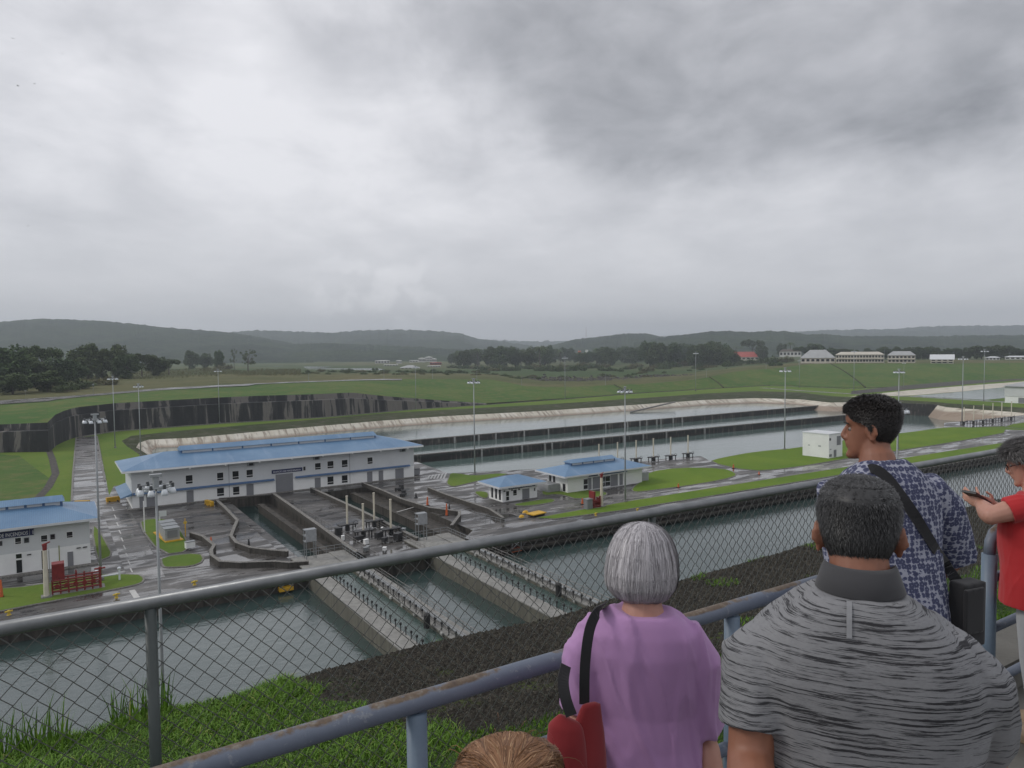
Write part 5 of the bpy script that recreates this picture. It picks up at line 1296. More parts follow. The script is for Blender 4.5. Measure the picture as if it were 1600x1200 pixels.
# dry tall grass strip on the left plateau
m = MB()
for _ in range(9000):
    px = r1.uniform(60, 470); y0 = resample([(60, 612), (120, 607), (200, 596), (300, 589), (470, 586)], [px])[0][0]; py = y0-r1.random()**.7*(14 if px < 330 else 10)+noise.noise(Vector((px*.03, 0, 0)))*4
    p = at(px, py, 14.0 if px < 343 else 13.2); h = r1.uniform(.4, 1.3); d = Vector((r1.gauss(0, .4), r1.gauss(0, .4), h)); w = Vector((r1.gauss(0, 1), r1.gauss(0, 1), 0)).normalized()*.35
    m.add([p-w+V(0, 0, -.6), p+w+V(0, 0, -.6), p+d], [(0, 1, 2)])
tag(m.build('dry_reeds', MAT['leaf_dry'], fix=False), 'dry yellow tall grass along the upper road on the left', 'grass', kind='stuff')
# birds
for i, (px, py, s) in enumerate(((20, 60, .5), (28, 134, .6), (54, 131, .45), (44, 353, .4), (97, 84, .35), (62, 228, .35))):
    p = atd(px, py, 160); root = empty('bird', p, i*1.3, 'tiny dark bird gliding in the grey sky, '+['highest of the left group', 'lower left one of the close pair', 'right one of the close pair', 'lowest one near the left edge', 'faint one right of the highest', 'faint one midway down'][i], 'bird', 'birds in the sky')
    b = MB(); b.ell((0, 0, 0), (.10*s, .34*s, .09*s), 8, 6); b.ell((0, .34*s, .03*s), (.06*s, .09*s, .06*s), 6, 4)
    for q in (-1, 1):
        b.add([(q*.06*s, .16*s, .02), (q*.45*s, .2*s, .14*s), (q*.95*s, -.05*s, .05*s), (q*.45*s, -.06*s, .12*s), (q*.06*s, -.12*s, .02)], [(0, 1, 2, 3, 4)])
    b.add([(-.04*s, -.3*s, 0), (.04*s, -.3*s, 0), (.1*s, -.5*s, 0), (-.1*s, -.5*s, 0)], [(0, 1, 2, 3)])
    b.build('body', MAT['dark_frame'], root, fix=False)
# ================================================================ FOREGROUND HILL, FENCE, HANDRAIL
DZ = 34.02
LIPY, LIPZ = 7.8, 32.4
def hillz(x, y):
    prof = [(2.0, 33.85), (3.6, 33.35), (5.2, 32.95), (LIPY, LIPZ), (8.6, 31.95), (10, 30.9), (20, 23.5), (46, 0), (60, -2)]
    z = resample(prof, [y])[0][0]
    if y < 12: z += .10*noise.noise(Vector((x*.33, y*.3, 2)))*min(1, (y-2)/2)+.05*noise.noise(Vector((x*1.1, y*1.1, 5)))*min(1, max(0, y-2.4))
    if 9 < x < 60 and y < 14: z += .05*max(0, (y-5))*(.5+.5*sin(x*.5+1.0))*min(1, (x-9)/3)*.6
    return z
ys = [2.0+i*.16 for i in range(44)]+[9.3, 9.8, 10.5, 12, 15, 20, 26, 33, 40, 46, 47]
xg = [-14+i*.3 for i in range(48)]+[.4+i*.16 for i in range(110)]+[18+i*.5 for i in range(60)]+[48+i*6 for i in range(30)]
rows = [[Vector((x, y, hillz(x, y))) for x in xg] for y in ys]
def bound(y):   # grass ends and stones begin at this x
    return resample([(2, 60), (4.3, 60), (4.6, 5.6), (5.3, 2.9), (6.2, 2.3), (7.8, 2.2), (12, 2.4), (60, 3)], [y])[0][0]
# whole slope: material picks grass or stones by place
def slope_mat():
    t = NT('hill_slope'); geo = t.N.new('ShaderNodeNewGeometry'); t.co = geo.outputs['Position']
    v = t.vor(17); n = t.noise(5, 5, .65); n2 = t.noise(.8, 4)
    rock = t.mix(t.mr(n, .35, .65), C(.021, .018, .014), C(.046, .041, .031)); rock = t.mix(t.mr(v, .1, .6, 0, .7), rock, C(.012, .01, .008))
    rock = t.mix(t.mr(n2, .60, .68, 0, .7), rock, C(.07, .10, .022))
    gr = t.mix(t.mr(n, .35, .65), C(.022, .05, .010), C(.05, .085, .02))
    s = t.sep(); k = t.math('ADD', s[0], t.math('MULTIPLY', t.math('SUBTRACT', n2, .5), 1.3))
    # stone zone: x beyond 2.3 and y beyond 4.9
    a = t.mr(k, 2.1, 2.5); b = t.mr(t.math('ADD', s[1], t.math('MULTIPLY', t.math('SUBTRACT', n2, .5), .8)), 4.5, 4.8)
    f = t.math('MULTIPLY', a, b)
    t.col(t.mix(f, gr, rock)).rough(.95).set(**{'Specular_IOR_Level': .2}).bump(v, .9, .04); MAT['hill_slope'] = t.m
slope_mat()
struct(loft(rows).build('hillside', MAT['hill_slope'], smooth=True))
def stone_zone(x, y): return x > 2.2+.3*noise.noise(Vector((y*2, x, 0))) and y > 4.6+.35*noise.noise(Vector((x*1.2, 0, 3))) and not (x < 2.9 and y < 5.3)
# stones
def mat_stone():
    t = NT('stone'); geo = t.N.new('ShaderNodeNewGeometry'); c = t.mix(geo.outputs['Random Per Island'], C(.017, .015, .011), C(.058, .052, .039)); t.col(c).rough(.9); MAT['stone'] = t.m
mat_stone()
r1 = random.Random(21); m = MB()
ico = [(0, 0, 1), (.9, 0, .1), (.28, .85, .1), (-.72, .52, .05), (-.72, -.52, .1), (.28, -.85, 0), (0, 0, -1)]
icf = [(0, 1, 2), (0, 2, 3), (0, 3, 4), (0, 4, 5), (0, 5, 1)]
cnt = 0
while cnt < 38000:
    x = 2+16*r1.random()**1.4; y = r1.uniform(4.5, 8.4)
    if not stone_zone(x, y): continue
    cnt += 1; z = hillz(x, y); s = (.008+.02*r1.random()**2)*(1+.05*x); a = r1.random()*6.3; ca, sa = cos(a)*s, sin(a)*s; fl = r1.uniform(.5, 1.1)
    j = [r1.uniform(.7, 1.3) for _ in ico]
    m.add([(x+(p[0]*ca-p[1]*sa)*k, y+(p[0]*sa+p[1]*ca)*k, z+p[2]*s*fl*k) for p, k in zip(ico, j)], icf)
tag(m.build('stones', MAT['stone'], fix=False), 'dark loose stones covering the slope beyond the fence', 'stones', kind='stuff')
# grass
def grass_blades(name, n, gen, hmin, hmax, w, mat, label, lean=.45):
    m = MB(); k = 0
    while k < n:
        g = gen()
        if not g: continue
        x, y, hs = g; k += 1
        z = hillz(x, y)-.01; h = (hmin+(hmax-hmin)*r1.random()**1.6)*hs; a = r1.random()*6.3; b = r1.random()*6.3; ln = h*lean*r1.uniform(.3, 1.5); ww = w*r1.uniform(.6, 1.3)
        dx, dy = cos(a)*ww, sin(a)*ww; lx, ly = cos(b)*ln, sin(b)*ln
        m.add([(x-dx, y-dy, z), (x+dx, y+dy, z), (x+dx*.7+lx*.45, y+dy*.7+ly*.45, z+h*.6), (x-dx*.7+lx*.45, y-dy*.7+ly*.45, z+h*.6), (x+lx, y+ly, z+h*(.95 if ln < h*.5 else .75))], [(0, 1, 2, 3), (3, 2, 4)])
    return tag(m.build(name, MAT[mat], fix=False), label, 'grass', kind='stuff')
def leafg(name, a, b, c):
    t = NT(name); geo = t.N.new('ShaderNodeNewGeometry'); rnd = geo.outputs['Random Per Island']
    t.col(t.ramp(rnd, [(0, a), (.6, b), (.93, b), (1, c)])).rough(.55).set(**{'Specular_IOR_Level': .3}); 
    t.b.inputs['Subsurface Weight'].default_value = 0.0
    MAT[name] = t.m
leafg('grass_blade', C(.05, .12, .012), C(.13, .25, .025), C(.30, .29, .09))
def clump(x, y): return .45+.9*max(0, noise.noise(Vector((x*1.3, y*1.3, 1)))+.5)
def gA():
    x = r1.uniform(-3.5, 2.7); y = r1.uniform(2.1, 8.3)
    if stone_zone(x, y): return None
    if x < -.9*1-(y-3)*.35: return None
    return x, y, clump(x, y)*(1+.35*(y > 7))
grass_blades('grass', 85000, gA, .03, .095, .0055, 'grass_blade', 'bright green grass on the bank beyond the fence at the lower left', .9)
def gB():
    x = 2.4+13*r1.random()**1.6; y = r1.uniform(2.15, 4.9)
    if stone_zone(x, y): return None
    return x, y, clump(x, y)*.9
grass_blades('grass', 34000, gB, .03, .09, .0055, 'grass_blade', 'green grass strip between the handrail and the fence to the right')
def gC():
    x = r1.uniform(-2.2, 1.2); return (x, r1.gauss(7.9, .18), .6+r1.random()) if noise.noise(Vector((x*2.2, 0, 9))) > -.12 else None
grass_blades('reeds', 700, gC, .16, .42, .008, 'grass_blade', 'tall pale grass blades standing along the lip of the bank', .25)
def gD():
    x = r1.uniform(3, 12); y = r1.uniform(5.2, 7.9)
    return (x, y, 1) if noise.noise(Vector((x*1.4, y*1.6, 14))) > .42 else None
grass_blades('weeds', 2500, gD, .03, .09, .006, 'grass_blade', 'scattered green weeds between the dark stones', .8)

# chain-link fence
FY = 3.62; TOPZ = 36-1.135
FX0, FX1 = -6.2, 15.9
def fence():
    root = empty('chain_link_fence', (0, FY, 33.3), 0, 'grey chain-link fence with a thick galvanised top rail crossing the whole view', 'fence')
    Z = 33.3
    ts = []
    m = MB(); m.tube([(FX0, 0, TOPZ-Z), (.356-.93*1.0, 0, TOPZ-Z)], .0285, 14); m.build('top_rail', MAT['fence_steel'], root, smooth=True)
    m = MB(); m.tube([(-.574, 0, TOPZ-Z), (FX1, 0, TOPZ-Z)], .031, 14); m.build('top_rail', MAT['fence_steel'], root, smooth=True)
    MB().tube([(-.60, 0, TOPZ-Z), (-.55, 0, TOPZ-Z)], .0335, 14).build('sleeve', MAT['fence_steel'], root, smooth=True)
    k = -2
    while .356+k*3.1 < FX1:
        x = .356+k*3.1; zb = hillz(x, FY)-Z-.3
        MB().tube([(x, .0, zb), (x, 0, TOPZ-Z-.026)], .0255, 14).build('post', MAT['post_green'], root, smooth=True); k += 1
    # woven wires: each wire zigzags between two columns and hooks its neighbour
    p = .088; hh = p/2; m = MB(); r_ = .0030
    n = int((FX1-FX0)/hh)
    for i in range(n):
        x0 = FX0+i*hh; 
        if x0 > 9 and False: continue
        zt = TOPZ-Z-.028; zb = hillz(x0, FY)-Z+.0; z = zt; pts = []; s = i % 2; kk = 0
        j = .0
        while z > zb:
            side = (kk % 2) 
            a = x0 + (hh if side else 0)
            off = .0045 if (kk % 2) else -.0045
            wob = .0025*noise.noise(Vector((a*3, z*5, 1)))
            pts.append((a+wob, off, z+wob)); z -= hh; kk += 1
        # neighbouring wires are mirrored so that knuckles meet
        if i % 2: pts = [((x0+hh)-(q[0]-x0), -q[1], q[2]) for q in pts]
        m.tube(pts, r_, 4, False)
    m.build('wire_mesh', MAT['wire'], root, fix=False, smooth=True)
    return root
def fmat():
    t = NT('fence_steel'); n = t.noise(9, 5, .6); s = t.noise(40, 3, .6, t.map((.2, 1, 1)))
    t.col(t.mix(t.mr(n, .35, .7), C(.17, .18, .19), C(.24, .25, .26))).rough(t.mr(s, .3, .7, .30, .5)).set(Metallic=.35); MAT['fence_steel'] = t.m; simple('post_green', C(.055, .068, .066), .45, .15, 6)
    t = NT('wire'); n = t.noise(30, 3); t.col(t.mix(n, C(.11, .115, .115), C(.24, .24, .235))).rough(.5).set(Metallic=.5); MAT['wire'] = t.m
    # worn blue paint: rust and grime on the upper side
    t = NT('worn_blue'); geo = t.N.new('ShaderNodeNewGeometry'); sn = t.sep(geo.outputs['Normal'])
    t.co = geo.outputs['Position']
    n = t.noise(6, 6, .7, t.map((1, 1, 1))); n2 = t.noise(28, 5, .7); n3 = t.noise(1.7, 4, .6)
    up = t.mr(sn[2], .55, .95); k = t.math('MULTIPLY', up, t.mr(t.math('ADD', n, t.math('MULTIPLY', n3, .5)), .62, .85))
    rust = t.ramp(n2, [(.3, C(.06, .035, .02)), (.5, C(.12, .08, .045)), (.7, C(.22, .20, .17))])
    c = t.mix(t.mr(n, .3, .7), C(.115, .138, .185), C(.15, .175, .225))
    c = t.mix(t.mr(n2, .60, .66, 0, .45), c, C(.30, .31, .32))
    c = t.mix(t.mr(k, .3, .6, 0, .95), c, rust)
    t.col(c).rough(.5).bump(n2, .25, .004); MAT['worn_blue'] = t.m
    t = NT('blue_post'); n = t.noise(5, 5, .7); t.col(t.mix(t.mr(n, .35, .7), C(.11, .16, .22), C(.16, .21, .27))).rough(.5); MAT['blue_post'] = t.m
fmat(); fence()
# handrail: two runs
RY = 1.78; RZ = 36-.966; rr_ = .024
def handrail(x0, x1, posts, label, elbow0=False, elbow1=False):
    root = empty('handrail', (x0, RY, DZ), 0, label, 'handrail', 'blue painted handrails')
    h = RZ-DZ; L_ = x1-x0
    pts = []
    if elbow0: pts += [(0, 0, h-.13), (.008, 0, h-.06), (.045, 0, h-.018), (.11, 0, h)]
    else: pts += [(0, 0, h)]
    pts += [(i*L_/24, 0, h) for i in range(1, 24) if i*L_/24 > .15 and i*L_/24 < L_-.15]
    if elbow1: pts += [(L_-.11, 0, h), (L_-.045, 0, h-.018), (L_-.008, 0, h-.06), (L_, 0, h-.13)]
    else: pts += [(L_, 0, h)]
    MB().tube(pts, rr_+.004, 18).build('top_rail', MAT['worn_blue'], root, smooth=True)
    for z in (.76, .49, .20):
        MB().tube([(0, 0, z), (L_, 0, z)], .024, 12).build('lower_rail', MAT['worn_blue'], root, smooth=True)
    for x in posts:
        x_ = x-x0; top = h-.12 if (elbow0 and x_ < .02) or (elbow1 and x_ > L_-.02) else h-.03
        po = MB().tube([(x_, 0, 0), (x_, 0, top)], .029 if not (x_ < .02 or x_ > L_-.02) else .036, 14).build('post', MAT['blue_post'], root, smooth=True)
        MB().box(x_-.07, -.07, .0, x_+.07, .07, .012).build('foot_plate', MAT['blue_post'], po)
handrail(-6.7, 3.55, [-6.7, -5.45, -4.2, -2.95, -1.7, -.45, .82, 2.10, 3.55], 'worn blue handrail with rusty top running from lower left behind the people', False, True)
handrail(4.07, 14.0, [4.07, 5.5, 7.0, 8.5, 10, 11.5, 14.0], 'worn blue handrail with rounded corner post under the arm of the woman in red', True, False)
# viewing deck
def deckm():
    t = NT('viewing_deck'); n = t.noise(2.2, 6, .65); n2 = t.noise(22, 5, .7)
    c = t.mix(t.mr(n, .35, .65), C(.10, .10, .088), C(.16, .155, .14)); c = t.mix(t.mr(n2, .55, .7, 0, .5), c, C(.06, .06, .05))
    t.col(c).rough(t.mr(n, .4, .6, .35, .8)).bump(n2, .3, .004); MAT['viewing_deck'] = t.m
deckm()
struct(MB().box(-12, -9, 33.6, 30, 1.86, DZ).build('viewing_deck', MAT['viewing_deck']))
struct(MB().box(-12, 1.863, 33.2, 30, 2.12, DZ+.17).build('deck_kerb', MAT['platform_concrete']))
# ================================================================ PEOPLE
TMP = bpy.data.scenes.new('workshop')
F0 = V(cos(TH), sin(TH), 0); R0 = V(sin(TH), -cos(TH), 0)
HT = [(-.118, .020, .086, .050), (-.105, .036, .094, .022), (-.085, .048, .092, -.010), (-.060, .057, .089, -.045), (-.035, .063, .088, -.066), (-.010, .068, .086, -.082),
      (.015, .072, .084, -.092), (.038, .075, .091, -.098), (.060, .075, .089, -.099), (.085, .069, .079, -.092), (.104, .054, .058, -.072), (.117, .028, .026, -.038), (.121, .006, .004, -.012)]
def head_dims(z): return resample(HT, [z])[0]
def head_pt(z, a, off=0.0):
    hw, f, b = head_dims(z); ry = (f-b)/2; yc = (f+b)/2
    return Vector((cos(a)*(hw+off), yc+sin(a)*(ry+off), z))
def head_mesh(m, X, nose=1.0):
    "X: transform head-local -> person-local"
    n = 28; vs = []; fs = []
    zz = [HT[0][0]+(HT[-1][0]-HT[0][0])*i/40 for i in range(41)]
    for z in zz:
        for k in range(n):
            p = head_pt(z, 2*pi*k/n); 
            fr = max(0, sin(2*pi*k/n))**4
            p.y += fr*(-.007*exp(-((z-.004)/.012)**2) + .004*exp(-((z+.058)/.010)**2) - .004*exp(-((z+.082)/.008)**2)+.004*exp(-((z+.104)/.012)**2))
            vs.append(X @ p)
    for j in range(40):
        for k in range(n): fs.append((j*n+k, j*n+(k+1) % n, (j+1)*n+(k+1) % n, (j+1)*n+k))
    fs.append(tuple(reversed(range(n)))); fs.append(tuple(40*n+k for k in range(n)))
    m.add(vs, fs)
    m.tube([X @ Vector(p) for p in ((0, .080, .020), (0, .096, -.006), (0, .103*nose, -.026), (0, .096, -.036), (0, .082, -.040))], [.007, .009, .012, .011, .006], 8)
    for s in (-1, 1):
        m.ell(X @ Vector((s*.011, .092, -.034)), .009, 8, 6)
        m.ell(X @ Vector((s*.024, .072, .024)), (.018, .012, .006), 8, 6)
    R3 = X.to_3x3()
    m.ell(X @ Vector((0, .087, -.054)), (.024, .011, .007), 10, 6, R3); m.ell(X @ Vector((0, .085, -.066)), (.020, .011, .008), 10, 6, R3)
def ear(m, X, s):
    R3 = X.to_3x3() @ Matrix.Rotation(s*.35, 3, 'Z') @ Matrix.Rotation(-.15, 3, 'X')
    c = X @ Vector((s*.077, -.012, -.008)); pts = []
    for k in range(13):
        a = -2.0+k*4.9/12; pts.append(c+R3 @ Vector((s*.006, .019*cos(a+pi/2)*-1, .031*sin(a+pi/2)*1.0)))
    m.ell(c, (.008, .018, .030), 12, 9, R3); m.tube(pts, .0048, 6)
    m.ell(c+R3 @ Vector((0, .003, -.028)), (.006, .009, .010), 8, 6, R3)
def finalize(m, name, mat, parent, vox=.006, it=4, fn=None, fac=.5):
    me = bpy.data.meshes.new('raw'); me.from_pydata(m.v, [], m.f)
    bm = bmesh.new(); bm.from_mesh(me); bmesh.ops.recalc_face_normals(bm, faces=bm.faces); bm.to_mesh(me); bm.free()
    o = bpy.data.objects.new('raw', me); TMP.collection.objects.link(o)
    r = o.modifiers.new('r', 'REMESH'); r.mode = 'VOXEL'; r.voxel_size = vox
    s = o.modifiers.new('s', 'SMOOTH'); s.factor = fac; s.iterations = it
    vl = TMP.view_layers[0]; vl.update(); dg = vl.depsgraph; me2 = bpy.data.meshes.new_from_object(o.evaluated_get(dg)); bpy.data.objects.remove(o)
    me2.name = name; me2.materials.clear(); me2.materials.append(MAT[mat])
    if fn:
        D_ = [fn(v.co.copy(), v.normal.copy()) for v in me2.vertices]
        for v, d in zip(me2.vertices, D_): v.co = v.co+d
        me2.update()
    me2.polygons.foreach_set('use_smooth', [True]*len(me2.polygons))
    q = bpy.data.objects.new(name, me2); COL.objects.link(q); q.parent = parent; return q
def hand(m, w, d, side, s=1.0, curl=.5, out=None):
    "w wrist point, d direction, side = thumb direction"
    d = d.normalized(); side = (side-d*side.dot(d)).normalized(); nrm = d.cross(side)
    palm = w+d*.045*s
    R3 = Matrix((side, d, nrm)).transposed()
    m.ell(palm, (.040*s, .052*s, .015*s), 12, 8, R3)
    for i, (off, L_) in enumerate(((.027, .068), (.009, .075), (-.010, .070), (-.028, .056))):
        b = w+d*.078*s+side*off*s; pts = [b]; dd = d.copy(); cu = curl*(1+.12*i)
        for k in range(3):
            dd = (dd*cos(cu*.5)+nrm*sin(cu*.5)).normalized(); b = b+dd*L_*s*(.42, .32, .26)[k]; pts.append(b)
        m.tube(pts, [.0085*s, .0082*s, .0075*s, .006*s], 7)
    b = w+d*.025*s+side*.03*s; m.tube([b, b+(side*.8+d*.7)*.028*s, b+(side*.7+d*1.0+nrm*.4)*.05*s], [.012*s, .0095*s, .007*s], 7)
def person(name_lab, head_px, dist, psi, H, head_psi=None, head_pitch=0.0, head_roll=0.0, lean=0.0, build=1.0, belly=0.0, sh=.19, arms=None, skin='skin_tan', shirt='shirt', pants='pants', sleeve=.55, shirt_fn=None, female=False,
           collar=None, vox=.006, hscale=1.0, shirt_hem=.86, hands=True, neck_dy=0.0, slv_r=.068, arm_r=1.0, nkz=.115):
    k = H/1.75
    top = atd(head_px[0], head_px[1], dist)
    face = (F0*cos(psi)-R0*sin(psi)); rt = V(face.y, -face.x, 0)
    # feet below hips; head forward by the lean
    lx = lean*.62*k
    foot = V(top.x, top.y, DZ) - face*(lx+.01)
    root = empty('person', foot, atan2(face.y, face.x)-pi/2, name_lab, 'person')
    Minv = Matrix(((rt.x, rt.y, 0), (face.x, face.y, 0), (0, 0, 1)))
    def W2L(p): return Minv @ (Vector(p)-foot)
    ztop = top.z-DZ
    cl, sl = cos(lean), sin(lean); hipz = .93*k
    def T(x, y, z):   # bend the upper body about the hips
        if z <= hipz: return Vector((x, y, z))
        h = z-hipz; t_ = min(1, h/(.25*k)); a = lean*t_
        return Vector((x, y*cos(a)+h*sin(lean)*.95, hipz+h*(cos(lean*.9)) - y*sin(a)))
    hs = .98*hscale*k**.4
    hy = sl*.70*k+neck_dy
    hc = Vector((W2L(top).x, W2L(top).y, ztop-.128*hs))
    hp = (head_psi if head_psi is not None else psi)-psi
    X = Matrix.Translation(hc) @ Matrix.Rotation(hp, 4, 'Z') @ Matrix.Rotation(-head_pitch, 4, 'X') @ Matrix.Rotation(head_roll, 4, 'Y') @ Matrix.Scale(hs, 4)
    nb = hc - Vector((0, 0, nkz*hs)) - Vector((0, .03+.5*sl*.05, 0)); 
    zs = (nb.z)/ (1.49*k)         # fit the torso under the head
    kk = k*zs
    def B(x, y, z): return T(x, y, z)
    # body --------------------------------------------------------
    body = MB(); head_mesh(body, X)
    for s in (-1, 1): ear(body, X, s)
    zneck = 1.49*kk
    # torso rings in skin
    rings = [(.86, .0, .165, .120), (.95, .0, .165, .115), (1.05, .005, .155, .110), (1.15, .01, .158, .112), (1.25, .01, .172, .118), (1.34, .0, .178, .112), (1.40, -.012, .165, .092), (1.445, -.02, .105, .072)]
    ux = build; ctr = nb.copy()
    def torso(m, off, lst, z0f=None, up=True):
        n = 30; vs = []; fs = []
        for (z, cy, rx, ry) in lst:
            z_ = z*kk
            for i in range(n):
                a = 2*pi*i/n; bl = 1.0
                yy = cy+sin(a)*(ry*build+off)*k*(1.0+(belly if sin(a) > 0 and z < 1.2 else belly*.2))
                xx = cos(a)*(rx*ux+off)*k
                # squarer section for the shoulders and back
                sq = 1+.10*abs(sin(2*a))
                p = T(xx*sq, yy*sq, z_)
                # drift towards the neck base
                t_ = max(0, (z-1.1)/.4); p.x += (ctr.x)*min(1, t_); p.y += (ctr.y-T(0, 0, zneck).y)*min(1, t_)
                vs.append(p)
        for j in range(len(lst)-1):
            for i in range(n): fs.append((j*n+i, j*n+(i+1) % n, (j+1)*n+(i+1) % n, (j+1)*n+i))
        fs.append(tuple(reversed(range(n)))); fs.append(tuple((len(lst)-1)*n+i for i in range(n)))
        m.add(vs, fs)
    torso(body, -.010, rings if female else rings[:5]+[(1.32, .0, .165, .104), (1.37, -.01, .130, .085), (1.42, -.018, .085, .066)])
    body.tube([nb+Vector((0, -.012, -.06*k)), nb+Vector((0, -.004, .0)), hc+Vector((0, -.028, -.085*hs)), hc+Vector((0, -.012, -.02*hs))], [.075*k, .057*k*build**.5, .054*k*build**.5, .05*k], 14)
    shz = (1.395 if female else 1.365)*kk
    SH_ = {}
    for s in (-1, 1):
        p = T(s*sh*k, -.012, shz); t_ = 1.0; p.x += ctr.x; p.y += (ctr.y-T(0, 0, zneck).y); SH_[s] = p
    armpts = {}
    for s in (-1, 1):
        a = (arms or {}).get(s)
        if a is None: el = SH_[s]+Vector((s*.035, -.02, -.29*k)); wr = el+Vector((0, .05, -.25*k)); hd = Vector((0, .1, -1)); sd = Vector((-s*.3, 1, 0))
        else:
            el, wr = (W2L(a[0]), W2L(a[1])); hd = (Minv @ a[2]) if len(a) > 2 else (wr-el); sd = (Minv @ a[3]) if len(a) > 3 else Vector((-s, 0, .3))
        armpts[s] = (SH_[s], el, wr, hd, sd); ar = k*arm_r
        sp = SH_[s]
        body.tube([sp+Vector((0, 0, -.03)), sp.lerp(el, .15), sp.lerp(el, .5), sp.lerp(el, .85), el], [.034*ar, .044*ar, .048*ar, .041*ar, .040*ar], 12)
        body.ell(el, .040*ar, 12, 8)
        body.tube([el, el.lerp(wr, .25), el.lerp(wr, .6), wr, wr+hd.normalized()*.02], [.040*ar, .043*ar, .036*ar, .026*ar, .025*ar], 12)
        if hands: hand(body, wr, hd, sd, k**.7)
    # legs
    for s in (-1, 1):
        body.tube([T(s*.085*k, 0, .90*k), T(s*.09*k, 0, .70*k), (s*.095*k, .015, .48*k), (s*.10*k, -.005, .30*k), (s*.10*k, -.02, .08*k)], [.085*k*build, .078*k*build, .056*k, .050*k, .036*k], 12)
        body.tube([(s*.10*k, -.045, .05), (s*.105*k, .03, .045), (s*.11*k, .13, .03)], [.036, .04, .026], 10)
    finalize(body, 'body', skin, root, vox, 3)
    # shirt --------------------------------------------------------
    cl_ = MB(); off = .014
    if female: lst = [(shirt_hem, 0, .180, .140), (.95, 0, .178, .135), (1.05, .005, .165, .122), (1.15, .01, .160, .118), (1.25, .01, .170, .122), (1.34, .0, .172, .114), (1.40, -.012, .155, .092), (1.44, -.018, .110, .074), (1.462, -.02, .080, .062)]
    else: lst = [(shirt_hem, 0, .178, .130), (.95, 0, .176, .128), (1.05, .005, .172, .124), (1.15, .01, .174, .124), (1.24, .01, .182, .126), (1.32, .0, .180, .118), (1.37, -.010, .162, .102), (1.41, -.016, .134, .086), (1.45, -.02, .092, .070), (1.475, -.02, .060, .054)]
    torso(cl_, off, lst)
    for s in (-1, 1):
        sp, el = armpts[s][0], armpts[s][1]; e2 = sp.lerp(el, sleeve*1.25); r_ = slv_r*k
        cl_.tube([sp+Vector((-s*.095*k, 0, -.012)), sp+Vector((-s*.03, 0, -.006)), sp.lerp(el, sleeve*.35), sp.lerp(el, sleeve*.8), e2], [r_*.66, r_*.90, r_*1.03, r_*1.02, r_*1.0], 16)
    fn = shirt_fn or (lambda co, nn: nn*.0)
    finalize(cl_, 'shirt', shirt, root, vox*1.1, 5, fn)
    # trousers and shoes
    tr = MB()
    tr.tube([T(0, 0, .99*k), T(0, 0, .86*k)], [(.165*k*build, .118*k*build), (.175*k*build, .13*k*build)], 20)
    for s in (-1, 1):
        tr.tube([T(s*.085*k, 0, .90*k), T(s*.09*k, 0, .72*k), (s*.095*k, .015, .48*k), (s*.10*k, -.005, .30*k), (s*.10*k, -.02, .09*k)], [.095*k*build, .092*k*build, .074*k, .066*k, .062*k], 14)
    finalize(tr, 'trousers', pants, root, .012, 4)
    for s in (-1, 1):
        sm = MB(); sm.tube([(s*.10*k, -.09, .045), (s*.10*k, -.04, .055), (s*.105*k, .04, .05), (s*.11*k, .12, .036), (s*.112*k, .165, .03)], [.03, .043, .045, .042, .022], 12); sm.box(s*.10*k-.038, -.1, .0, s*.10*k+.042, .15, .022)
        finalize(sm, 'shoe', 'shoe_tan', root, .008, 3)
    if collar:
        c = nb+Vector((0, -.002, 0)); m = MB(); n = 40; vs = []
        for (r_, z, dy) in ((.054, -.018, 0), (.054, .026, .002), (.057, .031, .002), (.061, .024, 0), (.074, -.018, -.004), (.070, -.022, -.003)):
            for i in range(n):
                a = 2*pi*i/n; front = max(0, sin(a)); vs.append(c+Vector((cos(a)*r_*k*1.08, dy+sin(a)*r_*k*.98, (z-front*.03)*k)))
        m.add(vs, [(j*n+i, j*n+(i+1) % n, (j+1)*n+(i+1) % n, (j+1)*n+i) for j in range(5) for i in range(n)])
        m.build('collar', MAT[collar], root, smooth=True)
    return root, X, W2L, armpts, nb, k, T
def ribbon_strand(m, pts, w, nrm=None):
    vs = []; n = len(pts)
    for i, p in enumerate(pts):
        t_ = pts[min(i+1, n-1)]-pts[max(i-1, 0)]; nn = nrm or Vector((p.x, p.y, .0))
        sd = t_.cross(nn); sd = sd.normalized() if sd.length > 1e-9 else Vector((1, 0, 0)); ww = w*(1-.75*(i/(n-1))**2)
        vs += [p-sd*ww, p+sd*ww]
    m.add(vs, [(2*i, 2*i+1, 2*i+3, 2*i+2) for i in range(n-1)])
_zc = []; _t = 0
for _i in range(120):
    _z0 = -.09+.2109*_i/120; _z1 = _z0+.2109/120; _h0 = head_dims(_z0); _h1 = head_dims(_z1)
    _t += sqrt((_z1-_z0)**2+(_h1[0]-_h0[0])**2)*(_h0[0]+.004); _zc.append((_t, _z0, _z1))
def pickz(r1):
    u_ = r1.random()*_t
    for c, a, b in _zc:
        if c >= u_: return a+(b-a)*r1.random()
    return .12
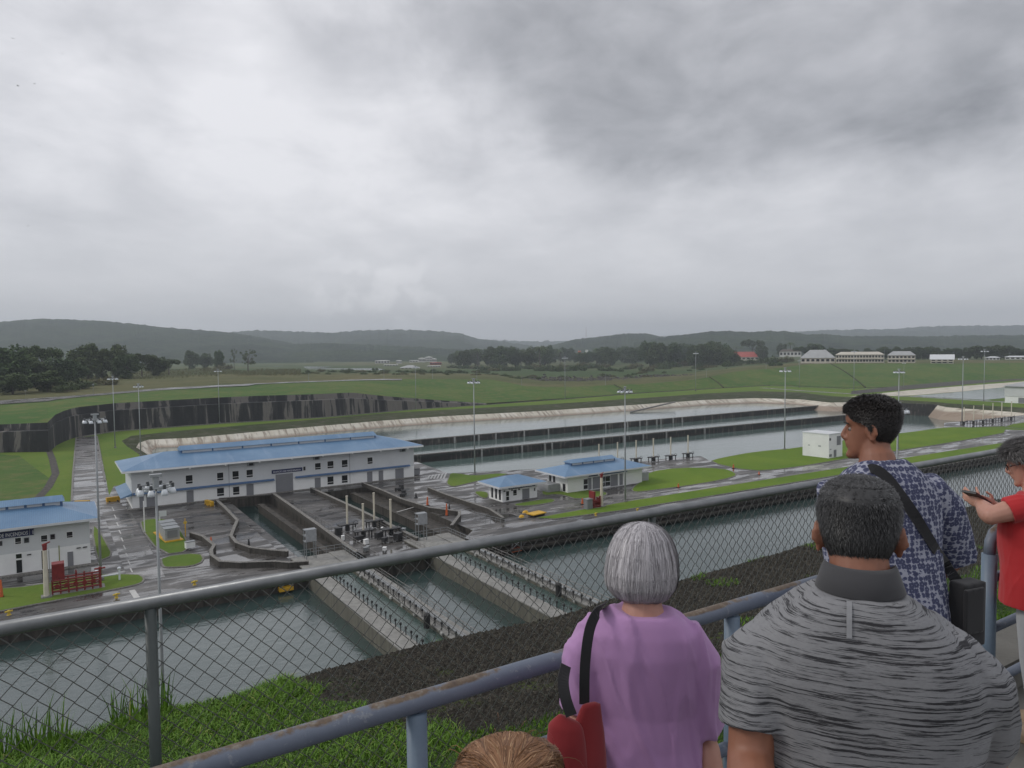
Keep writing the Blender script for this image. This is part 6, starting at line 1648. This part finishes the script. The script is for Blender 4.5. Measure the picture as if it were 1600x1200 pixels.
def hair_short(root, X, mat, seed, n=7000, L_=.018, thick=.010, lump=.003, curly=False, front=.072, back=-.082, side=.012, w=.0009, parent_name='hair', sparse_top=False):
    r1 = random.Random(seed)
    def inside(z, a):
        s_ = sin(a)     # +1 front, -1 back
        lim = side+(front-side)*max(0, s_)**.8 if s_ > 0 else side+(back-side)*min(1, (-s_)*1.25)
        # sideburn just before the ear
        return z > lim+.004*sin(a*9)
    m = MB(); nz_, na = 50, 72; idx = {}
    vs = []; 
    for j in range(nz_+1):
        z = -.118+(.121+.118)*j/nz_
        for i in range(na):
            a = 2*pi*i/na; lim_ok = inside(z, a)
            d = thick*min(1, 1.0); p = head_pt(z, a, d if z < .10 else d)
            p.z += max(0, (z-.06))/.06*thick*.8
            nn = noise.noise(Vector((cos(a)*9, sin(a)*9, z*110)))
            p += Vector((cos(a), sin(a), .4))*nn*lump
            vs.append(X @ p)
    fs = []
    for j in range(nz_):
        for i in range(na):
            if inside(-.118+.239*(j+.5)/nz_, 2*pi*(i+.5)/na): fs.append((j*na+i, j*na+(i+1) % na, (j+1)*na+(i+1) % na, (j+1)*na+i))
    fs.append(tuple(nz_*na+i for i in range(na)))
    m.add(vs, fs); h = m.build(parent_name, MAT[mat], root, smooth=True, fix=False)
    m = MB(); c = 0
    while c < n:
        z = pickz(r1); a = r1.uniform(0, 2*pi)
        if z > .10 and r1.random() < .0: continue
        if not inside(z, a): continue
        c += 1
        p = head_pt(z, a, thick*1.0); p.z += max(0, (z-.06))/.06*thick*.85
        nn = Vector((p.x, p.y*.8, max(p.z, -.02)*(1.1+12*max(0, p.z-.07)))).normalized()
        down = Vector((0, -.4, -1)); tan = (down-nn*down.dot(nn)).normalized()
        if p.z > .08: tan = (Vector((r1.uniform(-.4, .4), .9 if not sparse_top else -.6, -.1))-nn*0).normalized()
        ll = L_*r1.uniform(.5, 1.2); 
        if curly:
            t2 = nn.cross(tan); ph = r1.random()*6.3; rad = .0045; pts = []
            for i in range(8):
                u_ = i/7; pts.append(X @ (p+nn*(ll*.55*u_)+tan*(rad*cos(ph+u_*7))+t2*(rad*sin(ph+u_*7))))
            ribbon_strand(m, pts, w*1.4, (X.to_3x3() @ nn))
        else:
            j_ = Vector((r1.gauss(0, .22), r1.gauss(0, .22), r1.gauss(0, .22))); d1 = (tan+nn*.22+j_).normalized(); d2 = (tan+nn*.1+j_*.8-nn*.12).normalized()
            pts = [p, p+d1*ll*.4, p+d1*ll*.4+d2*ll*.6]; ribbon_strand(m, [X @ q for q in pts], w, X.to_3x3() @ nn)
    m.build('strands', MAT[mat+'_strand'], h, fix=False)
    return h
def hair_bob(root, X, mat, seed, n=7500, prof=None, wx=.086, wy=.100, cy=-.008, open_front=.9, w=.0011, part=0.0, strand_mat=None, wave=.004):
    r1 = random.Random(seed); prof = prof or [(0, 0, .130), (.06, .36, .126), (.14, .65, .113), (.26, .92, .085), (.42, 1.13, .035), (.6, 1.21, -.018), (.76, 1.16, -.055), (.9, .95, -.083), (1, .66, -.097)]
    def pt(t_, a, off=0):
        r, z = resample(prof, [t_])[0]; off = off+(.0065*noise.noise(Vector((cos(a)*3.2, sin(a)*3.2, t_*1.6+seed)))+.003*noise.noise(Vector((cos(a)*9, sin(a)*9, t_*1.2))))*min(1, t_*3); rx = wx*r+off; ry = wy*r+off
        return Vector((cos(a)*rx, cy+sin(a)*ry, z+off*.6*(1-t_)))
    m = MB(); nt_, na = 26, 80; vs = []
    for j in range(nt_+1):
        for i in range(na):
            a = 2*pi*i/na; p = pt(j/nt_, a, -.004+.0025*noise.noise(Vector((cos(a)*14, sin(a)*14, j*.12)))); vs.append(X @ p)
    fs = []
    for j in range(nt_):
        for i in range(na):
            a = 2*pi*(i+.5)/na
            if j/nt_ > .36 and sin(a) > open_front*.62: continue
            fs.append((j*na+i, j*na+(i+1) % na, (j+1)*na+(i+1) % na, (j+1)*na+i))
    m.add(vs, fs); h = m.build('hair', MAT[mat], root, smooth=True, fix=False)
    m = MB()
    for c in range(n):
        a = r1.uniform(0, 2*pi); lock = noise.noise(Vector((a*5, 1, seed))); t0 = r1.random()**1.5*.45; t1 = min(1, t0+r1.uniform(.5, 1.1)); 
        if sin(a) > open_front*.62: t0 *= .5; t1 = min(t1, .36)
        if t1 <= t0: continue
        off = r1.uniform(-.002, .0035)+.002*lock; da = r1.gauss(0, .09)+.10*noise.noise(Vector((a*3, 7, seed))); pts = []
        for i in range(10):
            u_ = i/9; t_ = t0+(t1-t0)*u_; aa = a+da*u_+.03*sin(u_*6+a*9)*wave/.004
            pts.append(X @ pt(t_, aa, off+.0012*sin(u_*9+c)))
        md = pt((t0+t1)/2, a); ribbon_strand(m, pts, w*r1.uniform(.5, 1.2), (X.to_3x3() @ Vector((md.x, md.y-cy, (md.z+.02)*1.2))).normalized())
    m.build('strands', MAT[strand_mat or mat+'_strand'], h, fix=False)
    return h

def skin(name, a, b, rough=.55):
    t = NT(name); n = t.noise(9, 5, .6); n2 = t.noise(160, 3, .5)
    t.col(t.mix(t.mr(n, .3, .7), a, b)).rough(rough).bump(n2, .12, .001)
    t.b.inputs['Subsurface Weight'].default_value = .08; t.b.inputs['Subsurface Radius'].default_value = (.01, .004, .002); MAT[name] = t.m
skin('skin_tan', C(.30, .13, .085), C(.36, .17, .11)); skin('skin_deep', C(.23, .095, .058), C(.29, .125, .075)); skin('skin_fair', C(.42, .21, .16), C(.50, .27, .20))
def hairmat(name, a, b, c, rough=.5):
    t = NT(name); n = t.noise(60, 4, .6, t.map((1, 1, .15))); t.col(t.mix(n, a, b)).rough(rough); MAT[name] = t.m
    t = NT(name+'_strand'); geo = t.N.new('ShaderNodeNewGeometry'); t.col(t.ramp(geo.outputs['Random Per Island'], [(0, a), (.5, b), (.82, b), (1, c)])).rough(rough); t.b.inputs['Specular IOR Level'].default_value = .4; MAT[name+'_strand'] = t.m
hairmat('silver', C(.20, .19, .20), C(.44, .42, .44), C(.66, .64, .66), .4); hairmat('salt', C(.018, .018, .019), C(.045, .045, .046), C(.13, .13, .13)); hairmat('black_hair', C(.008, .007, .007), C(.016, .013, .012), C(.05, .042, .04), .42)
hairmat('blond', C(.11, .05, .022), C(.25, .125, .06), C(.42, .26, .14), .42); hairmat('grey_dark', C(.035, .033, .033), C(.09, .085, .085), C(.25, .24, .24))
def cloth(name, c, weave=900, var=.08):
    t = NT(name); n = t.noise(4, 4, .6); wv = t.noise(weave, 2, .5)
    t.col(t.mix(n, tuple(x*(1-var) for x in c[:3])+(1,), tuple(x*(1+var) for x in c[:3])+(1,))).rough(.9).bump(wv, .15, .001); t.b.inputs['Sheen Weight'].default_value = .15; MAT[name] = t.m; return t
cloth('purple_shirt', C(.42, .235, .45)); cloth('red_shirt', C(.42, .018, .022)); cloth('grey_trousers', C(.30, .30, .31)); cloth('dark_trousers', C(.04, .042, .05)); cloth('light_trousers', C(.42, .43, .45), 900, .15)
cloth('collar_grey', C(.055, .055, .060)); cloth('bag_black', C(.012, .012, .014)); cloth('bag_red', C(.22, .014, .018)); cloth('bag_teal', C(.03, .20, .30)); simple('shoe_tan', C(.35, .26, .18), .7, .2, 10); cloth('teal_shirt', C(.08, .15, .18))
def melange():
    t = NT('streak_shirt'); s = t.sep()
    v = t.map((2.6, 2.6, 60), rot=(0, .10, 0)); a = t.noise(3.2, 6, .62, v, .25); b = t.noise(9, 6, .7, t.map((3.6, 3.6, 80), (3, 1, 2), (0, .08, 0)), .3); big = t.noise(2.2, 3, .5, t.map((.6, .6, 5), (5, 5, 5)))
    k = t.math('ADD', t.math('ADD', t.math('MULTIPLY', a, .55), t.math('MULTIPLY', b, .32)), t.math('MULTIPLY', big, .14))
    g = t.noise(120, 3, .6, t.map((1, 1, 2.5)))
    base = t.mix(g, C(.17, .172, .182), C(.25, .252, .262)); c = t.mix(t.mr(k, .508, .555), base, C(.024, .024, .028)); t.col(c).rough(.85).bump(t.noise(700, 2), .12, .001); MAT['streak_shirt'] = t.m
melange()
def floral():
    t = NT('floral_shirt'); uv = t.N.new('ShaderNodeUVMap'); 
    n = t.N.new('ShaderNodeTexVoronoi'); n.inputs['Scale'].default_value = 50; n.inputs['Randomness'].default_value = .35; t.L.new(t.co, n.inputs['Vector'])
    vm = t.N.new('ShaderNodeVectorMath'); vm.operation = 'SUBTRACT'; 
    sc = t.N.new('ShaderNodeVectorMath'); sc.operation = 'SCALE'; sc.inputs['Scale'].default_value = 1.0
    t.L.new(t.co, vm.inputs[0]); t.L.new(n.outputs['Position'], vm.inputs[1]); s = t.sep(vm.outputs[0])
    ang = t.math('ARCTAN2', s[2], t.math('ADD', s[0], s[1])); pet = t.math('MULTIPLY', t.math('ABSOLUTE', t.math('COSINE', t.math('MULTIPLY', ang, 2.5))), .16)
    d = n.outputs['Distance']; e = t.vor(50, None, 'DISTANCE_TO_EDGE', 'Distance', .35)
    r = t.math('SUBTRACT', d, pet)
    c = t.ramp(r, [(0.0, C(.16, .17, .26)), (.08, C(.035, .04, .085)), (.42, C(.06, .068, .135)), (.50, C(.31, .32, .39))])
    t.col(c).rough(.85)
    r_ = t.N['Color Ramp'] if 'Color Ramp' in t.N else None
    MAT['floral_shirt'] = t.m
floral()

def folds(seed, amp, fx_=7.0, fz=2.2, diag=.5):
    def f(co, nn):
        u_ = co.x+co.y*.6+diag*(co.z-1.2)*.5
        a = noise.noise(Vector((u_*fx_, co.y*3, co.z*fz+seed))); b = noise.noise(Vector((u_*fx_*2.1+4, co.y*5, co.z*fz*1.6+seed)))
        r = max(0, 1-abs(a)*6); q = max(0, 1-abs(b)*7)
        return nn*(amp*(a*.5+r*.55+q*.25-.25))
    return f

# --- woman in purple
arms = {-1: (atd(906, 1118, 1.97), atd(880, 1230, 1.80), V(0, 0, -1)), 1: (atd(1098, 1150, 1.98), atd(1125, 1250, 1.88), V(.1, .1, -1))}
pw = person('woman with silver bobbed hair in a purple short-sleeved top, seen from behind', (1003, 818), 1.98, radians(-8), 1.50, head_psi=radians(-22), head_pitch=.12, build=1.02, sh=.172, arms=arms, skin='skin_fair', shirt='purple_shirt', pants='dark_trousers', sleeve=.74,
            female=True, shirt_fn=folds(3, .013, 9, 2.4), vox=.006, slv_r=.070, arm_r=.98, nkz=.088)
root, X = pw[0], pw[1]
h = hair_bob(root, X, 'silver', 4)
gl = MB(); gl.tube([X @ Vector((.083, .03, .0)), X @ Vector((.080, .085, .004))], .0018, 5); gl.tube([X @ Vector((.062+.022*cos(a*.628), .094, -.006+.018*sin(a*.628))) for a in range(11)], .0018, 5); gl.tube([X @ Vector((-.062+.022*cos(a*.628), .094, -.006+.018*sin(a*.628))) for a in range(11)], .0018, 5)
gl.build('glasses', MAT['dark_frame'], root)
# shoulder bag
def strap(name, pts, w, th, mat, label=None, cat=None, parent=None, nrm=None):
    m = MB(); n = len(pts); vs = []
    for i, p in enumerate(pts):
        t_ = (pts[min(i+1, n-1)]-pts[max(i-1, 0)]).normalized(); nn = nrm[i] if nrm else -F0; sd = t_.cross(nn).normalized(); nn = sd.cross(t_).normalized()
        vs += [p-sd*w/2-nn*th/2, p+sd*w/2-nn*th/2, p+sd*w/2+nn*th/2, p-sd*w/2+nn*th/2]
    fs = [(4*i+a, 4*i+(a+1) % 4, 4*i+4+(a+1) % 4, 4*i+4+a) for i in range(n-1) for a in range(4)]+[(3, 2, 1, 0), (4*n-4, 4*n-3, 4*n-2, 4*n-1)]
    m.add(vs, fs); o = m.build(name, MAT[mat], parent, smooth=False)
    return o
def spline(pts, k=6):
    out = []
    for i in range(len(pts)-1):
        p0 = pts[max(i-1, 0)]; p1 = pts[i]; p2 = pts[i+1]; p3 = pts[min(i+2, len(pts)-1)]
        for j in range(k):
            t_ = j/k; out.append(.5*((2*p1)+(p2-p0)*t_+(2*p0-5*p1+4*p2-p3)*t_*t_+(3*p1-p0-3*p2+p3)*t_**3))
    return out+[pts[-1]]
bo = atd(905, 1200, 1.86)
bag = empty('shoulder_bag', bo, 0, 'red and teal shoulder bag with black strap hanging from the woman in purple', 'bag')
Lb = lambda p: p-bo
bm_ = MB()
bm_.tube([Lb(atd(924, 1098, 1.84)), Lb(atd(919, 1135, 1.84)), Lb(atd(912, 1180, 1.83)), Lb(atd(908, 1290, 1.82)), Lb(atd(908, 1330, 1.82))], [(.010, .03), (.022, .05), (.036, .07), (.042, .085), (.03, .07)], 16)
finalize(bm_, 'bag_body', 'bag_red', bag, .007, 4)
bm_ = MB(); bm_.tube([Lb(atd(890, 1122, 1.80)), Lb(atd(884, 1134, 1.80)), Lb(atd(884, 1158, 1.80)), Lb(atd(892, 1230, 1.80))], [(.012, .03), (.026, .045), (.034, .05), (.036, .05)], 14); finalize(bm_, 'bag_flap', 'bag_red', bag, .006, 4)
bm_ = MB(); bm_.ell(Lb(atd(874, 1136, 1.82)), (.022, .03, .020), 12, 8); bm_.ell(Lb(atd(882, 1150, 1.83)), (.02, .03, .03), 12, 8); finalize(bm_, 'bag_pocket', 'bag_teal', bag, .006, 4)
strap('bag_strap', spline([Lb(q) for q in (atd(944, 944, 2.02), atd(934, 955, 1.90), atd(921, 985, 1.865), atd(914, 1040, 1.85), atd(913, 1100, 1.85))]), .026, .004, 'bag_black', parent=bag)
strap('bag_handle', spline([Lb(q) for q in (atd(884, 1040, 1.86), atd(880, 1065, 1.82), atd(884, 1092, 1.795), atd(893, 1118, 1.785))]), .028, .004, 'bag_black', parent=bag)

# --- man in grey streaked polo
arms = {-1: (atd(1172, 1185, 1.38), atd(1185, 1340, 1.2), V(.2, .3, -1)), 1: (atd(1535, 1195, 1.42), atd(1530, 1350, 1.25), V(0, .3, -1))}
pm = person('broad man with salt-and-pepper hair in a grey and black streaked polo, seen from behind', (1342, 741), 1.40, radians(-20), 1.74, head_psi=radians(-22), head_pitch=.05, build=1.10, sh=.180, arms=arms, skin='skin_deep', shirt='streak_shirt', pants='grey_trousers', sleeve=.62,
            collar='collar_grey', shirt_fn=folds(8, .013, 5, 2.0, .2), vox=.006, slv_r=.068, arm_r=1.08, hscale=.93, nkz=.085)
hair_short(pm[0], pm[1], 'salt', 5, 26000, .011, .005, .001, back=-.080, w=.0007)
# --- man in floral shirt
arms = {1: (atd(1490, 872, 2.86), atd(1452, 905, 3.02), V(-1, .4, 0)), -1: (atd(1362, 880, 3.0), atd(1372, 896, 3.10), V(-.2, .4, 0))}
pf = person('man with black curly hair and a blue floral shirt looking left over the rail', (1362, 619), 2.80, radians(5), 1.78, head_psi=radians(58), head_pitch=.06, lean=.20, build=1.06, sh=.205, arms=arms, skin='skin_deep', shirt='floral_shirt', pants='dark_trousers', sleeve=.78,
            shirt_fn=folds(5, .010, 6), vox=.005, slv_r=.085, neck_dy=0, nkz=.095)
hair_short(pf[0], pf[1], 'black_hair', 6, 8000, .015, .011, .004, True, front=.070, back=-.080, side=.004, w=.0010)
def eyes(root, X, brow):
    for s in (-1, 1):
        e = MB().ell(X @ Vector((s*.030, .0695, .002)), .0090, 12, 8).build('eye', MAT['eyeball'], root, smooth=True)
        MB().ell(X @ Vector((s*.030, .0752, .001)), .0052, 8, 6).build('iris', MAT['black_rubber'], e, smooth=True)
        MB().tube([X @ Vector((s*.014, .092, .026)), X @ Vector((s*.032, .091, .031)), X @ Vector((s*.050, .074, .025))], [.002, .0035, .002], 6).build('eyebrow', MAT[brow], root)
eyes(pf[0], pf[1], 'black_hair')
# his shoulder bag
bo = atd(1510, 955, 2.62); bag = empty('messenger_bag', bo, 0, 'black messenger bag on a wide strap worn by the man in the floral shirt', 'bag')
Lb = lambda p: p-bo
bm_ = MB(); a = Lb(atd(1508, 905, 2.66)); b = Lb(atd(1513, 1010, 2.62))
bm_.obox((a+b)/2, (R0*.92+F0*.38).normalized(), (F0*.92-R0*.38).normalized(), V(0, 0, 1), .058, .035, (a-b).length/2)
finalize(bm_, 'bag_body', 'bag_black', bag, .008, 8)
bm_ = MB(); bm_.obox((a+b)/2+V(0, 0, .02)-F0*.04, (R0*.92+F0*.38).normalized(), (F0*.92-R0*.38).normalized(), V(0, 0, 1), .05, .008, (a-b).length/2*.7); finalize(bm_, 'bag_flap', 'bag_black', bag, .006, 4)
# strap across the back, laid on the shirt surface by shooting towards it
def on_surface(objs, px, py, default, off=.006):
    dg = bpy.context.evaluated_depsgraph_get(); d = ray(px, py); best = None
    for o in objs:
        mi = (Matrix.Translation(o.parent.location) @ o.parent.rotation_euler.to_matrix().to_4x4()).inverted()
        hit, loc, nn, _ = o.ray_cast(mi @ CPOS, (mi.to_3x3() @ d).normalized())
        if hit:
            w = mi.inverted() @ loc; dd = (w-CPOS).length
            if best is None or dd < best[0]: best = (dd, w-d.normalized()*off, mi.inverted().to_3x3() @ nn)
    if best is None: return CPOS+d*default, -d.normalized()
    return best[1], best[2]
def strap_on(objs, pxs, w, name, parent, mat, default):
    P_ = []; N_ = []
    pp = spline([Vector((a, b, 0)) for a, b in pxs], 5)
    for q in pp:
        a, n_ = on_surface(objs, q.x, q.y, default); P_.append(a-parent.location); N_.append(n_)
    # smooth
    for _ in range(3): P_ = [P_[0]]+[(P_[i-1]+P_[i]*2+P_[i+1])/4 for i in range(1, len(P_)-1)]+[P_[-1]]; N_ = [N_[0]]+[(N_[i-1]+N_[i]+N_[i+1]).normalized() for i in range(1, len(N_)-1)]+[N_[-1]]
    return strap(name, P_, w, .004, mat, parent=parent, nrm=N_)
bpy.context.view_layer.update()
fs_ = [c for c in pf[0].children if c.name.startswith('shirt')]
strap_on(fs_, [(1358, 733), (1368, 733), (1388, 748), (1412, 780), (1440, 822), (1462, 858), (1484, 892), (1500, 915)], .038, 'bag_strap', bag, 'bag_black', 2.66)

gs_ = [c for c in pm[0].children if c.name.startswith('shirt')]
simple('strip_grey', C(.24, .243, .255), .5, .1, 40)
P_ = []; N_ = []
for k_ in range(9):
    a_, n_ = on_surface(gs_, 1327, 940+k_*7.2, 1.3, .002); P_.append(a_-pm[0].location); N_.append(n_)
so = strap('back_strip', P_, .009, .002, 'strip_grey', nrm=N_); so.location = pm[0].location; so.parent = pm[0]; so.matrix_parent_inverse = (Matrix.Translation(pm[0].location) @ pm[0].rotation_euler.to_matrix().to_4x4()).inverted()
# --- woman in red with a phone
arms = {-1: (atd(1548, 806, 3.54), atd(1533, 788, 3.70), (atd(1520, 780, 3.74)-atd(1533, 788, 3.70)), V(0, 0, 1)),
        1: (atd(1590, 815, 3.95), atd(1552, 790, 3.88), (atd(1535, 782, 3.82)-atd(1552, 790, 3.88)), V(0, 0, 1))}
pr = person('woman with short grey hair and red T-shirt leaning on the handrail with her phone', (1606, 685), 3.62, radians(35), 1.53, head_psi=radians(50), head_pitch=.34, lean=.16, build=1.22, belly=.15, sh=.185, arms=arms, skin='skin_fair', shirt='red_shirt', pants='light_trousers', sleeve=.42,
            female=True, shirt_fn=folds(2, .008, 6), vox=.0055, slv_r=.075, arm_r=1.25, shirt_hem=.80)
hair_short(pr[0], pr[1], 'grey_dark', 9, 6500, .030, .020, .008, False, front=.060, back=-.085, side=-.005, w=.0012)
eyes(pr[0], pr[1], 'grey_dark')
X = pr[1]; gl = MB()
for s in (-1, 1):
    gl.tube([X @ Vector((s*.074, -.01, .004)), X @ Vector((s*.066, .075, .004))], .0022, 5); gl.tube([X @ Vector((s*.034+.024*cos(a*.628), .094, -.002+.017*sin(a*.628))) for a in range(11)], .0022, 5)
gl.tube([X @ Vector((-.010, .098, .004)), X @ Vector((.010, .098, .004))], .002, 5); gl.build('glasses', MAT['dark_frame'], pr[0])
for s in (-1, 1): MB().ell(X @ Vector((s*.082, -.008, -.044)), .005, 8, 6).build('earring', MAT['letter_white'], pr[0])
po = atd(1525, 777, 3.70); ph = empty('mobile_phone', po, 0, 'dark mobile phone held by the woman in red', 'phone')
a = atd(1513, 768, 3.70)-po; b = atd(1540, 786, 3.76)-po; ax = (b-a).normalized(); nz_ = V(0, 0, 1); ay = nz_.cross(ax).normalized(); az = ax.cross(ay).normalized()
MB().obox((a+b)/2, ax, ay, az, .072, .036, .005).build('phone_body', MAT['phone_case'] if 'phone_case' in MAT else MAT['dark_steel'], ph)
MB().obox((a+b)/2+az*.0065, ax, ay, az, .068, .033, .001).build('screen', MAT['window_glass'], ph)

# --- person with strawberry blond hair, top of the head only
pb = person('person with strawberry blond hair, only the crown showing at the bottom edge', (797, 1156), 1.0, radians(-5), 1.46, head_psi=radians(-5), head_pitch=-.52, build=1.0, sh=.17, skin='skin_fair', shirt='teal_shirt', pants='dark_trousers', female=True, vox=.01)
hair_bob(pb[0], pb[1], 'blond', 12, 14000, prof=[(0, 0, .126), (.08, .48, .122), (.18, .82, .106), (.32, 1.06, .066), (.5, 1.14, .0), (.7, 1.15, -.06), (.86, 1.1, -.12), (1, .95, -.18)], wx=.090, wy=.104, w=.0006, wave=.012)
m = MB(); r1 = random.Random(77); X = pb[1]
for c in range(40):
    a = r1.uniform(0, 6.3); p0 = Vector((cos(a)*.04*r1.random(), sin(a)*.05*r1.random()-.01, .128)); pts = []
    rr = r1.uniform(.07, .115)
    for i in range(9):
        u_ = i/8; pts.append(X @ Vector((p0.x+cos(a)*rr*sin(u_*1.5), p0.y+sin(a)*rr*sin(u_*1.5), .128+.014*sin(u_*3.1)*r1.uniform(.3, 1)-.10*(1-cos(u_*1.5)))))
    ribbon_strand(m, pts, .0005)
m.build('flyaway_hair', MAT['blond_strand'], pb[0], fix=False)

# ================================================================ HAZE
def haze():
    m = MB().box(-9600, -9600, -16, 9600, 9600, 420); o = m.build('haze')
    mt = bpy.data.materials.new('haze'); mt.use_nodes = True; nt = mt.node_tree; nt.nodes.clear()
    out = nt.nodes.new('ShaderNodeOutputMaterial'); v = nt.nodes.new('ShaderNodeVolumePrincipled'); v.inputs['Color'].default_value = (.84, .92, 1.0, 1); v.inputs['Density'].default_value = .00015; v.inputs['Anisotropy'].default_value = .2
    nt.links.new(v.outputs[0], out.inputs['Volume']); o.data.materials.append(mt)
    tag(o, 'thin grey haze softening the distant hills', 'haze', kind='stuff')
haze()
bpy.data.scenes.remove(TMP)
